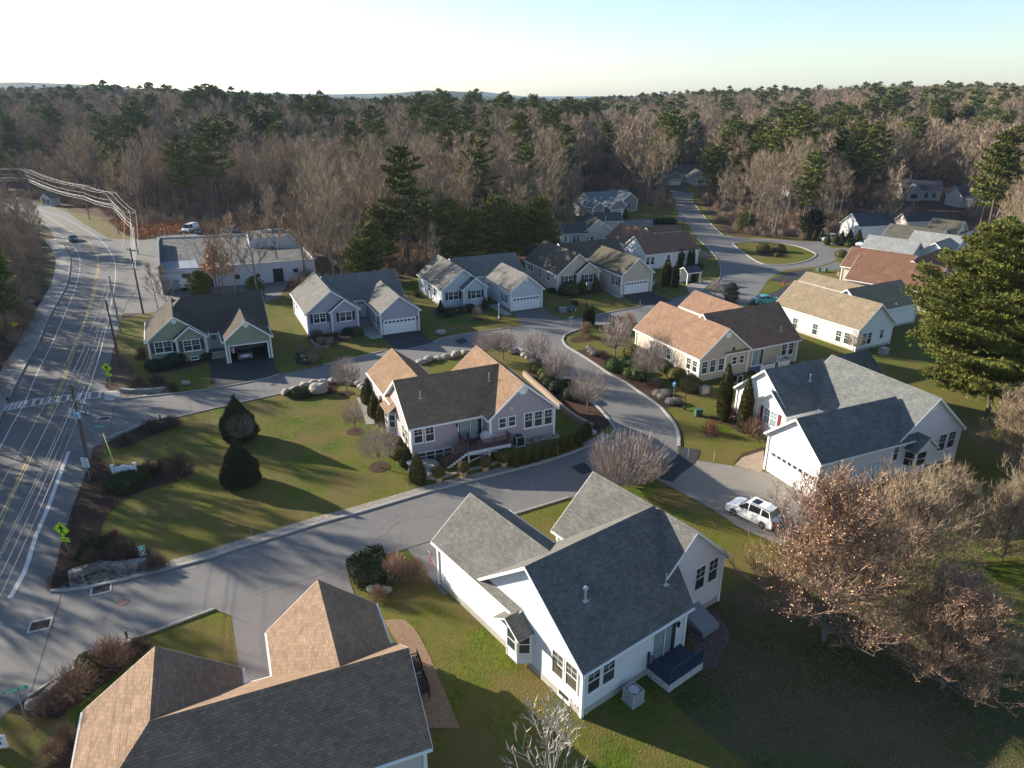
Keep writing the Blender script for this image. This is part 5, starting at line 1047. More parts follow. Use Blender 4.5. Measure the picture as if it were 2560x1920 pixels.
BL=[('ball','V',815,900,1.25,'clipped boxwood at the left end of the street bed'),('ball','V',930,920,1.05,'clipped boxwood second in the street bed'),('ball','V',985,815,1.1,'clipped boxwood at the back of the street bed'),('ball','V',1070,900,1.1,'clipped boxwood in the middle of the street bed'),('ball','V',1065,1000,1.05,'clipped boxwood at the front of the street bed'),('ball','V',1210,1020,1.5,'large boxwood by the thin bare tree'),
 ('mound','V',1120,660,1.15,'olive mound bush by the satellite dish'),('mound','V',1790,1030,1.15,'olive mound bush second from the tan house corner'),('mound','V',1990,1190,1.35,'large olive mound bush at the tan house corner'),('ball','V',1630,920,1.0,'green bush under the middle windows of the tan house'),('dark','V',1520,840,1.0,'dark shrub against the tan house wall'),('gold','V',1380,720,1.2,'low shrub behind the thin tree at the tan house'),('gold','V',1240,700,.9,'small brown green shrub by the tan house wall'),
 ('dark','B',1655,1000,1.0,'round dark bush under the first window of the blue grey house'),('dark','B',1845,960,1.05,'round dark bush between the windows of the blue grey house'),('dark','B',1760,970,.6,'low dark bush between larger ones at the blue grey house'),('gold','B',1608,1015,.5,'tiny gold bush at the bed edge of the blue grey house'),('gold','B',1800,978,.45,'low brown bush in the bed of the blue grey house'),('dark','B',1395,835,.55,'small dark bush at the far corner of the blue grey house'),
 ('dark','B',800,1160,.9,'dark shrub below the second window of the lilac grey house'),('gold','B',778,1165,.6,'small golden shrub below the second window of the lilac grey house'),('mound','B',872,1155,.85,'reddish mound bush by the walk of the lilac grey house'),
 ('grassball','B',572,1252,1.0,'left dry grass mound in the bed of the lilac grey house'),('grassball','B',628,1255,1.0,'right dry grass mound in the bed of the lilac grey house'),('grassball','B',508,1345,1.1,'dry grass mound behind the green utility box'),('grassball','B',488,1400,1.15,'dry grass mound right of the green utility box'),('grassball','B',405,1340,.9,'dry grass mound left of the green utility box'),
 ('dark','R',550,1175,1.35,'big round dark bush under the windows of the green house'),('dark','R',400,1225,1.1,'low dark bush left of the round one at the green house'),('dark','R',262,1235,1.15,'dark bush at the left corner of the green house'),('dark','R',975,1085,.8,'dark bush by the steps of the green house'),
 ('dark','C',555,1195,1.2,'dark bush at the window of the beige house'),('gold','C',505,1235,1.9,'wide low green shrub before the beige house'),('dark','C',425,1225,.8,'small dark bush at the left of the beige house bed'),('dark','C',345,1215,.8,'dark shrub at the side wall of the beige house'),
 ('gold','U',565,738,1.0,'lime green round bush before the white car'),('gold','U',660,758,1.0,'second lime green round bush before the white car'),('dark','U',705,725,1.25,'dark round bush between the lime ones'),('dark','U',640,690,1.1,'dark bush at the foot of the barn'),('gold','U',90,655,1.0,'low green bush at the island street edge'),
 ('mound','G',330,1180,.8,'rust brown bush along the rear wall corner of the central house'),('mound','G',310,1100,.9,'rust brown bush under the window of the central house'),
 ('junl','N',650,560,1.5,'spreading yellow green juniper in the road bed'),('junl','E',1100,1215,1.7,'spreading juniper in front of the white entrance sign'),('junl','F',870,300,1.4,'green juniper among the boulders'),('junl','E',1240,1120,1.0,'juniper right of the white entrance sign'),
 ('dark','C',1255,620,1.3,'dark hedge clump at the corner of the side street'),('dark','C',1310,618,1.3,'dark hedge bush in the middle of the corner clump'),('dark','C',1375,620,1.5,'dark hedge bush at the right of the corner clump'),('mound','D',90,860,1.4,'brown bush on the round island'),('mound','C',2170,860,1.4,'rounded brown shrub on the left of the round island'),('gold','D',75,905,.8,'small green bush on the round island'),
 ('gold','G',1530,450,1.0,'green shrub at the head of the block wall'),('ball','G',1580,490,.9,'green shrub second along the block wall'),('gold','G',1610,530,1.1,'spreading green shrub along the block wall'),('dark','G',1640,575,1.1,'dark green shrub midway down the wall bed'),('dark','G',1700,620,1.2,'shaded shrub in the lower wall bed'),('dark','G',1800,600,1.1,'dark shrub behind the street kerb in the wall bed'),('dark','G',1830,680,1.2,'dark shrub near the end of the wall bed'),('dark','Q',1180,915,.7,'small dark shrub near the big white house'),
 ('dark','Hh',1580,725,.8,'dark bush at the deck of the tan house'),('dark','C',1620,1000,.8,'dark red bush at the corner of the white house with brown roof'),('mound','D',630,905,1.2,'orange brown bush by the round street'),('gold','J',790,800,.9,'small green bush between the twiggy ones at the lower corner')]
for i,(k,rg,x,y,s,lb) in enumerate(BL): place(k,gz(rg,x,y),lb,'bush',i*.8,s)
for i,(x,y) in enumerate([(1595,1320),(1490,1280),(1610,1270),(1690,1410),(1560,1330),(1780,1400)]): place('lav',gz('V',x,y),'grey dried lavender clump in the mulch by the lamp post','lavender',i,1.1,'lavender clumps in the mulch by the lamp post')
for i,(x,y) in enumerate([(450,585),(480,625),(520,665)]): place('lav',gz('V',x,y),'pale grey plant in a row on the sunny tip of the bed','plant',i,1.1,'pale grey plants on the tip of the bed')
# juniper hedge mass next to the driveway
r_=random.Random(5); Cn=MB();N=MB()
hp=PR('K','935,425 1000,370 1110,320 1220,290 1260,400 1290,520 1180,600 1010,590'); cx=sum(p[0] for p in hp)/len(hp); cy=sum(p[1] for p in hp)/len(hp)
Cn.prism([((p[0]-cx)*.93,(p[1]-cy)*.93) for p in hp],0,.75)
for k in range(16000):
    x=r_.uniform(-6,6);y=r_.uniform(-6,6)
    if inside((x+cx,y+cy),hp): 
        z=.8+.18*math.sin(x*2.3)*math.sin(y*2.9)+r_.uniform(-.1,.08); blade(N,Vector((x,y,z)),rdir(r_,.55,.5),.3,.09,r_)
for a,b in zip(hp,hp[1:]+hp[:1]):
    for k in range(160):
        t=r_.random(); blade(N,Vector((a[0]+(b[0]-a[0])*t-cx,a[1]+(b[1]-a[1])*t-cy,r_.uniform(.1,.85))),(Vector((a[0]-cx,a[1]-cy,.2)).normalized()+rdir(r_)*.6).normalized(),.24,.07,r_)
t=thing('juniper_hedge','low dark green juniper mass beside the lower driveway','hedge',(cx,cy,0)); Cn.build('branches',mat('hedge_green',(.02,.03,.012),.85,(.05,.06,.02),island=True),t); N.build('foliage',MT['hedge_green'],t)
# dead ground cover filling the road side bed
r_=random.Random(6); gc=MB(); bedp=PR(*BEDS[0])
for k in range(16000):
    x=r_.uniform(-42,-24);y=r_.uniform(40,64)
    if inside((x,y),bedp): blade(gc,Vector((x,y,.03)),rdir(r_,.5,.6),r_.uniform(.25,.6),.035,r_)
o=gc.build('ground_cover',mat('dead_cover',(.045,.028,.022),.95,(.12,.075,.055),island=True)); o['kind']='stuff'; o['label']='dead brown ground cover on the bank beside the main road'; o['category']='ground cover'
# twiggy shrubs
S,T=shrubby(820,1.0,1.0,1700,.3,.018); proto('twb','bare_shrub',[('stems',S,BARK),('crown',T,TWIGD)])
S,T=shrubby(821,1.0,1.0,1100,.36,.02); proto('twt','bare_shrub',[('stems',S,BARK),('crown',T,TWIGR)])
S,T=shrubby(822,1.0,1.0,700,.36,.018,leaf=300); proto('twr','red_shrub',[('stems',S,BARK),('crown',T,REDL)])
TB=[('twb','E',1550,1130,1.75,2.5,'large round bare bush at the lawn edge behind the entrance sign'),('twb','E',1290,1120,1.3,1.4,'low dark red bush right of the entrance sign'),('twb','E',1400,1085,1.0,1.2,'small dark bush between sign and large round bush'),('twb','E',1090,870,1.2,1.4,'dark bush at the near end of the upper stone bed'),('twb','E',1310,750,1.9,1.3,'wide greyish twig bush in the upper stone bed'),('twb','E',1480,715,1.5,1.4,'brown bush at the far end of the upper stone bed'),
 ('twb','E',1200,375,1.7,1.8,'left twiggy bush above the stone wall at the green house'),('twb','E',1360,365,1.6,1.7,'right twiggy bush above the stone wall at the green house'),('twb','E',1482,400,1.2,1.1,'small twig bush at the end of the upper stone wall'),('twb','R',105,1110,1.2,2.2,'reddish twig bush at the side of the green house'),
 ('twb','N',850,640,1.7,2.2,'large brown bush above the lower stone wall'),('twr','N',785,440,.8,1.0,'small red bush at the edge of the lower lawn'),('twb','N',600,690,1.3,1.6,'dark bush left of the lower stone wall'),('twb','N',1140,690,1.3,1.1,'brown bush at the right end of the lower stone wall'),('twb','N',310,830,1.1,1.0,'low dark bush at the road corner'),('twb','N',470,730,1.0,.9,'low brown bush behind the lower stone wall'),
 ('twt','J',960,770,1.75,2.2,'big russet twig bush above the brown roofed foreground house'),('twt','J',640,1010,1.75,2.0,'second russet twig bush down the lower bed'),('twt','J',400,1170,1.4,1.3,'russet twig bush near the street sign'),('twb','J',1190,640,1.2,1.0,'low brown bush at the lawn corner of the foreground house'),('twt','J',560,1420,.9,1.3,'pinkish dried shrub beside the lit roof edge'),('twt','J',450,1560,1.0,1.2,'dried shrub at the bottom left roof corner'),
 ('twt','K',1350,500,1.4,2.3,'tall tan twig bush right of the juniper hedge'),('twt','K',1520,520,1.3,2.1,'tan twig bush next to the big white house garage'),('twt','K',1195,690,.9,1.3,'small rust bush by the pale stones'),
 ('twr','Hh',955,1320,1.35,1.6,'round orange weeping shrub on the lawn'),('twt','Hh',1330,1340,2.0,2.4,'golden spreading shrub at the paver walk of the big white house'),('twt','Hh',1130,1190,1.3,1.6,'grey twig shrub between the two arborvitae columns'),('twt','V',400,385,1.5,2.5,'tan twig bush at the foot of the twin arborvitae'),
 ('twb','B',530,1200,1.5,1.6,'dark twig bush at the corner of the lilac grey house'),('twr','B',690,1190,1.2,1.1,'dark red bush in the bed of the lilac grey house'),('twb','V',650,690,1.3,1.0,'brown bush left of the upright tree'),('twb','V',740,730,1.3,.8,'low reddish brown bush at the front of the sunny bed'),('twb','V',1450,1150,1.6,1.1,'brown twig bush in the mulch below the thin tree'),
 ('twr','F',1125,280,1.2,.9,'low reddish shrub beside the big boulder'),('twb','G',1990,930,1.2,.8,'dark twig bush at the end of the block wall'),('twt','C',1910,1300,1.2,1.3,'brown bush right of the blue spruce'),('twb','V',890,310,2.0,2.8,'tall tan thicket behind the upright tree'),('twt','V',1050,260,1.6,2.8,'tan twig clump at the corner of the tan house lawn')]
for i,(k,rg,x,y,w,H,lb) in enumerate(TB): place(k,gz(rg,x,y),lb,'bush',i*.77,w,sz=H)
# large foreground tree with rust leaves, shrubs, birches, bud tree
orn('fgt',640,10.8,tw=11,multi=7,base=.08,cw=1.45,spread=.25,twl=.9,tww=.034,nl=20,sub=9,r0=.1,leaf=7000,lsz=.075,lm=DRYL,m=TWIGR); place('fgt',(20.9,37.6,0),'big leafless tree with rusty hanging leaves in front of the patio','tree',.2,.93)
orn('fgt2',641,9,tw=11,multi=7,base=.06,cw=1.75,spread=.3,twl=.9,tww=.034,nl=17,sub=9,r0=.09,leaf=500,lsz=.06,lm=REDL,m=mat('twig_gold',(.20,.15,.10),.9,(.36,.28,.19),island=True)); place('fgt2',(27.5,42.5,0),'tan bare tree behind the rusty leaved one','tree',1.2,.86)
place('fgt2',(33.2,47.2,0),'golden bare tree nearest the bay window of the big white house','tree',2.9,.68); place('fgt2',(27.8,35.6,0),'low spreading bare tree at the right of the rusty leaved one','tree',4.4,.62)
place('fgt',(26.5,33.5,0),'brown tangle of bare stems at the lower right of the rusty leaved tree','tree',2.6,.62)
place('fgt2',(38.5,46.5,0),'fawn bare thicket at the far end of the brush behind the lawn','tree',3.3,.6)
place('fgt2',(48.5,60.5,0),'grey tan bare tree under the huge pine by the lit grass','tree',1.9,.75)
place('fgt2',(45.5,50.5,0),'bare tree with red buds at the right edge','tree',5.2,.85)
orn('birch',642,13,tw=9,multi=2,base=.2,cw=.9,spread=.5,twl=1.3,tww=.035,nl=16,sub=7,r0=.13,bk=BARKB,m=TWIG); place('birch',(50.5,58.0,0),'white barked birch at the right edge below the huge pine','tree',.4,.8); place('birch',(47.0,55.0,0),'leaning white barked birch left of the other birch','tree',2.2,.62)
orn('bud',643,8,tw=3,multi=2,base=.25,cw=.95,spread=.6,twl=.45,tww=.05,nl=13,sub=5,r0=.08,leaf=260,lsz=.05,lm=REDL,m=mat('twig_pale',(.32,.29,.25),.9,(.45,.41,.36),island=True),bk=bark('bark_pale',(.26,.24,.21),(.36,.33,.29))); place('bud',(1.9,25.0,0),'pale branching tree top with red buds at the bottom edge','tree',.8,1.0)
# ================================================================= STONES AND WALLS
STONE=mat('boulder_stone',(.36,.32,.27),.9,(.24,.22,.20),1.5,.6,bump=.04,bscale=5); STONEB=mat('field_stone',(.30,.29,.27),.9,(.19,.185,.18),3,.6,bump=.03,bscale=8)
def rock(seed,m=STONE):
    r_=random.Random(seed); b=bmesh_ico(2); o=[]
    for v in b[0]:
        k=1+.22*noise.noise(v*1.6+Vector((seed*3.1,0,0)))+.08*noise.noise(v*4+Vector((seed,2,0))); w=v*k; w.z=max(w.z*.8,-.35); o.append(w)
    mb=MB(); mb.v=[tuple(w) for w in o]; mb.f=b[1]; mb.m=[0]*len(b[1]); x=mb.build('boulder',m,smooth_=False,link=False); return x.data
import bmesh
def bmesh_ico(n):
    bm=bmesh.new(); bmesh.ops.create_icosphere(bm,subdivisions=n+1,radius=1); v=[Vector(a.co) for a in bm.verts]; f=[tuple(q.index for q in p.verts) for p in bm.faces]; bm.free(); return v,f
RK=[rock(k) for k in range(6)]
def boulder(x,y,s,lb,group=None,rz=0,sq=1,z=0):
    o=bpy.data.objects.new('boulder',RK[int(abs(x*7+y*3))%6]); COL.objects.link(o); o.location=(x,y,z+s*.45*sq); o.scale=(s*1.15,s*.85,s*.8*sq); o.rotation_euler=(0,0,rz); tag(o,lb,'boulder',group)
for i,(x,y) in enumerate([(525,365),(592,342),(670,330),(745,316),(830,298),(902,275),(1270,252),(1328,272),(1393,278),(1430,305),(1470,325),(1490,350)]): c=g('G',x,y+14); boulder(c[0],c[1],.62+.14*math.sin(i*2.1),'pale boulder in the row edging the lawn behind the central house','boulder row along the lawn edge',i)
for i,(x,y,s) in enumerate([(1415,250,.5),(1392,235,.55),(1355,212,.55),(1312,205,.6),(1265,190,.55),(1195,190,.6),(1140,188,.6),(1062,205,.7),(982,212,.7),(905,232,.7),(820,258,.55),(740,285,.6)]): c=g('F',x,y+8); boulder(c[0],c[1],s,'grey boulder in the curved row around the bare tree','boulder row around the lawn tip',i*1.3)
c=g('F',1030,285); boulder(c[0],c[1],1.15,'largest boulder, pale and block shaped, on the lawn tip',None,.3,1.1)
for rg,x,y,s,lb in [('R',690,1445,.5,'flat white stone on the lawn of the green house'),('B',1600,1160,.75,'round boulder on the lawn of the blue grey house'),('K',1150,610,.45,'pale upright stone beside the rust bush'),('K',1262,620,.4,'pale leaning stone right of the rust bush'),('G',2000,985,.5,'white stone at the end of the arborvitae row'),('J',300,1130,.5,'bluish stone at the lower corner bed'),('J',1150,580,.35,'white stone at the driveway lawn corner'),('F',970,295,.35,'small white stone beside the largest boulder')]:
    c=g(rg,x,y); boulder(c[0],c[1],s,lb)
for i,(x,y) in enumerate([(540,1240),(570,1235),(600,1255),(625,1240),(560,1275),(590,1290),(620,1290),(650,1262),(580,1330),(560,1350),(610,1355)]): c=g('G',x,y); boulder(c[0],c[1],.42,'flat grey stone in the loose pile under the deck stair','stone pile beside the deck stair',i)
def drywall(label,path,h,w,stone,seed,cat='stone wall',name='stone_wall',blk=False,sz_=.3):
    r_=random.Random(seed); p=resample(path,.25); b=MB(); n=int(h/(.17 if blk else .16))
    for lay in range(n):
        i=0
        while i<len(p)-1:
            L=(.45 if blk else r_.uniform(.25,.6)); st=max(1,int(L/.25)); a=Vector(p[i]); c=Vector(p[min(i+st,len(p)-1)]); d=(c-a)
            if d.length<.05: break
            m=(a+c)/2; jit=0 if blk else r_.uniform(-.06,.06); z0=lay*(.17 if blk else .16)
            b.box((m.x,m.y+jit,z0+.085),(d.length-.03,w*(1 if blk else r_.uniform(.8,1.1)),.155 if blk else r_.uniform(.12,.17)),0,math.atan2(d.y,d.x)+(0 if blk else r_.uniform(-.08,.08)))
            i+=st
    o=b.build(name,stone); tag(o,label,cat); return o
drywall('dry stone wall at the mouth of the lower side street',PR('N','395,790 520,745 620,705 800,705 960,685 1070,668'),.75,.55,STONEB,1)
drywall('dry stone wall beside the concrete ramp at the upper street',PR('E','1045,415 1160,420 1300,415 1470,400'),.6,.5,STONEB,2)
drywall('low stone edging at the near end of the upper bed',PR('E','930,840 1010,800 1090,770 1200,725 1260,700'),.32,.5,STONEB,3); drywall('low stone edging at the far end of the upper bed',PR('E','1290,715 1380,690 1450,680'),.3,.4,STONEB,4)
drywall('low stone edging beside the russet bushes at the lower corner',PR('J','820,715 760,760 690,790 600,850 480,960 350,1080 290,1130'),.32,.4,STONEB,5)
BLK=mat('block_stone',(.36,.27,.20),.9,(.25,.19,.15),3,.6,bump=.02,bscale=10)
drywall('tan block retaining wall curving beside the central house',PR('G','1415,480 1500,560 1600,645 1700,740 1850,860 2010,945'),.85,.35,BLK,6,'retaining wall','retaining_wall',True)
drywall('low tan block edging in the bed of the lilac grey house',PR('B','478,1215 500,1250 560,1280 632,1272'),.35,.25,BLK,7,'garden edging','garden_edging',True); drywall('tan block edging by the walk of the lilac grey house',PR('B','690,1165 730,1195 815,1195'),.35,.25,BLK,8,'garden edging','garden_edging',True)
drywall('stone curb along the terrace behind the central house',PR('G','560,1370 650,1380 760,1350 900,1310 1050,1275 1200,1235'),.3,.3,STONEB,9,'garden edging','garden_edging',True)
# ================================================================= WORKSHOP BUILDING
WBW=mat('workshop_white',(.50,.54,.60),.8,(.42,.46,.52),1.2,.5); WROOF=ground_mat('workshop_roof',[(.12,.122,.12),(.17,.168,.16),(.08,.082,.085)],[.25,1.5],bump=.01,bs=6)
ZR=3.6
t=thing('workshop_building','long white flat roofed workshop with signboard lettering beside the car park','building',(0,0,0))
fr=[(gp(*px('S',90,690),ZR)),(gp(*px('S',612,680),ZR))]
A=g('S',95,690,ZR); B_=g('S',612,668,ZR); Cc_=g('S',2040,560,ZR); D_=g('S',1888,398,ZR); E_=g('S',1550,402,ZR); F_=g('S',1200,250,ZR); G_=g('S',90,290,ZR)
foot=[A,B_,Cc_,D_,E_,F_,G_]
mb=MB(); n=len(foot)
for i in range(n):
    a,b=foot[i],foot[(i+1)%n]; mb.face([(a[0],a[1],0),(b[0],b[1],0),(b[0],b[1],ZR+.25),(a[0],a[1],ZR+.25)])
mb.build('wall',WBW,t)
mb=MB(); mb.poly(foot,ZR); mb.build('roof',WROOF,t)
mb=MB()
for i in range(n):
    a,b=Vector(foot[i]),Vector(foot[(i+1)%n]); d=b-a; m=(a+b)/2; mb.box((m.x,m.y,ZR+.28),(d.length+.1,.22,.1),0,math.atan2(d.y,d.x))
mb.build('parapet',mat('parapet',(.33,.33,.33),.8),t)
# tall end blade wall
a=Vector(g('S',72,265,ZR+1.6)); b=Vector(g('S',88,640,ZR+1.6)); d=b-a; m=(a+b)/2; mb=MB(); mb.box((m.x,m.y,(ZR+1.7)/2),(d.length,.3,ZR+1.7),0,math.atan2(d.y,d.x)); mb.build('end_wall',mat('blade_wall',(.16,.18,.20),.8),t)
# sunk front canopy and signboard
u=(Vector(B_)-Vector(A)).normalized(); nrm=Vector((u.y,-u.x))
def wp(s,o,z): p=Vector(A)+u*s+nrm*o; return (p.x,p.y,z)
LW=(Vector(B_)-Vector(A)).length; an=math.atan2(u.y,u.x)
mb=MB(); c=wp(LW/2,.25,2.75); mb.box(c,(LW+.4,.3,1.9),0,an); sb=mb.build('signboard',mat('signboard_white',(.60,.64,.72),.6),t)
r_=random.Random(3); mb=MB()
for k in range(16):
    c=wp(.35+k*LW*.55/16,.42,3.25+(.05 if k%3 else 0)); w=LW*.55/16*.62
    st=r_.randrange(3); M_=Matrix.Translation(c)@Matrix.Rotation(an,4,'Z')
    for (x0,x1,z0,z1) in ([(-w/2,-w/4,-.2,.2),(w/4,w/2,-.2,.2),(-w/4,w/4,-.05,.04)],[(-w/2,-w/4,-.2,.2),(-w/4,w/2,.1,.2),(-w/4,w/2,-.2,-.1)],[(-w/8,w/8,-.2,.2),(-w/2,w/2,.1,.2)])[st]: lbx(mb,M_,x0,x1,-.02,.02,z0,z1,1 if 3<k<8 else 0)
mb.build('lettering',[mat('letter_red',(.45,.06,.06),.6),mat('letter_blue',(.05,.09,.35),.6)],sb)
mb=MB(); 
for s,w,z0,z1 in ((LW*.64,1.6,1.9,2.95),(LW*.88,.5,2.2,2.9)): c=wp(s,.42,(z0+z1)/2); mb.box(c,(w,.05,z1-z0),0,an)
mb.build('window',GLASS,t)
u2=(Vector(Cc_)-Vector(B_)).normalized(); an2=math.atan2(u2.y,u2.x); L2=(Vector(Cc_)-Vector(B_)).length; n2=Vector((u2.y,-u2.x))
mb=MB()
for f,w,z0,z1 in ((.05,1.6,0,2.4),(.66,1.9,0,2.6),(.30,.8,1.2,2.0),(.48,.7,1.2,1.9),(.82,.9,1.6,2.3)):
    p=Vector(B_)+u2*L2*f+n2*.04; mb.box((p.x,p.y,(z0+z1)/2),(w,.1,z1-z0),0,an2)
mb.build('doorway',mat('dark_opening',(.03,.03,.032),.8),t)
for rg,x,y in (('S',412,258),('S',645,465),('S',665,520),('S',360,520)):
    c=g(rg,x,y+22,ZR); mb=MB(); mb.tube([(c[0],c[1],ZR-.1),(c[0],c[1],ZR+.9)],.12,8); mb.lathe([(.2,0),(.2,.2),(.05,.3)],(c[0],c[1],ZR+.85),8); mb.build('roof_vent',METALV,t)
q=[g('S',120,575,ZR),g('S',320,572,ZR),g('S',545,545,ZR),g('S',600,660,ZR),g('S',110,668,ZR)]
mb=MB(); mb.poly(q,ZR+.04); mb.build('roof_patch',mat('roof_patch',(.16,.20,.26),.8,(.24,.25,.26),1.5,.5),t)
t=thing('outbuilding','small white flat roofed outbuilding with a teal hatch behind the workshop','building',(0,0,0)); ZO=5.6
ft=[g('S',1228,285,ZO),g('S',1822,240,ZO),g('S',1742,155,ZO),g('S',1180,190,ZO)]
mb=MB()
for i in range(4): a,b=ft[i],ft[(i+1)%4]; mb.face([(a[0],a[1],0),(b[0],b[1],0),(b[0],b[1],ZO),(a[0],a[1],ZO)])
mb.build('wall',WBW,t); mb=MB(); mb.poly(ft,ZO); mb.build('roof',WROOF,t)
c=g('S',1595,200,ZO); mb=MB(); mb.box((c[0],c[1],ZO+.3),(2.2,1.6,.7)); mb.build('roof_hatch',mat('teal_paint',(.05,.16,.17),.5),t); mb=MB(); mb.box((c[0]-2.5,c[1],ZO+.25),(1.6,1.4,.5)); mb.build('roof_unit',METALV,t)
# ================================================================= POLES AND WIRES
POLE=mat('pole_wood',(.075,.058,.048),.9,(.13,.105,.085),4,.6,bump=.01,bscale=30); POLEG=mat('pole_grey',(.20,.19,.175),.9,(.28,.26,.24),4,.6); WIREM=mat('wire_metal',(.26,.26,.26),.6,metal=.2); INS=mat('insulator',(.42,.50,.55),.35); XFM=mat('transformer_paint',(.30,.42,.50),.5)
def pole(x,y,H,lb,arms=1,m=POLE,tr=False,rz=0,lean=(0,0)):
    t=thing('utility_pole',lb,'utility pole',(x,y,0),rz); mb=MB(); mb.tube([(0,0,-.2),(lean[0],lean[1],H)],[.17,.11],10); mb.build('pole',m,t)
    tx,ty=lean
    for k in range(arms):
        z=H-(1.9 if arms>1 else .35)-k*1.0; a=MB(); a.box((tx,ty+.12,z),(2.5,.1,.12)); ar=a.build('crossarm',m,t)
        for xx in (-1.15,-.6,.6,1.15): i_=MB(); i_.lathe([(.05,0),(.09,.06),(.05,.12),(.08,.18),(.03,.25)],(tx+xx,ty+.12,z+.06),8); i_.build('insulator',INS,ar)
    if tr:
        for s in tr: c=MB(); c.lathe([(.1,0),(.17,.04),(.18,.5),(.13,.56),(.04,.62)],(tx+s,ty-.3,H-3.2),12); c.tube([(tx+s,ty-.3,H-2.6),(tx+s,ty-.3,H-2.3)],.03,6); c.build('transformer',XFM,t)
    return t
PN=[(-40.3,59.7,9.6),(-59.9,103.8,9.0),(-61.5,114.2,11.0),(-85.5,161.8,9.6),(-103.1,187.4,10.6),(-123.4,210.5,9.6),(-166.2,251.9,10.4)]
pole(-40.3,59.7,9.6,'dark wooden utility pole with crossarms and transformers nearest the camera',2,POLE,(-.55,.45,.0),R(-22),(.25,.1))
pole(-52.6,89.3,9.3,'plain brown utility pole on the verge of the green house',0)
pole(-59.9,103.8,9.0,'pale grey utility pole beside the car park entrance',0,POLEG); pole(-61.5,114.2,11.0,'brown utility pole with a blue transformer at the car park',1,POLE,(.4,),R(-30))
pole(-85.5,161.8,9.6,'utility pole at the corner of the fern bank',1,POLEG,False,R(-25)); pole(-103.1,187.4,10.6,'utility pole on the grass verge of the road bend',1,POLEG,(.4,),R(-35)); pole(-123.4,210.5,9.6,'utility pole in front of the woods beyond the bend',1,POLEG,False,R(-45)); pole(-166.2,251.9,10.4,'farthest utility pole above the small kiosk',1,POLEG,False,R(-50))
pole(-61.5,24,9,'utility pole left of the main road out in the trees',0)
LINE=[(-25,18,9.6)]+[PN[0],PN[1],PN[2],PN[3],PN[4],PN[5],PN[6],(*gp(-150,412,10.6),10.6)]
def wire(dx,dz,lb,r=.022,sag=.55,line=LINE):
    mb=MB()
    for a,b in zip(line,line[1:]):
        d=Vector((b[0]-a[0],b[1]-a[1])); L=d.length; nn=Vector((-d.y,d.x))/L; pts=[]
        for k in range(13):
            t=k/12; z=a[2]+(b[2]-a[2])*t+dz-sag*4*t*(1-t)*(L/40)**1.2; pts.append((a[0]+d.x*t+nn.x*dx,a[1]+d.y*t+nn.y*dx,z))
        mb.tube(pts,r*(1.25 if a[1]>110 else .8),4,cap=False)
    tag(mb.build('overhead_wire',WIREM),lb,'overhead wire')
for dx,dz,r,lb in ((-1.15,-.05,.013,'topmost overhead wire on the field side of the poles'),(0,.1,.013,'topmost overhead wire over the pole heads'),(1.15,-.05,.013,'topmost overhead wire on the road side of the poles'),(.2,-1.9,.013,'single overhead wire in the middle of the pole line'),(.15,-2.9,.02,'upper of the thick cables low on the poles'),(-.15,-3.3,.02,'middle of the thick cables low on the poles'),(.15,-3.8,.017,'lowest thick cable on the pole line')): wire(dx,dz,lb,r)
wire(0,-.2,'wire from the plain brown pole to the near pole',.012,.5,[(-40.3,59.7,9.2),(-52.6,89.3,9.3),(-59.9,103.8,9.0)])
# guy wires by the sign
t=MB(); t.tube([(-40.2,59.9,7.0),g('E',995,1060)+(0.0,)],.02,4); tag(t.build('guy_wire',WIREM),'guy wire running from the near pole towards the entrance sign','guy wire')
t=MB(); a=g('E',995,1062); b=g('E',915,900); v=Vector((a[0]-b[0],a[1]-b[1])); t.tube([(a[0],a[1],.05),(a[0]-v.x*.8,a[1]-v.y*.8,2.1)],.05,6); tag(t.build('guy_guard',mat('yellow_guard',(.55,.5,.12),.6)),'yellow plastic guard on the guy wire','guy guard')
# ================================================================= SIGNS
YG=mat('sign_yellow_green',(.50,.78,.02),.45); BLK_=mat('sign_black',(.012,.012,.012),.6); SGN=mat('sign_white',(.72,.76,.80),.5); GRN=mat('street_sign_green',(.01,.25,.20),.45); POST=mat('galvanised_post',(.30,.32,.34),.5,metal=.5); YEL=mat('sign_amber',(.75,.60,.03),.5)
def poly3(mb,pts,M,y0=0,y1=.01,mi=0):
    mb.face([tuple(M@Vector((a,y1,b))) for a,b in pts],mi); mb.face([tuple(M@Vector((a,y0,b))) for a,b in pts][::-1],mi)
    n=len(pts)
    for i in range(n): a,b=pts[i],pts[(i+1)%n]; mb.face([tuple(M@Vector((a[0],y0,a[1]))),tuple(M@Vector((b[0],y0,b[1]))),tuple(M@Vector((b[0],y1,b[1]))),tuple(M@Vector((a[0],y1,a[1])))],mi)
WALK=[[(-.06,.30),(0,.36),(.06,.30),(.03,.24),(-.03,.24)],[(-.08,.22),(.07,.22),(.10,.12),(.05,-.04),(-.05,-.04),(-.10,.05)],[(-.08,.20),(-.22,.07),(-.26,.0),(-.21,-.01),(-.10,.09)],[(.07,.21),(.19,.12),(.20,.0),(.15,.01),(.13,.09),(.05,.12)],[(-.05,-.03),(.03,-.03),(-.02,-.2),(-.06,-.36),(-.14,-.36),(-.10,-.18)],[(-.01,-.03),(.07,-.03),(.14,-.18),(.26,-.33),(.19,-.37),(.06,-.2)]]
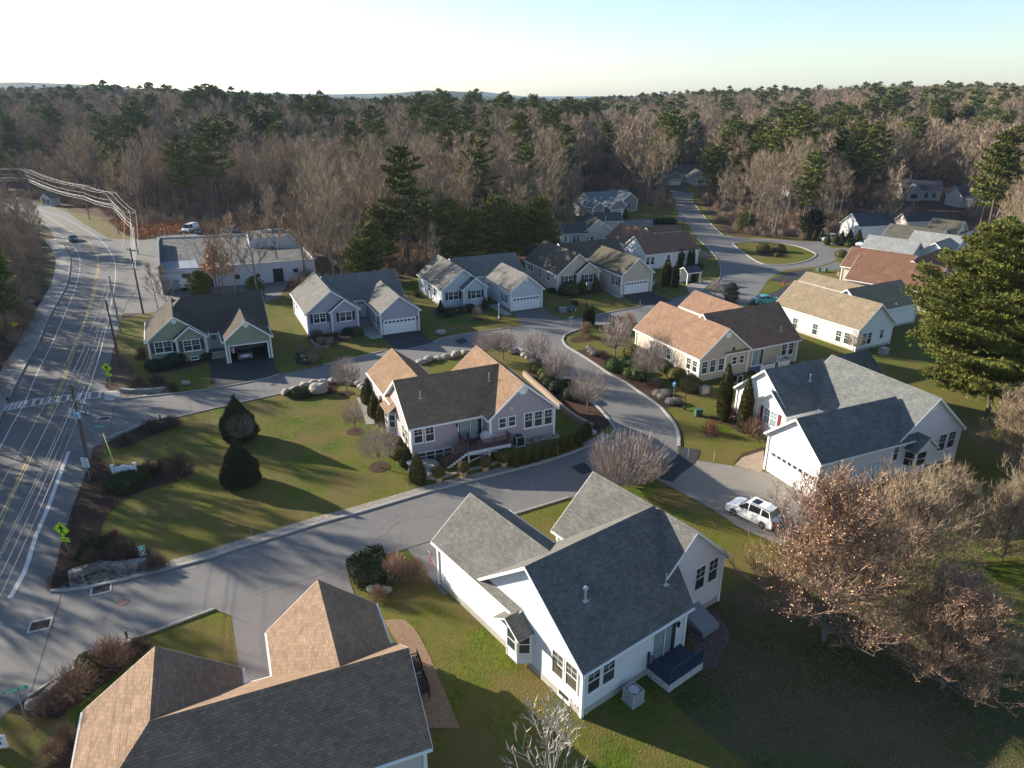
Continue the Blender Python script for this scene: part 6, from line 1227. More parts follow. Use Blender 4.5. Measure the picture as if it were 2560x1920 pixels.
def text(s,size,loc,parent,m,name='lettering'):
    c=bpy.data.curves.new(name,'FONT'); c.body=s; c.size=size; c.align_x='CENTER'; c.align_y='CENTER'; c.extrude=.004; c.materials.append(m); o=bpy.data.objects.new(name,c); COL.objects.link(o); bpy.context.view_layer.update(); me=bpy.data.meshes.new_from_object(o); bpy.data.objects.remove(o); me.materials.clear(); me.materials.append(m); o=bpy.data.objects.new(name,me); COL.objects.link(o); o.parent=parent; o.location=loc; o.rotation_euler=(R(90),0,0); return o
def pedsign(x,y,lb,H=2.9,rz=0,sub='AHEAD',s=1.0,tilt=0):
    t=thing('pedestrian_sign',lb,'crossing sign',(x,y,0),rz); mb=MB(); mb.tube([(0,0,-.1),(0,0,H)],.035,6); mb.build('post',POST,t); M=Matrix.Translation((0,-.05,H-.55*s))
    mb=MB(); q=.76*s; poly3(mb,[(-q,0),(0,-q*.95),(q,0),(0,q*.95)],M,0,-.012); pl=mb.build('sign_panel',YG,t); mb=MB()
    q=.68*s; e=.02
    for a,b in (((-q,0),(0,-q*.95)),((0,-q*.95),(q,0)),((q,0),(0,q*.95)),((0,q*.95),(-q,0))):
        d=Vector((b[0]-a[0],b[1]-a[1])).normalized(); nn=Vector((-d.y,d.x))*e; poly3(mb,[(a[0],a[1]),(b[0],b[1]),(b[0]+nn.x,b[1]+nn.y),(a[0]+nn.x,a[1]+nn.y)],M,-.012,-.018)
    for w in WALK: poly3(mb,[(a*s*1.25,b*s*1.25) for a,b in w],M,-.012,-.02)
    mb.build('walking_figure',BLK_,pl)
    M2=Matrix.Translation((.12,-.05,H-1.47*s)); mb=MB(); poly3(mb,[(-.42*s,-.18*s),(.42*s,-.18*s),(.42*s,.18*s),(-.42*s,.18*s)],M2,0,-.012); pp=mb.build('plaque',YG,t)
    if sub=='AHEAD': text('AHEAD',.26*s,(.12,-.066,H-1.47*s),pp,BLK_)
    elif sub: 
        mb=MB(); poly3(mb,[(-.26,-.10),(-.12,-.12),(-.15,-.06),(.18,.10),(.14,.14),(-.19,-.02),(-.22,.02)],M2,-.012,-.02); mb.build('arrow',BLK_,pp)
c=gp(172,1385); pedsign(c[0],c[1],'yellow green pedestrian sign with an AHEAD plaque by the brown bank',2.9,R(-12))
c=gp(277,963); pedsign(c[0],c[1],'yellow green pedestrian sign with an arrow plaque at the crosswalk ramp',2.9,R(-10),'arrow')
c=gp(113,520); pedsign(c[0],c[1]-1,'yellow green crossing sign left of the far kiosk',3.0,R(-20),'arrow',1.0)
t=thing('warning_sign','grey back of a diamond sign with a small plate beyond the sidewalk','road sign',(*g('A',305,1420),0),R(15)); mb=MB(); mb.tube([(0,0,0),(0,0,2.6)],.035,6); mb.build('post',POST,t); mb=MB(); poly3(mb,[(-.55,0),(0,-.5),(.55,0),(0,.5)],Matrix.Translation((0,-.05,2.6)),0,-.012); poly3(mb,[(-.3,-.18),(.3,-.18),(.3,.18),(-.3,.18)],Matrix.Translation((0,-.05,1.85)),0,-.012); mb.build('sign_panel',mat('sign_back',(.30,.33,.36),.5,metal=.3),t)
t=thing('pennant_sign','amber pennant shaped road sign at the left wood edge','road sign',(*g('A',150,1570),0),R(10)); mb=MB(); mb.tube([(0,0,0),(0,0,1.6)],.035,6); mb.build('post',POST,t); mb=MB(); poly3(mb,[(-.55,.4),(.6,.02),(-.45,-.42)],Matrix.Translation((.1,-.05,1.5)),0,-.015); mb.build('sign_panel',YEL,t)
c=gp(236,1197); t=thing('passing_sign','white DO NOT PASS sign on a post in front of the near utility pole','road sign',(c[0]-.3,c[1]-.2,0),R(-14)); mb=MB(); mb.tube([(0,0,-.1),(0,0,2.3)],.035,6); mb.build('post',POST,t); mb=MB(); poly3(mb,[(-.42,-.5),(.42,-.5),(.42,.5),(-.42,.5)],Matrix.Translation((0,-.05,1.9)),0,-.012); pl=mb.build('sign_panel',SGN,t)
for k,s in enumerate(('DO','NOT','PASS')): text(s,.30,(0,-.068,2.2-k*.31),pl,BLK_)
def street_sign(x,y,lb,H,rz,seed):
    t=thing('street_sign',lb,'street sign',(x,y,0),rz); mb=MB(); mb.tube([(0,0,-.1),(0,0,H)],.04,6); mb.build('post',POST,t); mb=MB(); mb.box((0,0,H+.1),(1.15,.03,.22)); b=mb.build('name_blade',GRN,t); r_=random.Random(seed); mb=MB(); x=-.46
    while x<.42:
        if abs(x-.08)>.05: mb.box((x,-.02,H+.1),(.035,.012,.10)); mb.box((x+.02,-.02,H+.1+r_.choice((-.04,0,.04))),(.05,.012,.025))
        x+=.095
    mb.build('lettering',SGN,b)
c=g('E',905,885); street_sign(c[0],c[1],'green street name sign at the upper junction',2.2,R(8),1); c=g('J',225,1240); street_sign(c[0],c[1],'green street name sign at the lower left corner',2.2,R(25),2); c=g('V',165,320); street_sign(c[0],c[1],'small white street sign at the tip of the sunny bed',2.4,R(40),3)
t=thing('entrance_sign','white neighbourhood entrance sign with scalloped panel between two posts','entrance sign',(*g('E',1090,1160),0),R(12)); SW=mat('sign_board_white',(.62,.68,.74),.5)
for s,n_ in ((-.98,0),(.98,0)): mb=MB(); mb.box((s,0,.75),(.2,.2,1.5)); mb.box((s,0,1.54),(.28,.28,.08)); mb.build('post',SW,t)
mb=MB(); P_=[(-.8,-.15),(-.62,-.32),(.62,-.32),(.8,-.15),(.8,.12),(.72,.25),(.5,.27),(.3,.3),(.2,.38),(0,.43),(-.2,.38),(-.3,.3),(-.5,.27),(-.72,.25),(-.8,.12)]; poly3(mb,P_,Matrix.Translation((0,0,1.05)),.03,-.03); pl=mb.build('sign_board',SW,t)
mb=MB(); M_=Matrix.Translation((0,0,1.05)); poly3(mb,[(-.36,-.24),(.5,-.24),(.5,-.19),(-.36,-.19)],M_,-.03,-.04,1); poly3(mb,[(-.6,.02),(-.48,.12),(-.36,.02),(-.42,.02),(-.48,.06),(-.54,.02)],M_,-.03,-.04,1)
for k in range(9): poly3(mb,[(-.28+k*.085,.0),(-.23+k*.085,.0),(-.23+k*.085,.12),(-.28+k*.085,.12)],M_,-.03,-.04,0)
mb.build('lettering',[mat('letter_grey',(.22,.26,.30),.6),mat('letter_maroon',(.10,.03,.06),.6)],pl)
t=thing('yard_sign','two small green and white yard signs above the lower stone wall','yard sign',(*g('N',1045,640),0),R(20)); mb=MB(); mb.tube([(0,0,0),(0,0,1.5)],.03,6); mb.build('post',BLK_,t)
for z,m_ in ((1.35,GRN),(.85,mat('yard_green',(.03,.10,.05),.5))):
    mb=MB(); mb.box((0,-.04,z),(.48,.02,.42)); p=mb.build('sign_panel',m_,t); mb=MB()
    for (a,b,c_,d_) in ((-.23,.23,.18,.2),(-.23,.23,-.2,-.18),(-.23,-.21,-.18,.18),(.21,.23,-.18,.18),(-.1,-.03,-.1,.1),(.03,.1,-.1,.1)): mb.bx(a,b,-.065,-.05,z+c_,z+d_)
    mb.build('sign_marks',SGN,p)
t=thing('banner_board','white board with dark strokes cut by the left frame edge','board',(*g('J',0,1490),0),R(10)); mb=MB(); mb.box((-.3,0,.5),(1.5,.05,.9)); mb.build('board',SGN,t); mb=MB(); mb.bx(.0,.3,-.04,-.03,.72,.78); mb.bx(.1,.16,-.04,-.03,.3,.85); mb.bx(-.2,.2,-.04,-.03,.35,.4); mb.build('strokes',BLK_,t)
# ================================================================= LAMPS, BOXES, SMALL THINGS
LAMPB=mat('lamp_black',(.015,.015,.017),.5); LAMPG=mat('lamp_glass',(.50,.50,.46),.3)
def lamp(rg,x,y,H,lb,m=LAMPB,th=.05):
    t=thing('lamp_post',lb,'lamp post',(*g(rg,x,y),0)); mb=MB(); mb.lathe([(.14,0),(.12,.3),(th,.45),(th*.8,H-.55),(.09,H-.5),(.05,H-.45)],n=10); mb.build('post',m,t); mb=MB(); mb.lathe([(.10,H-.45),(.17,H-.1),(.16,H-.08)],n=6); mb.build('lantern',LAMPG,t); mb=MB(); mb.lathe([(.2,H-.1),(.12,H+.02),(.03,H+.12)],n=6); mb.build('lamp_cap',m,t)
lamp('Hh',729,1122,4.9,'tall black lamp post on the lawn right of the curving street'); lamp('C',641,1322,4.0,'black lamp post before the beige house'); lamp('T',1730,712,4.3,'black lamp post at the corner of the far side street'); lamp('B',2099,1025,2.5,'short white lamp post on the lawn of the blue grey house',mat('lamp_white',(.7,.7,.68),.5),.07); lamp('T',1090,440,2.4,'short pale lamp post in front of the mauve house',MT['lamp_white'],.06)
def acunit(x,y,rz,lb,s=.85,H=.95,dark=True,z=0):
    t=thing('air_conditioner',lb,'air conditioner',(x,y,z),rz); mb=MB(); mb.box((0,0,H/2+.08),(s-.08,s-.08,H-.1)); mb.build('coil',mat('coil_black',(.012,.013,.014),.6) if dark else mat('coil_grey',(.16,.17,.18),.6),t)
    mb=MB()
    for a in (-1,1):
        for b in (-1,1): mb.box((a*s/2,b*s/2,H/2+.05),(.07,.07,H))
    for k in range(1 if dark else 8):
        z_=H+.06-k*.11
        for a in (-1,1): mb.box((a*s/2,0,z_),(.04,s,.05)); mb.box((0,a*s/2,z_),(s,.04,.05))
    mb.build('frame',mat('ac_frame',(.42,.42,.41),.5),t); mb=MB(); mb.lathe([(.34,0),(.32,.03),(.12,.05),(.1,.02)],(0,0,H+.04),16); mb.build('fan_guard',mat('fan_guard',(.05,.05,.055),.5) if dark else METALV,t); mb=MB(); mb.box((0,0,.03),(s+.2,s+.2,.06)); mb.build('pad',CONC,t)
c=g('G',1372,1078,.8); acunit(c[0],c[1],CEN.th,'black sided air conditioner on the stones behind the central house',.9,1.0,z=.8)
c=g('Hh',1185,885); acunit(c[0],c[1],R(26),'black sided air conditioner at the tan house',.85,1.0); c=g('O',880,800); acunit(c[0],c[1],R(37),'pale air conditioner beside the white foreground house',.85,.85,False); c=g('I',1410,290); acunit(c[0],c[1],R(30),'grey air conditioner behind the straw roofed house',.9,.8,False)
def ubox(rg,x,y,lb,d=(.9,.8,.8),m=None,cap=True,name='utility_box',cat='utility box',rz=.2):
    m=m or mat('box_green',(.035,.09,.055),.5,(.05,.11,.07),3,.5); t=thing(name,lb,cat,(*g(rg,x,y),0),rz); mb=MB(); mb.box((0,0,d[2]/2),d); mb.build('cabinet',m,t); mb=MB(); mb.box((0,0,d[2]+.03),(d[0]+.05,d[1]+.05,.07)); mb.box((0,-d[1]/2-.012,d[2]*.5),(d[0]*.8,.02,d[2]*.75)); mb.build('lid',m,t)
    if cap: mb=MB(); mb.box((0,-d[1]/2-.03,d[2]*.55),(.18,.02,.16)); mb.build('label_plate',SGN,t)
ubox('B',425,1400,'green transformer cabinet among the dry grass mounds',(1.0,.8,.9)); ubox('B',372,1340,'low dark green box left of the transformer cabinet',(.7,.6,.5),cap=False)
GB=mat('box_grey_green',(.19,.22,.21),.5,(.24,.26,.25),3,.5); ubox('C',440,1385,'pale grey utility box on the lawn of the beige house',(1.2,.9,.75),GB,False); ubox('C',508,1375,'grey green utility box with a white label on the lawn of the beige house',(1.2,.9,.75),mat('box_dull',(.08,.11,.09),.5)); ubox('C',540,1325,'dark round topped box behind the utility boxes of the beige house',(.9,.8,.8),mat('box_dark',(.02,.03,.025),.5),False)
ubox('C',378,1378,'slim green pedestal left of the utility boxes',(.32,.32,.9),cap=False); ubox('C',548,1378,'small white pedestal right of the utility boxes',(.18,.18,.5),mat('ped_white',(.55,.55,.5),.5),False); ubox('C',1308,1220,'green pedestal in the bed right of the beige house drive',(.45,.4,.85),cap=False)
ubox('Hh',848,1172,'green utility pedestal on the lawn by the tall lamp post',(.8,.5,.75),cap=False); ubox('K',1288,535,'slim green pedestal at the juniper hedge',(.22,.22,.95),cap=False); ubox('K',1268,470,'green utility box between juniper and twig bush',(.45,.4,.6),cap=False); ubox('E',1392,680,'thin green marker post at the upper bed',(.12,.12,.9),cap=False); ubox('J',1105,560,'thin green marker post at the russet bushes',(.12,.12,.8),cap=False)
ubox('D',438,1035,'green pedestal left on the lawn by the brown roofed house',(.5,.5,.8),cap=False); ubox('D',498,1035,'green pedestal right on the lawn by the brown roofed house',(.5,.5,.7),cap=False); ubox('R',0,0,'x') if False else None
ubox('Hh',893,975,'beige equipment cabinet at the corner of the tan house',(1.1,.8,.75),mat('cab_beige',(.42,.37,.30),.6),False,'equipment_cabinet','cabinet',R(26)); ubox('G',1535,1045,'blue grey box on the stones behind the central house',(.8,.4,.35),mat('box_blue',(.10,.14,.22),.5),False,'utility_box','utility box',CEN.th)
t=thing('birdhouse','blue birdhouse on a thin post beside the street bed','birdhouse',(*g('Hh',633,1030),0)); mb=MB(); mb.tube([(0,0,0),(0,0,1.7)],.035,6); mb.build('post',POST,t); mb=MB(); mb.box((0,0,1.85),(.28,.28,.36)); mb.lathe([(.26,0),(.02,.28)],(0,0,2.03),4); mb.build('house_body',mat('birdhouse_blue',(.12,.25,.50),.5),t)
t=thing('fire_hydrant','small red fire hydrant beside the dark driveway behind the tan roofs','fire hydrant',(*g('D',137,1150),0)); mb=MB(); mb.lathe([(.2,0),(.2,.06),(.13,.08),(.13,.55),(.17,.58),(.15,.7),(.03,.8)],n=12); mb.tube([(-.24,0,.45),(.24,0,.45)],.06,8); mb.build('hydrant_body',mat('hydrant_red',(.45,.03,.025),.45),t)
# whip markers at the kerb
for i,(rg,x,y) in enumerate([('J',1178,520),('J',1830,285),('F',1790,1170),('F',455,1560),('K',930,375),('Hh',758,1545),('Hh',980,1570),('N',540,880),('N',415,860),('C',436,1440),('C',1105,1340),('G',1710,1180),('Hh',345,235)]):
    mb=MB(); mb.tube([(0,0,0),(0,0,1.25)],.014,5); o=mb.build('marker_stake',mat('stake',(.45,.42,.38),.7)); o.location=(*g(rg,x,y),0); tag(o,'thin snow marker stake standing at a street edge','marker stake','snow marker stakes along the kerbs')
# central house deck things and pots
def loc2w(h,u,v): ca,sa=math.cos(h.th),math.sin(h.th); return (h.O[0]+u*ca-v*sa,h.O[1]+u*sa+v*ca)
c=loc2w(CEN,ub-1.9,va+1.35); t=thing('covered_grill','grill under a pale round cover on the red deck','grill',(c[0],c[1],zf),0); mb=MB(); mb.lathe([(.62,.05),(.66,.5),(.78,.55),(.72,.85),(.5,1.08),(.2,1.2),(.02,1.24)],n=10,sx=1.1,sy=.85); mb.build('cover',mat('canvas_cover',(.48,.47,.46),.85,(.38,.38,.39),3,.5,bump=.05,bscale=4),t)
c=loc2w(CEN,ua+.9,va+1.7); t=thing('deck_chair','dark green folding chair on the red deck','chair',(c[0],c[1],zf),CEN.th+.4); mb=MB(); mb.box((0,0,.42),(.5,.48,.05)); mb.build('seat',mat('chair_green',(.04,.06,.055),.7),t); mb=MB(); mb.box((0,.24,.75),(.5,.05,.6)); mb.build('backrest',MT['chair_green'],t)
for a in (-.22,.22):
    for b in (-.2,.2): mb=MB(); mb.box((a,b,.2),(.04,.04,.4)); mb.build('leg',BLK_,t)
POTM=mat('pot_tan',(.40,.30,.19),.8,(.33,.24,.15),3,.5)
for i,(x,y) in enumerate([(682,1398),(895,1352),(1083,1306),(1243,1268)]):
    t=thing('potted_topiary',['first','second','third','fourth'][i]+' from the left of four round topiaries in tan pots behind the deck','potted plant',(*g('G',x,y),0)); mb=MB(); mb.lathe([(.26,0),(.36,.5),(.40,.5),(.40,.58),(.32,.58),(.30,.5)],n=14); mb.build('pot',POTM,t)
    Cn,N=shell([(.2,.55),(.5,.75),(.62,1.1),(.5,1.45),(.2,1.65),(.03,1.7)],1300,.12,.04,random.Random(i),.1,.9,lump=.05); Cn.build('stems',mat('topiary_leaf',(.05,.045,.012),.85,(.12,.085,.025),island=True),t); N.build('foliage',mat('topiary_leaf',(.05,.045,.012),.85,(.12,.085,.025),island=True),t)
t=thing('garden_urn','white stone urn beside the cone arborvitae','urn',(*g('G',440,1300),0)); mb=MB(); mb.box((0,0,.1),(.5,.5,.2)); mb.lathe([(.12,.2),(.1,.5),(.22,.6),(.36,.85),(.40,.95),(.3,.95)],n=12); mb.build('urn_body',mat('urn_white',(.62,.60,.57),.8),t)
def wall_lamp(h,bn,f,rg,x,y,lb):
    M=wframe(h,bn,f,rg,x,y); mb=MB(); lbx(mb,M,-.07,.07,0,.2,-.14,.16); lbx(mb,M,-.1,.1,.02,.24,.16,.2); mb.build('wall_lamp',LAMPB,h.t)
wall_lamp(CEN,'M','f','G',835,908,''); wall_lamp(HOUSES['fgwhite'],'M','f','O',1163,308,''); wall_lamp(HOUSES['lilac'],'G','f','B',1092,1048,''); wall_lamp(HOUSES['lilac'],'G','f','B',1390,1015,'')
# benches, arbour canopy, bicycle ornament, dishes, flags, meter
def bench(x,y,rz,lb):
    t=thing('garden_bench',lb,'bench',(x,y,0),rz); mb=MB()
    for k in range(4): mb.box((0,-.2+k*.13,.44),(1.4,.1,.04))
    mb.build('seat',BLK_,t); mb=MB(); mb.box((0,.28,.9),(1.4,.05,.1)); mb.box((0,.28,.55),(1.4,.05,.06))
    for k in range(9): mb.box((-.64+k*.16,.28,.72),(.06,.04,.32))
    mb.build('backrest',BLK_,t)
    for a in (-.66,.66):
        for b in (-.24,.26): mb=MB(); mb.box((a,b,.22),(.07,.07,.44)); mb.build('leg',BLK_,t)
        mb=MB(); mb.box((a,0,.66),(.07,.56,.05)); mb.build('armrest',BLK_,t)
c=g('K',1600,1510); bench(c[0]-.2,c[1]+.3,R(-68),'black bench at the end wall of the foreground brown house, the nearer'); c=g('K',1520,1290); bench(c[0],c[1],R(-68),'black bench at the end wall of the foreground brown house, the farther')
h=HOUSES['brownwh']; t=thing('entrance_canopy','small dark roofed entrance canopy on white posts before the white house','canopy',(*g('C',1510,1150),0),R(22))
mb=MB()
for x,y in ((0,0),(2.9,.0),(0,2.4),(2.9,2.4)): mb.box((x,y,1.2),(.16,.16,2.4))
mb.build('post',WHITE,t); mb=MB(); slab(mb,[(-.3,-.3,2.4),(3.2,-.3,2.4),(3.2,1.2,3.3),(-.3,1.2,3.3)],.12); slab(mb,[(-.3,2.9,2.4),(3.2,2.9,2.4),(3.2,1.2,3.3),(-.3,1.2,3.3)],.12); mb.build('roof',[shingle('shingle_navy',(.07,.08,.10)),WHITE],t); mb=MB(); mb.bx(.05,2.85,2.35,2.45,0,2.4); mb.build('screen_wall',h.wall.data.materials[0],t); mb=MB(); mb.bx(-.1,3.0,-.05,.05,2.15,2.4); mb.build('beam',WHITE,t)
t=thing('bicycle_ornament','white bicycle ornament standing on the lawn beside the beige house','ornament',(*g('C',1222,1155),0),R(60)); mb=MB()
for cx_,rr in ((-.45,.3),(.5,.3)): mb.tube([(cx_+rr*math.cos(a*.5236),0,.32+rr*math.sin(a*.5236)) for a in range(13)],.025,5,cap=False)
for a,b in (((-.45,0,.32),(0,0,.35)),((0,0,.35),(.3,0,.8)),((-.1,0,.8),(.3,0,.8)),((0,0,.35),(-.1,0,.85)),((-.45,0,.32),(-.1,0,.8)),((.5,0,.32),(.3,0,1.0)),((.2,0,1.0),(.4,0,1.02))): mb.tube([a,b],.03,5)
mb.build('frame',WHITE,t)
def dish(x,y,z,lb,r=.5,m=None,rz=0,parent=None):
    t=thing('satellite_dish',lb,'satellite dish',(x,y,z),rz); mb=MB(); mb.tube([(0,0,-.9),(0,0,0)],.04,6); mb.build('mast',POST,t); mb=MB(); n=14; M_=Matrix.Rotation(R(60),4,'X')
    for k in range(n):
        a,b=2*math.pi*k/n,2*math.pi*(k+1)/n; mb.face([tuple(M_@Vector((0,0,0))),tuple(M_@Vector((r*math.cos(a),r*.8*math.sin(a),.12))),tuple(M_@Vector((r*math.cos(b),r*.8*math.sin(b),.12)))])
    mb.tube([tuple(M_@Vector((0,-r*.7,.1))),tuple(M_@Vector((0,0,.6)))],.02,4); mb.build('reflector',m or METALV,t)
c=g('Hh',330,575); dish(c[0],c[1],1.7,'grey satellite dish in the shrubs at the far corner of the tan house'); 
FL=mat('flag_red_white',(.45,.05,.07),.8)
def flag(x,y,z,lb,rz=0):
    t=thing('flag',lb,'flag',(x,y,z),rz); mb=MB(); mb.tube([(0,0,-.3),(.7,0,.9)],.018,6); mb.build('flag_pole',WHITE,t); mb=MB()
    for k in range(9): mb.box((.5,0,.55-k*.11),(.06+.62*(1 if k>3 else 1)*.6,.02,.11),k%2)
    f_=mb.build('flag_cloth',[FL,mat('flag_white',(.6,.6,.6),.8)],t); mb=MB(); mb.box((.42,-.012,.44),(.2,.02,.34)); mb.build('canton',mat('flag_blue',(.03,.04,.15),.8),f_)
hg=HOUSES['green']; q=onwall(hg,'G','f','R',1300,990); c=loc2w(hg,q.x,q.y-.15); flag(c[0],c[1],1.9,'striped flag hanging at the open garage of the green house',hg.th-R(40)); c=g('D',622,1050,1.5); flag(c[0],c[1],1.3,'striped flag at the porch of the red brown roofed house',R(200)); c=gp(1090,1400,1.9); flag(c[0],c[1],1.6,'red flag at the garage corner of the white foreground house',R(150))
# white stair rail, deck rail of barn
c1=g('U',330,600,1.2); c2=g('U',545,590,1.2); t=thing('white_fence','white railing left of the barn behind the white car','railing',(c1[0],c1[1],0)); railing('railing',[(0,0,.6),(c2[0]-c1[0],c2[1]-c1[1],.6)],t,WHITE)
# kiosk
t=thing('roadside_kiosk','small grey blue kiosk with an overgrown side at the far bend','kiosk',(*g('A',450,462),0),R(-25)); mb=MB(); mb.bx(-2.2,2.2,-1.6,1.6,0,2.6)
for y in (-1.6,1.6): mb.face([(-2.2,y,2.6),(2.2,y,2.6),(0,y,3.9)])
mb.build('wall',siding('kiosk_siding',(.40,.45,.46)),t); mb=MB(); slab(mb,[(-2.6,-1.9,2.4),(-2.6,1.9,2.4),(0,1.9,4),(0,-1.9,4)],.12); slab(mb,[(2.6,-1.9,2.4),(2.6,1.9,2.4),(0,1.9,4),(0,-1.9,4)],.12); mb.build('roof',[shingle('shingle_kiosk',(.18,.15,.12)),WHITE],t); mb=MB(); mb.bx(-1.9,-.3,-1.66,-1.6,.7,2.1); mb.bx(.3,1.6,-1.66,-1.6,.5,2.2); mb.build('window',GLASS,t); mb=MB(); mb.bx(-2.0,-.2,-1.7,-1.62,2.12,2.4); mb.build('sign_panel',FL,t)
# ================================================================= CARS
def car(lb,x,y,rz,paint,kind='sedan',name='parked_car',cat='car',sunroof=False):
    t=thing(name,lb,cat,(x,y,.03),rz)
    if kind=='suv': L,W,prof=4.6,1.82,[(-2.3,.35),(-2.3,.75),(-2.22,1.0),(-2.05,1.12),(-1.0,1.14),(.9,1.05),(1.9,.92),(2.22,.75),(2.3,.5),(2.28,.3)]; top=[(-2.02,1.10),(-1.75,1.60),(-1.2,1.70),(.1,1.70),(.45,1.62),(1.15,1.06)]
    elif kind=='van': L,W,prof=5.2,1.95,[(-2.6,.35),(-2.6,1.2),(-2.58,1.25),(1.7,1.2),(2.3,1.0),(2.55,.75),(2.6,.4),(2.58,.3)]; top=[(-2.58,1.2),(-2.5,2.05),(-2.3,2.15),(1.0,2.12),(1.3,2.0),(1.85,1.2)]
    else: L,W,prof=4.7,1.8,[(-2.35,.35),(-2.35,.75),(-2.3,.92),(-1.5,.98),(.8,.95),(2.0,.82),(2.3,.62),(2.35,.4),(2.3,.28)]; top=[(-1.75,.95),(-1.15,1.34),(-.6,1.42),(.1,1.42),(.45,1.36),(1.2,.95)]
    W2=W/2
    def loft(mb,P,ws,base=None,mi=0):
        """closed body across the width with rounded shoulders"""
        n=len(P)
        secs=[]
        for f,wf in ws: secs.append([(p[0]*f,W2*wf,p[1]) for p in P])
        full=[[(a,-b,c) for a,b,c in s] for s in secs[::-1]]+secs
        for i in range(len(full)-1):
            for k in range(n-1): mb.face([full[i][k],full[i][k+1],full[i+1][k+1],full[i+1][k]],mi)
        for s in (full[0],full[-1]): mb.face(s,mi)
    mb=MB(); b2=prof+[(prof[-1][0],.22),(prof[0][0],.22)]
    loft(mb,[(p[0],p[1]) for p in b2],[(.97,.6),(.985,.9),(.96,1.0)]); 
    body=mb.build('body',paint,t,smooth_=False)
    # greenhouse: glass volume with painted roof
    gm=MB(); ws=[(1,.55),(1,.78)]
    zt=max(p[1] for p in top); 
    def wid(z): zz=(z-top[0][1])/(zt-top[0][1]); return W2*(.94-.20*zz)
    n=len(top); Lf=[(p[0],wid(p[1]),p[1]) for p in top]; Rt=[(a,-b,c) for a,b,c in Lf]
    for k in range(n-1): gm.face([Lf[k],Lf[k+1],Rt[k+1],Rt[k]],0)
    gm.face(Lf); gm.face(Rt[::-1]); gl_=gm.build('glasshouse',mat('car_glass',(.012,.015,.018),.08,spec=.7),t)
    rm=MB()
    for k in range(n-1):
        if k in(0,n-2) and kind!='van': continue
        if kind=='van' and k==n-2: continue
        a,b=Lf[k],Lf[k+1]; up=.012
        rm.face([(a[0],a[1]+.0,a[2]+up),(b[0],b[1],b[2]+up),(b[0],-b[1],b[2]+up),(a[0],-a[1],a[2]+up)])
    for s in (1,-1):
        for k,w in ((0,.06),(n-1,.05)):
            pass
        for (xa,xb) in ([(-.55,-.47),(.35,.43)] if kind=='sedan' else [(-1.1,-1.0),(.05,.13)]):
            zt_=zt-.04; rm.face([(xa,s*(wid(top[0][1])+.008),top[0][1]),(xb,s*(wid(top[0][1])+.008),top[0][1]),(xb,s*(wid(zt_)+.008),zt_),(xa,s*(wid(zt_)+.008),zt_)])
        for k in range(n-1):
            a,b=Lf[k],Lf[k+1]; th_=.07
            rm.face([(a[0],s*(a[1]+.01),a[2]),(b[0],s*(b[1]+.01),b[2]),(b[0]*.96,s*(b[1]+.012),b[2]-th_),(a[0]*.96,s*(a[1]+.012),max(a[2]-th_,top[0][1]-.02))])
    if kind=='van':
        for s in (1,-1): rm.face([(-2.55,s*(wid(1.2)+.012),1.2),(.3,s*(wid(1.2)+.012),1.2),(.3,s*(wid(2.1)+.012),2.1),(-2.45,s*(wid(2.1)+.012),2.1)])
        rm.face([(-2.6,-wid(1.2),1.2),(-2.6,wid(1.2),1.2),(-2.56,wid(2.05),1.62),(-2.56,-wid(2.05),1.62)])
    rm.build('roof_panel',paint,t)
    if sunroof: sm=MB(); sm.face([(-.55,-.42,zt+.02),(.12,-.42,zt+.02),(.12,.42,zt+.02),(-.55,.42,zt+.02)]); sm.build('sunroof',MT['car_glass'],t); sm=MB(); [sm.tube([(-1.6,s*.62,zt-.02),(-1.2,s*.64,zt+.05),(.0,s*.64,zt+.05)],.025,5) for s in (1,-1)]; sm.build('roof_rail',BLK_,t)
    wx=(1.38,-1.35) if kind!='van' else (1.7,-1.6)
    for a in wx:
        for s in (1,-1):
            wm=MB(); M_=Matrix.Translation((a,s*(W2-.10),.33))@Matrix.Rotation(R(90),4,'X'); tm=MB(); tm.lathe([(.2,-.12),(.31,-.12),(.34,-.08),(.34,.08),(.31,.12),(.2,.12)],n=18); tm.v=[tuple(M_@Vector(v)) for v in tm.v]; w_=tm.build('wheel',mat('tyre',(.018,.018,.02),.85),t)
            rm_=MB(); rm_.lathe([(.21,-.09*0+.10),(.2,.125),(.05,.10),(.02,.12)],n=12)
            for q in range(5): ang=q*1.2566; rm_.box((.11*math.cos(ang),.11*math.sin(ang),.122),(.2,.05,.02),0,ang)
            M2=Matrix.Translation((a,s*(W2-.10),.33))@Matrix.Rotation(R(90) if s<0 else R(-90),4,'X'); rm_.v=[tuple(M2@Vector(v)) for v in rm_.v]; rm_.build('rim',mat('rim_silver',(.45,.45,.46),.35,metal=.7),w_)
            am=MB(); am.tube([(a+.40*math.cos(k*math.pi/8),s*(W2*.965+.004),.33+.40*math.sin(k*math.pi/8)) for k in range(9)],.035,5); am.build('wheel_arch',BLK_,t)
    for s in (1,-1):
        hm_=MB(); hm_.box((prof[-3][0]*.965,s*(W2*.72),.68 if kind!='van' else .8),(.16,.34,.15)); hm_.build('headlight',mat('headlight',(.55,.56,.58),.15),t)
        hm_=MB(); hm_.box((prof[0][0]*.985,s*(W2*.80),.85 if kind!='van' else 1.0),(.08,.2,.26)); hm_.build('taillight',mat('taillight',(.35,.02,.015),.3),t)
        mm=MB(); mm.box((.95 if kind!='van' else 1.5,s*(W2+.08),top[0][1]+.05),(.12,.2,.14)); mm.build('side_mirror',paint,t)
    bm_=MB(); bm_.box((prof[0][0]*.985,0,.42),(.1,W*.86,.2)); bm_.box((-prof[0][0]*.975,0,.4),(.1,W*.8,.2)); bm_.build('bumper',mat('bumper_dark',(.05,.05,.055),.6),t)
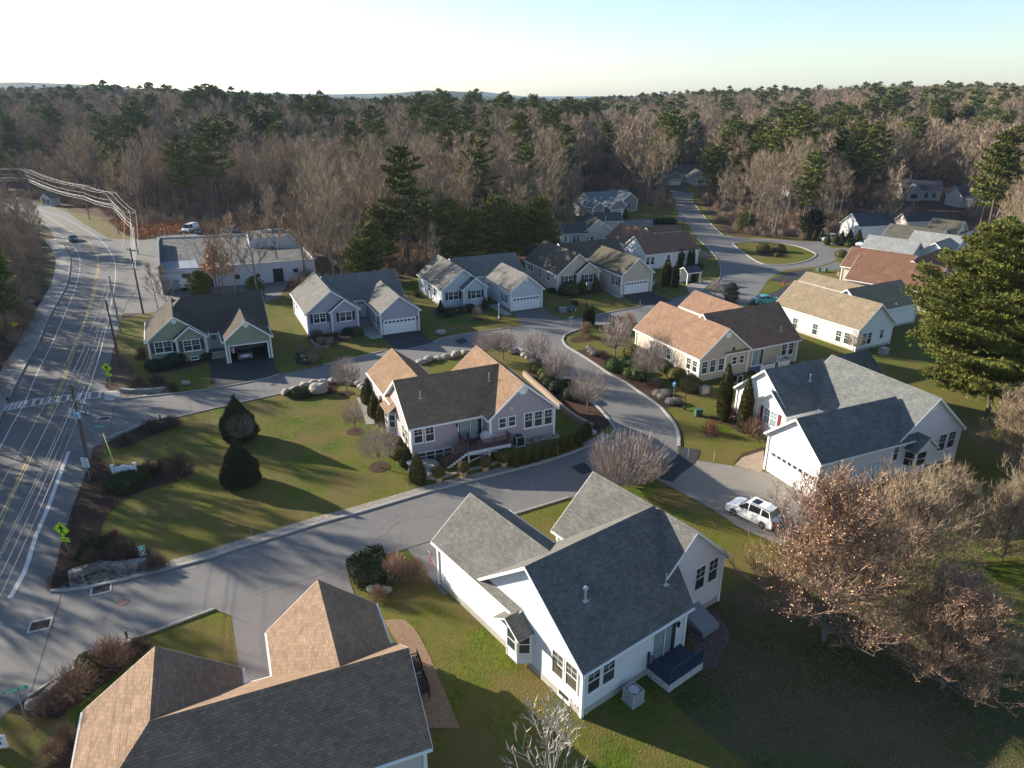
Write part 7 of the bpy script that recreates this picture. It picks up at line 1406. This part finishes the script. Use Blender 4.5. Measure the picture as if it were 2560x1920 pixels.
    pm_=MB(); pm_.box((prof[0][0]*1.0-.03,0,.72),(.03,.5,.13)); pm_.build('number_plate',SGN,t)
    return t
PW=mat('paint_white',(.78,.78,.78),.25,spec=.5); PNV=mat('paint_navy',(.02,.025,.04),.2,spec=.6); PS=mat('paint_silver',(.30,.29,.32),.3,metal=.3,spec=.5); PT_=mat('paint_teal',(.05,.26,.30),.25,spec=.5)
a=Vector(g('M',775,215)); b=Vector(g('M',1150,420)); d=(b-a); m=(Vector(gp(1843,1300))+Vector(gp(1900,1325)))/2
fw=Vector(gp(1840,1290))  # front wheel, rear wheel ground points
rw=Vector(gp(1899,1318)); ax_=(fw-rw).normalized(); nn=Vector((-ax_.y,ax_.x)); 
if nn.y<0: nn=-nn
cc=(fw+rw)/2+nn*.8; car('white estate SUV with sunroof parked on the drive of the big white house',cc.x,cc.y,math.atan2(ax_.y,ax_.x),PW,'suv',sunroof=True)
c=g('A',625,772); car('dark navy sedan driving on the main road',c[0],c[1]+.6,R(-62),PNV,'sedan',name='moving_car'); c=g('R',1525,1120); car('silver sedan half inside the open garage of the green house',*loc2w(hg,*[(lambda w:((w[0]-hg.O[0])*math.cos(hg.th)+(w[1]-hg.O[1])*math.sin(hg.th),-(w[0]-hg.O[0])*math.sin(hg.th)+(w[1]-hg.O[1])*math.cos(hg.th)+2.2))(c)][0]),hg.th+R(90),PS,'sedan')
c=g('S',415,930); car('white panel van backed towards the workshop signboard',c[0],c[1]+2.2,R(95),PW,'van','parked_van','van'); c=g('S',355,275); car('white van behind the workshop roof edge',c[0]-1,c[1]+9,R(260),PW,'van','parked_van','van'); c=g('S',520,270); car('dark car behind the workshop next to the white van',c[0],c[1]+6,R(260),PNV,'sedan'); c=g('S',915,235); car('grey car behind the workshop near the trees',c[0],c[1]+4,R(190),PS,'sedan')
c=g('Hh',1430,200); car('teal coupe parked on the dark driveway behind the tan house',c[0],c[1],R(5),PT_,'sedan'); c=g('U',430,690); car('white SUV parked before the white barn',c[0],c[1]+1.5,R(-170),PW,'suv'); c=g('U',850,765); car('white car nose visible beside the pale grey roof',c[0]+1.5,c[1]+1,R(190),PW,'sedan')
# houses half hidden in the woods on the right
for i,(cx_,cy_,_) in enumerate(WOODHOUSES):
    t=thing('house',['grey blue gabled house glimpsed behind the tall pine','pale house with steep roofs glimpsed through the trees','low pale house at the far right between trunks'][i],'house',(cx_,cy_,0),R([10,-15,5][i])); mb=MB(); mb.bx(-6,6,-4,4,0,3.4)
    for x in (-6,6): mb.face([(x,-4,3.4),(x,4,3.4),(x,0,6.2)])
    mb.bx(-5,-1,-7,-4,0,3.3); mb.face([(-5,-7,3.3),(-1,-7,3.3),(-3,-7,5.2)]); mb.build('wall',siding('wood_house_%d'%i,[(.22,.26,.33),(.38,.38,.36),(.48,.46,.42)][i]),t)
    mb=MB(); slab(mb,[(-6.4,-4.4,3.3),(6.4,-4.4,3.3),(6.4,0,6.4),(-6.4,0,6.4)]); slab(mb,[(-6.4,4.4,3.3),(6.4,4.4,3.3),(6.4,0,6.4),(-6.4,0,6.4)]); slab(mb,[(-5.3,-7.4,3.2),(-5.3,-1,3.2),(-3,-1,5.4),(-3,-7.4,5.4)]); slab(mb,[(-.7,-7.4,3.2),(-.7,-1,3.2),(-3,-1,5.4),(-3,-7.4,5.4)]); mb.build('roof',[shingle('shingle_woods',(.09,.09,.10)),WHITE],t); mb=MB(); mb.bx(-4,-2,-7.06,-7,.9,2.3); mb.bx(1,2,-4.06,-4,1,2.4); mb.bx(3.4,4.4,-4.06,-4,1,2.4); mb.build('window',GLASS,t)
# fallen leaves scattered on the lawn below the big tree
r_=random.Random(9); lf=MB()
for k in range(5200):
    x,y=r_.gauss(21,6.5),r_.gauss(35,5)
    a=rdir(r_)*.07; a.z*=.25; b=Vector((-a.y,a.x,.01)); p=Vector((x,y,.04)); lf.face([tuple(p-a),tuple(p+b*.6),tuple(p+a),tuple(p-b*.6)])
o=lf.build('fallen_leaves',mat('fallen_leaf',(.12,.065,.04),.9,(.26,.16,.10),island=True)); o['kind']='stuff'; o['label']='brown fallen leaves under the big bare tree'; o['category']='fallen leaves'
# ================================================================= HAZE
hb=MB(); hb.bx(-2600,2600,-300,5600,-60,150); ho=hb.build('haze',None.__class__ and mat('haze_air',(1,1,1))); ho['kind']='stuff'; ho['label']='thin blue winter haze over the far ridges'; ho['category']='haze'
hm=MT['haze_air']; hn=hm.node_tree.nodes; hl=hm.node_tree.links; hn.remove(hn['Principled BSDF']); pv=hn.new('ShaderNodeVolumePrincipled')
pv.inputs['Color'].default_value=(.50,.70,1,1); pv.inputs['Density'].default_value=.00006; pv.inputs['Anisotropy'].default_value=.2
hl.new(pv.outputs[0],hn['Material Output'].inputs['Volume'])
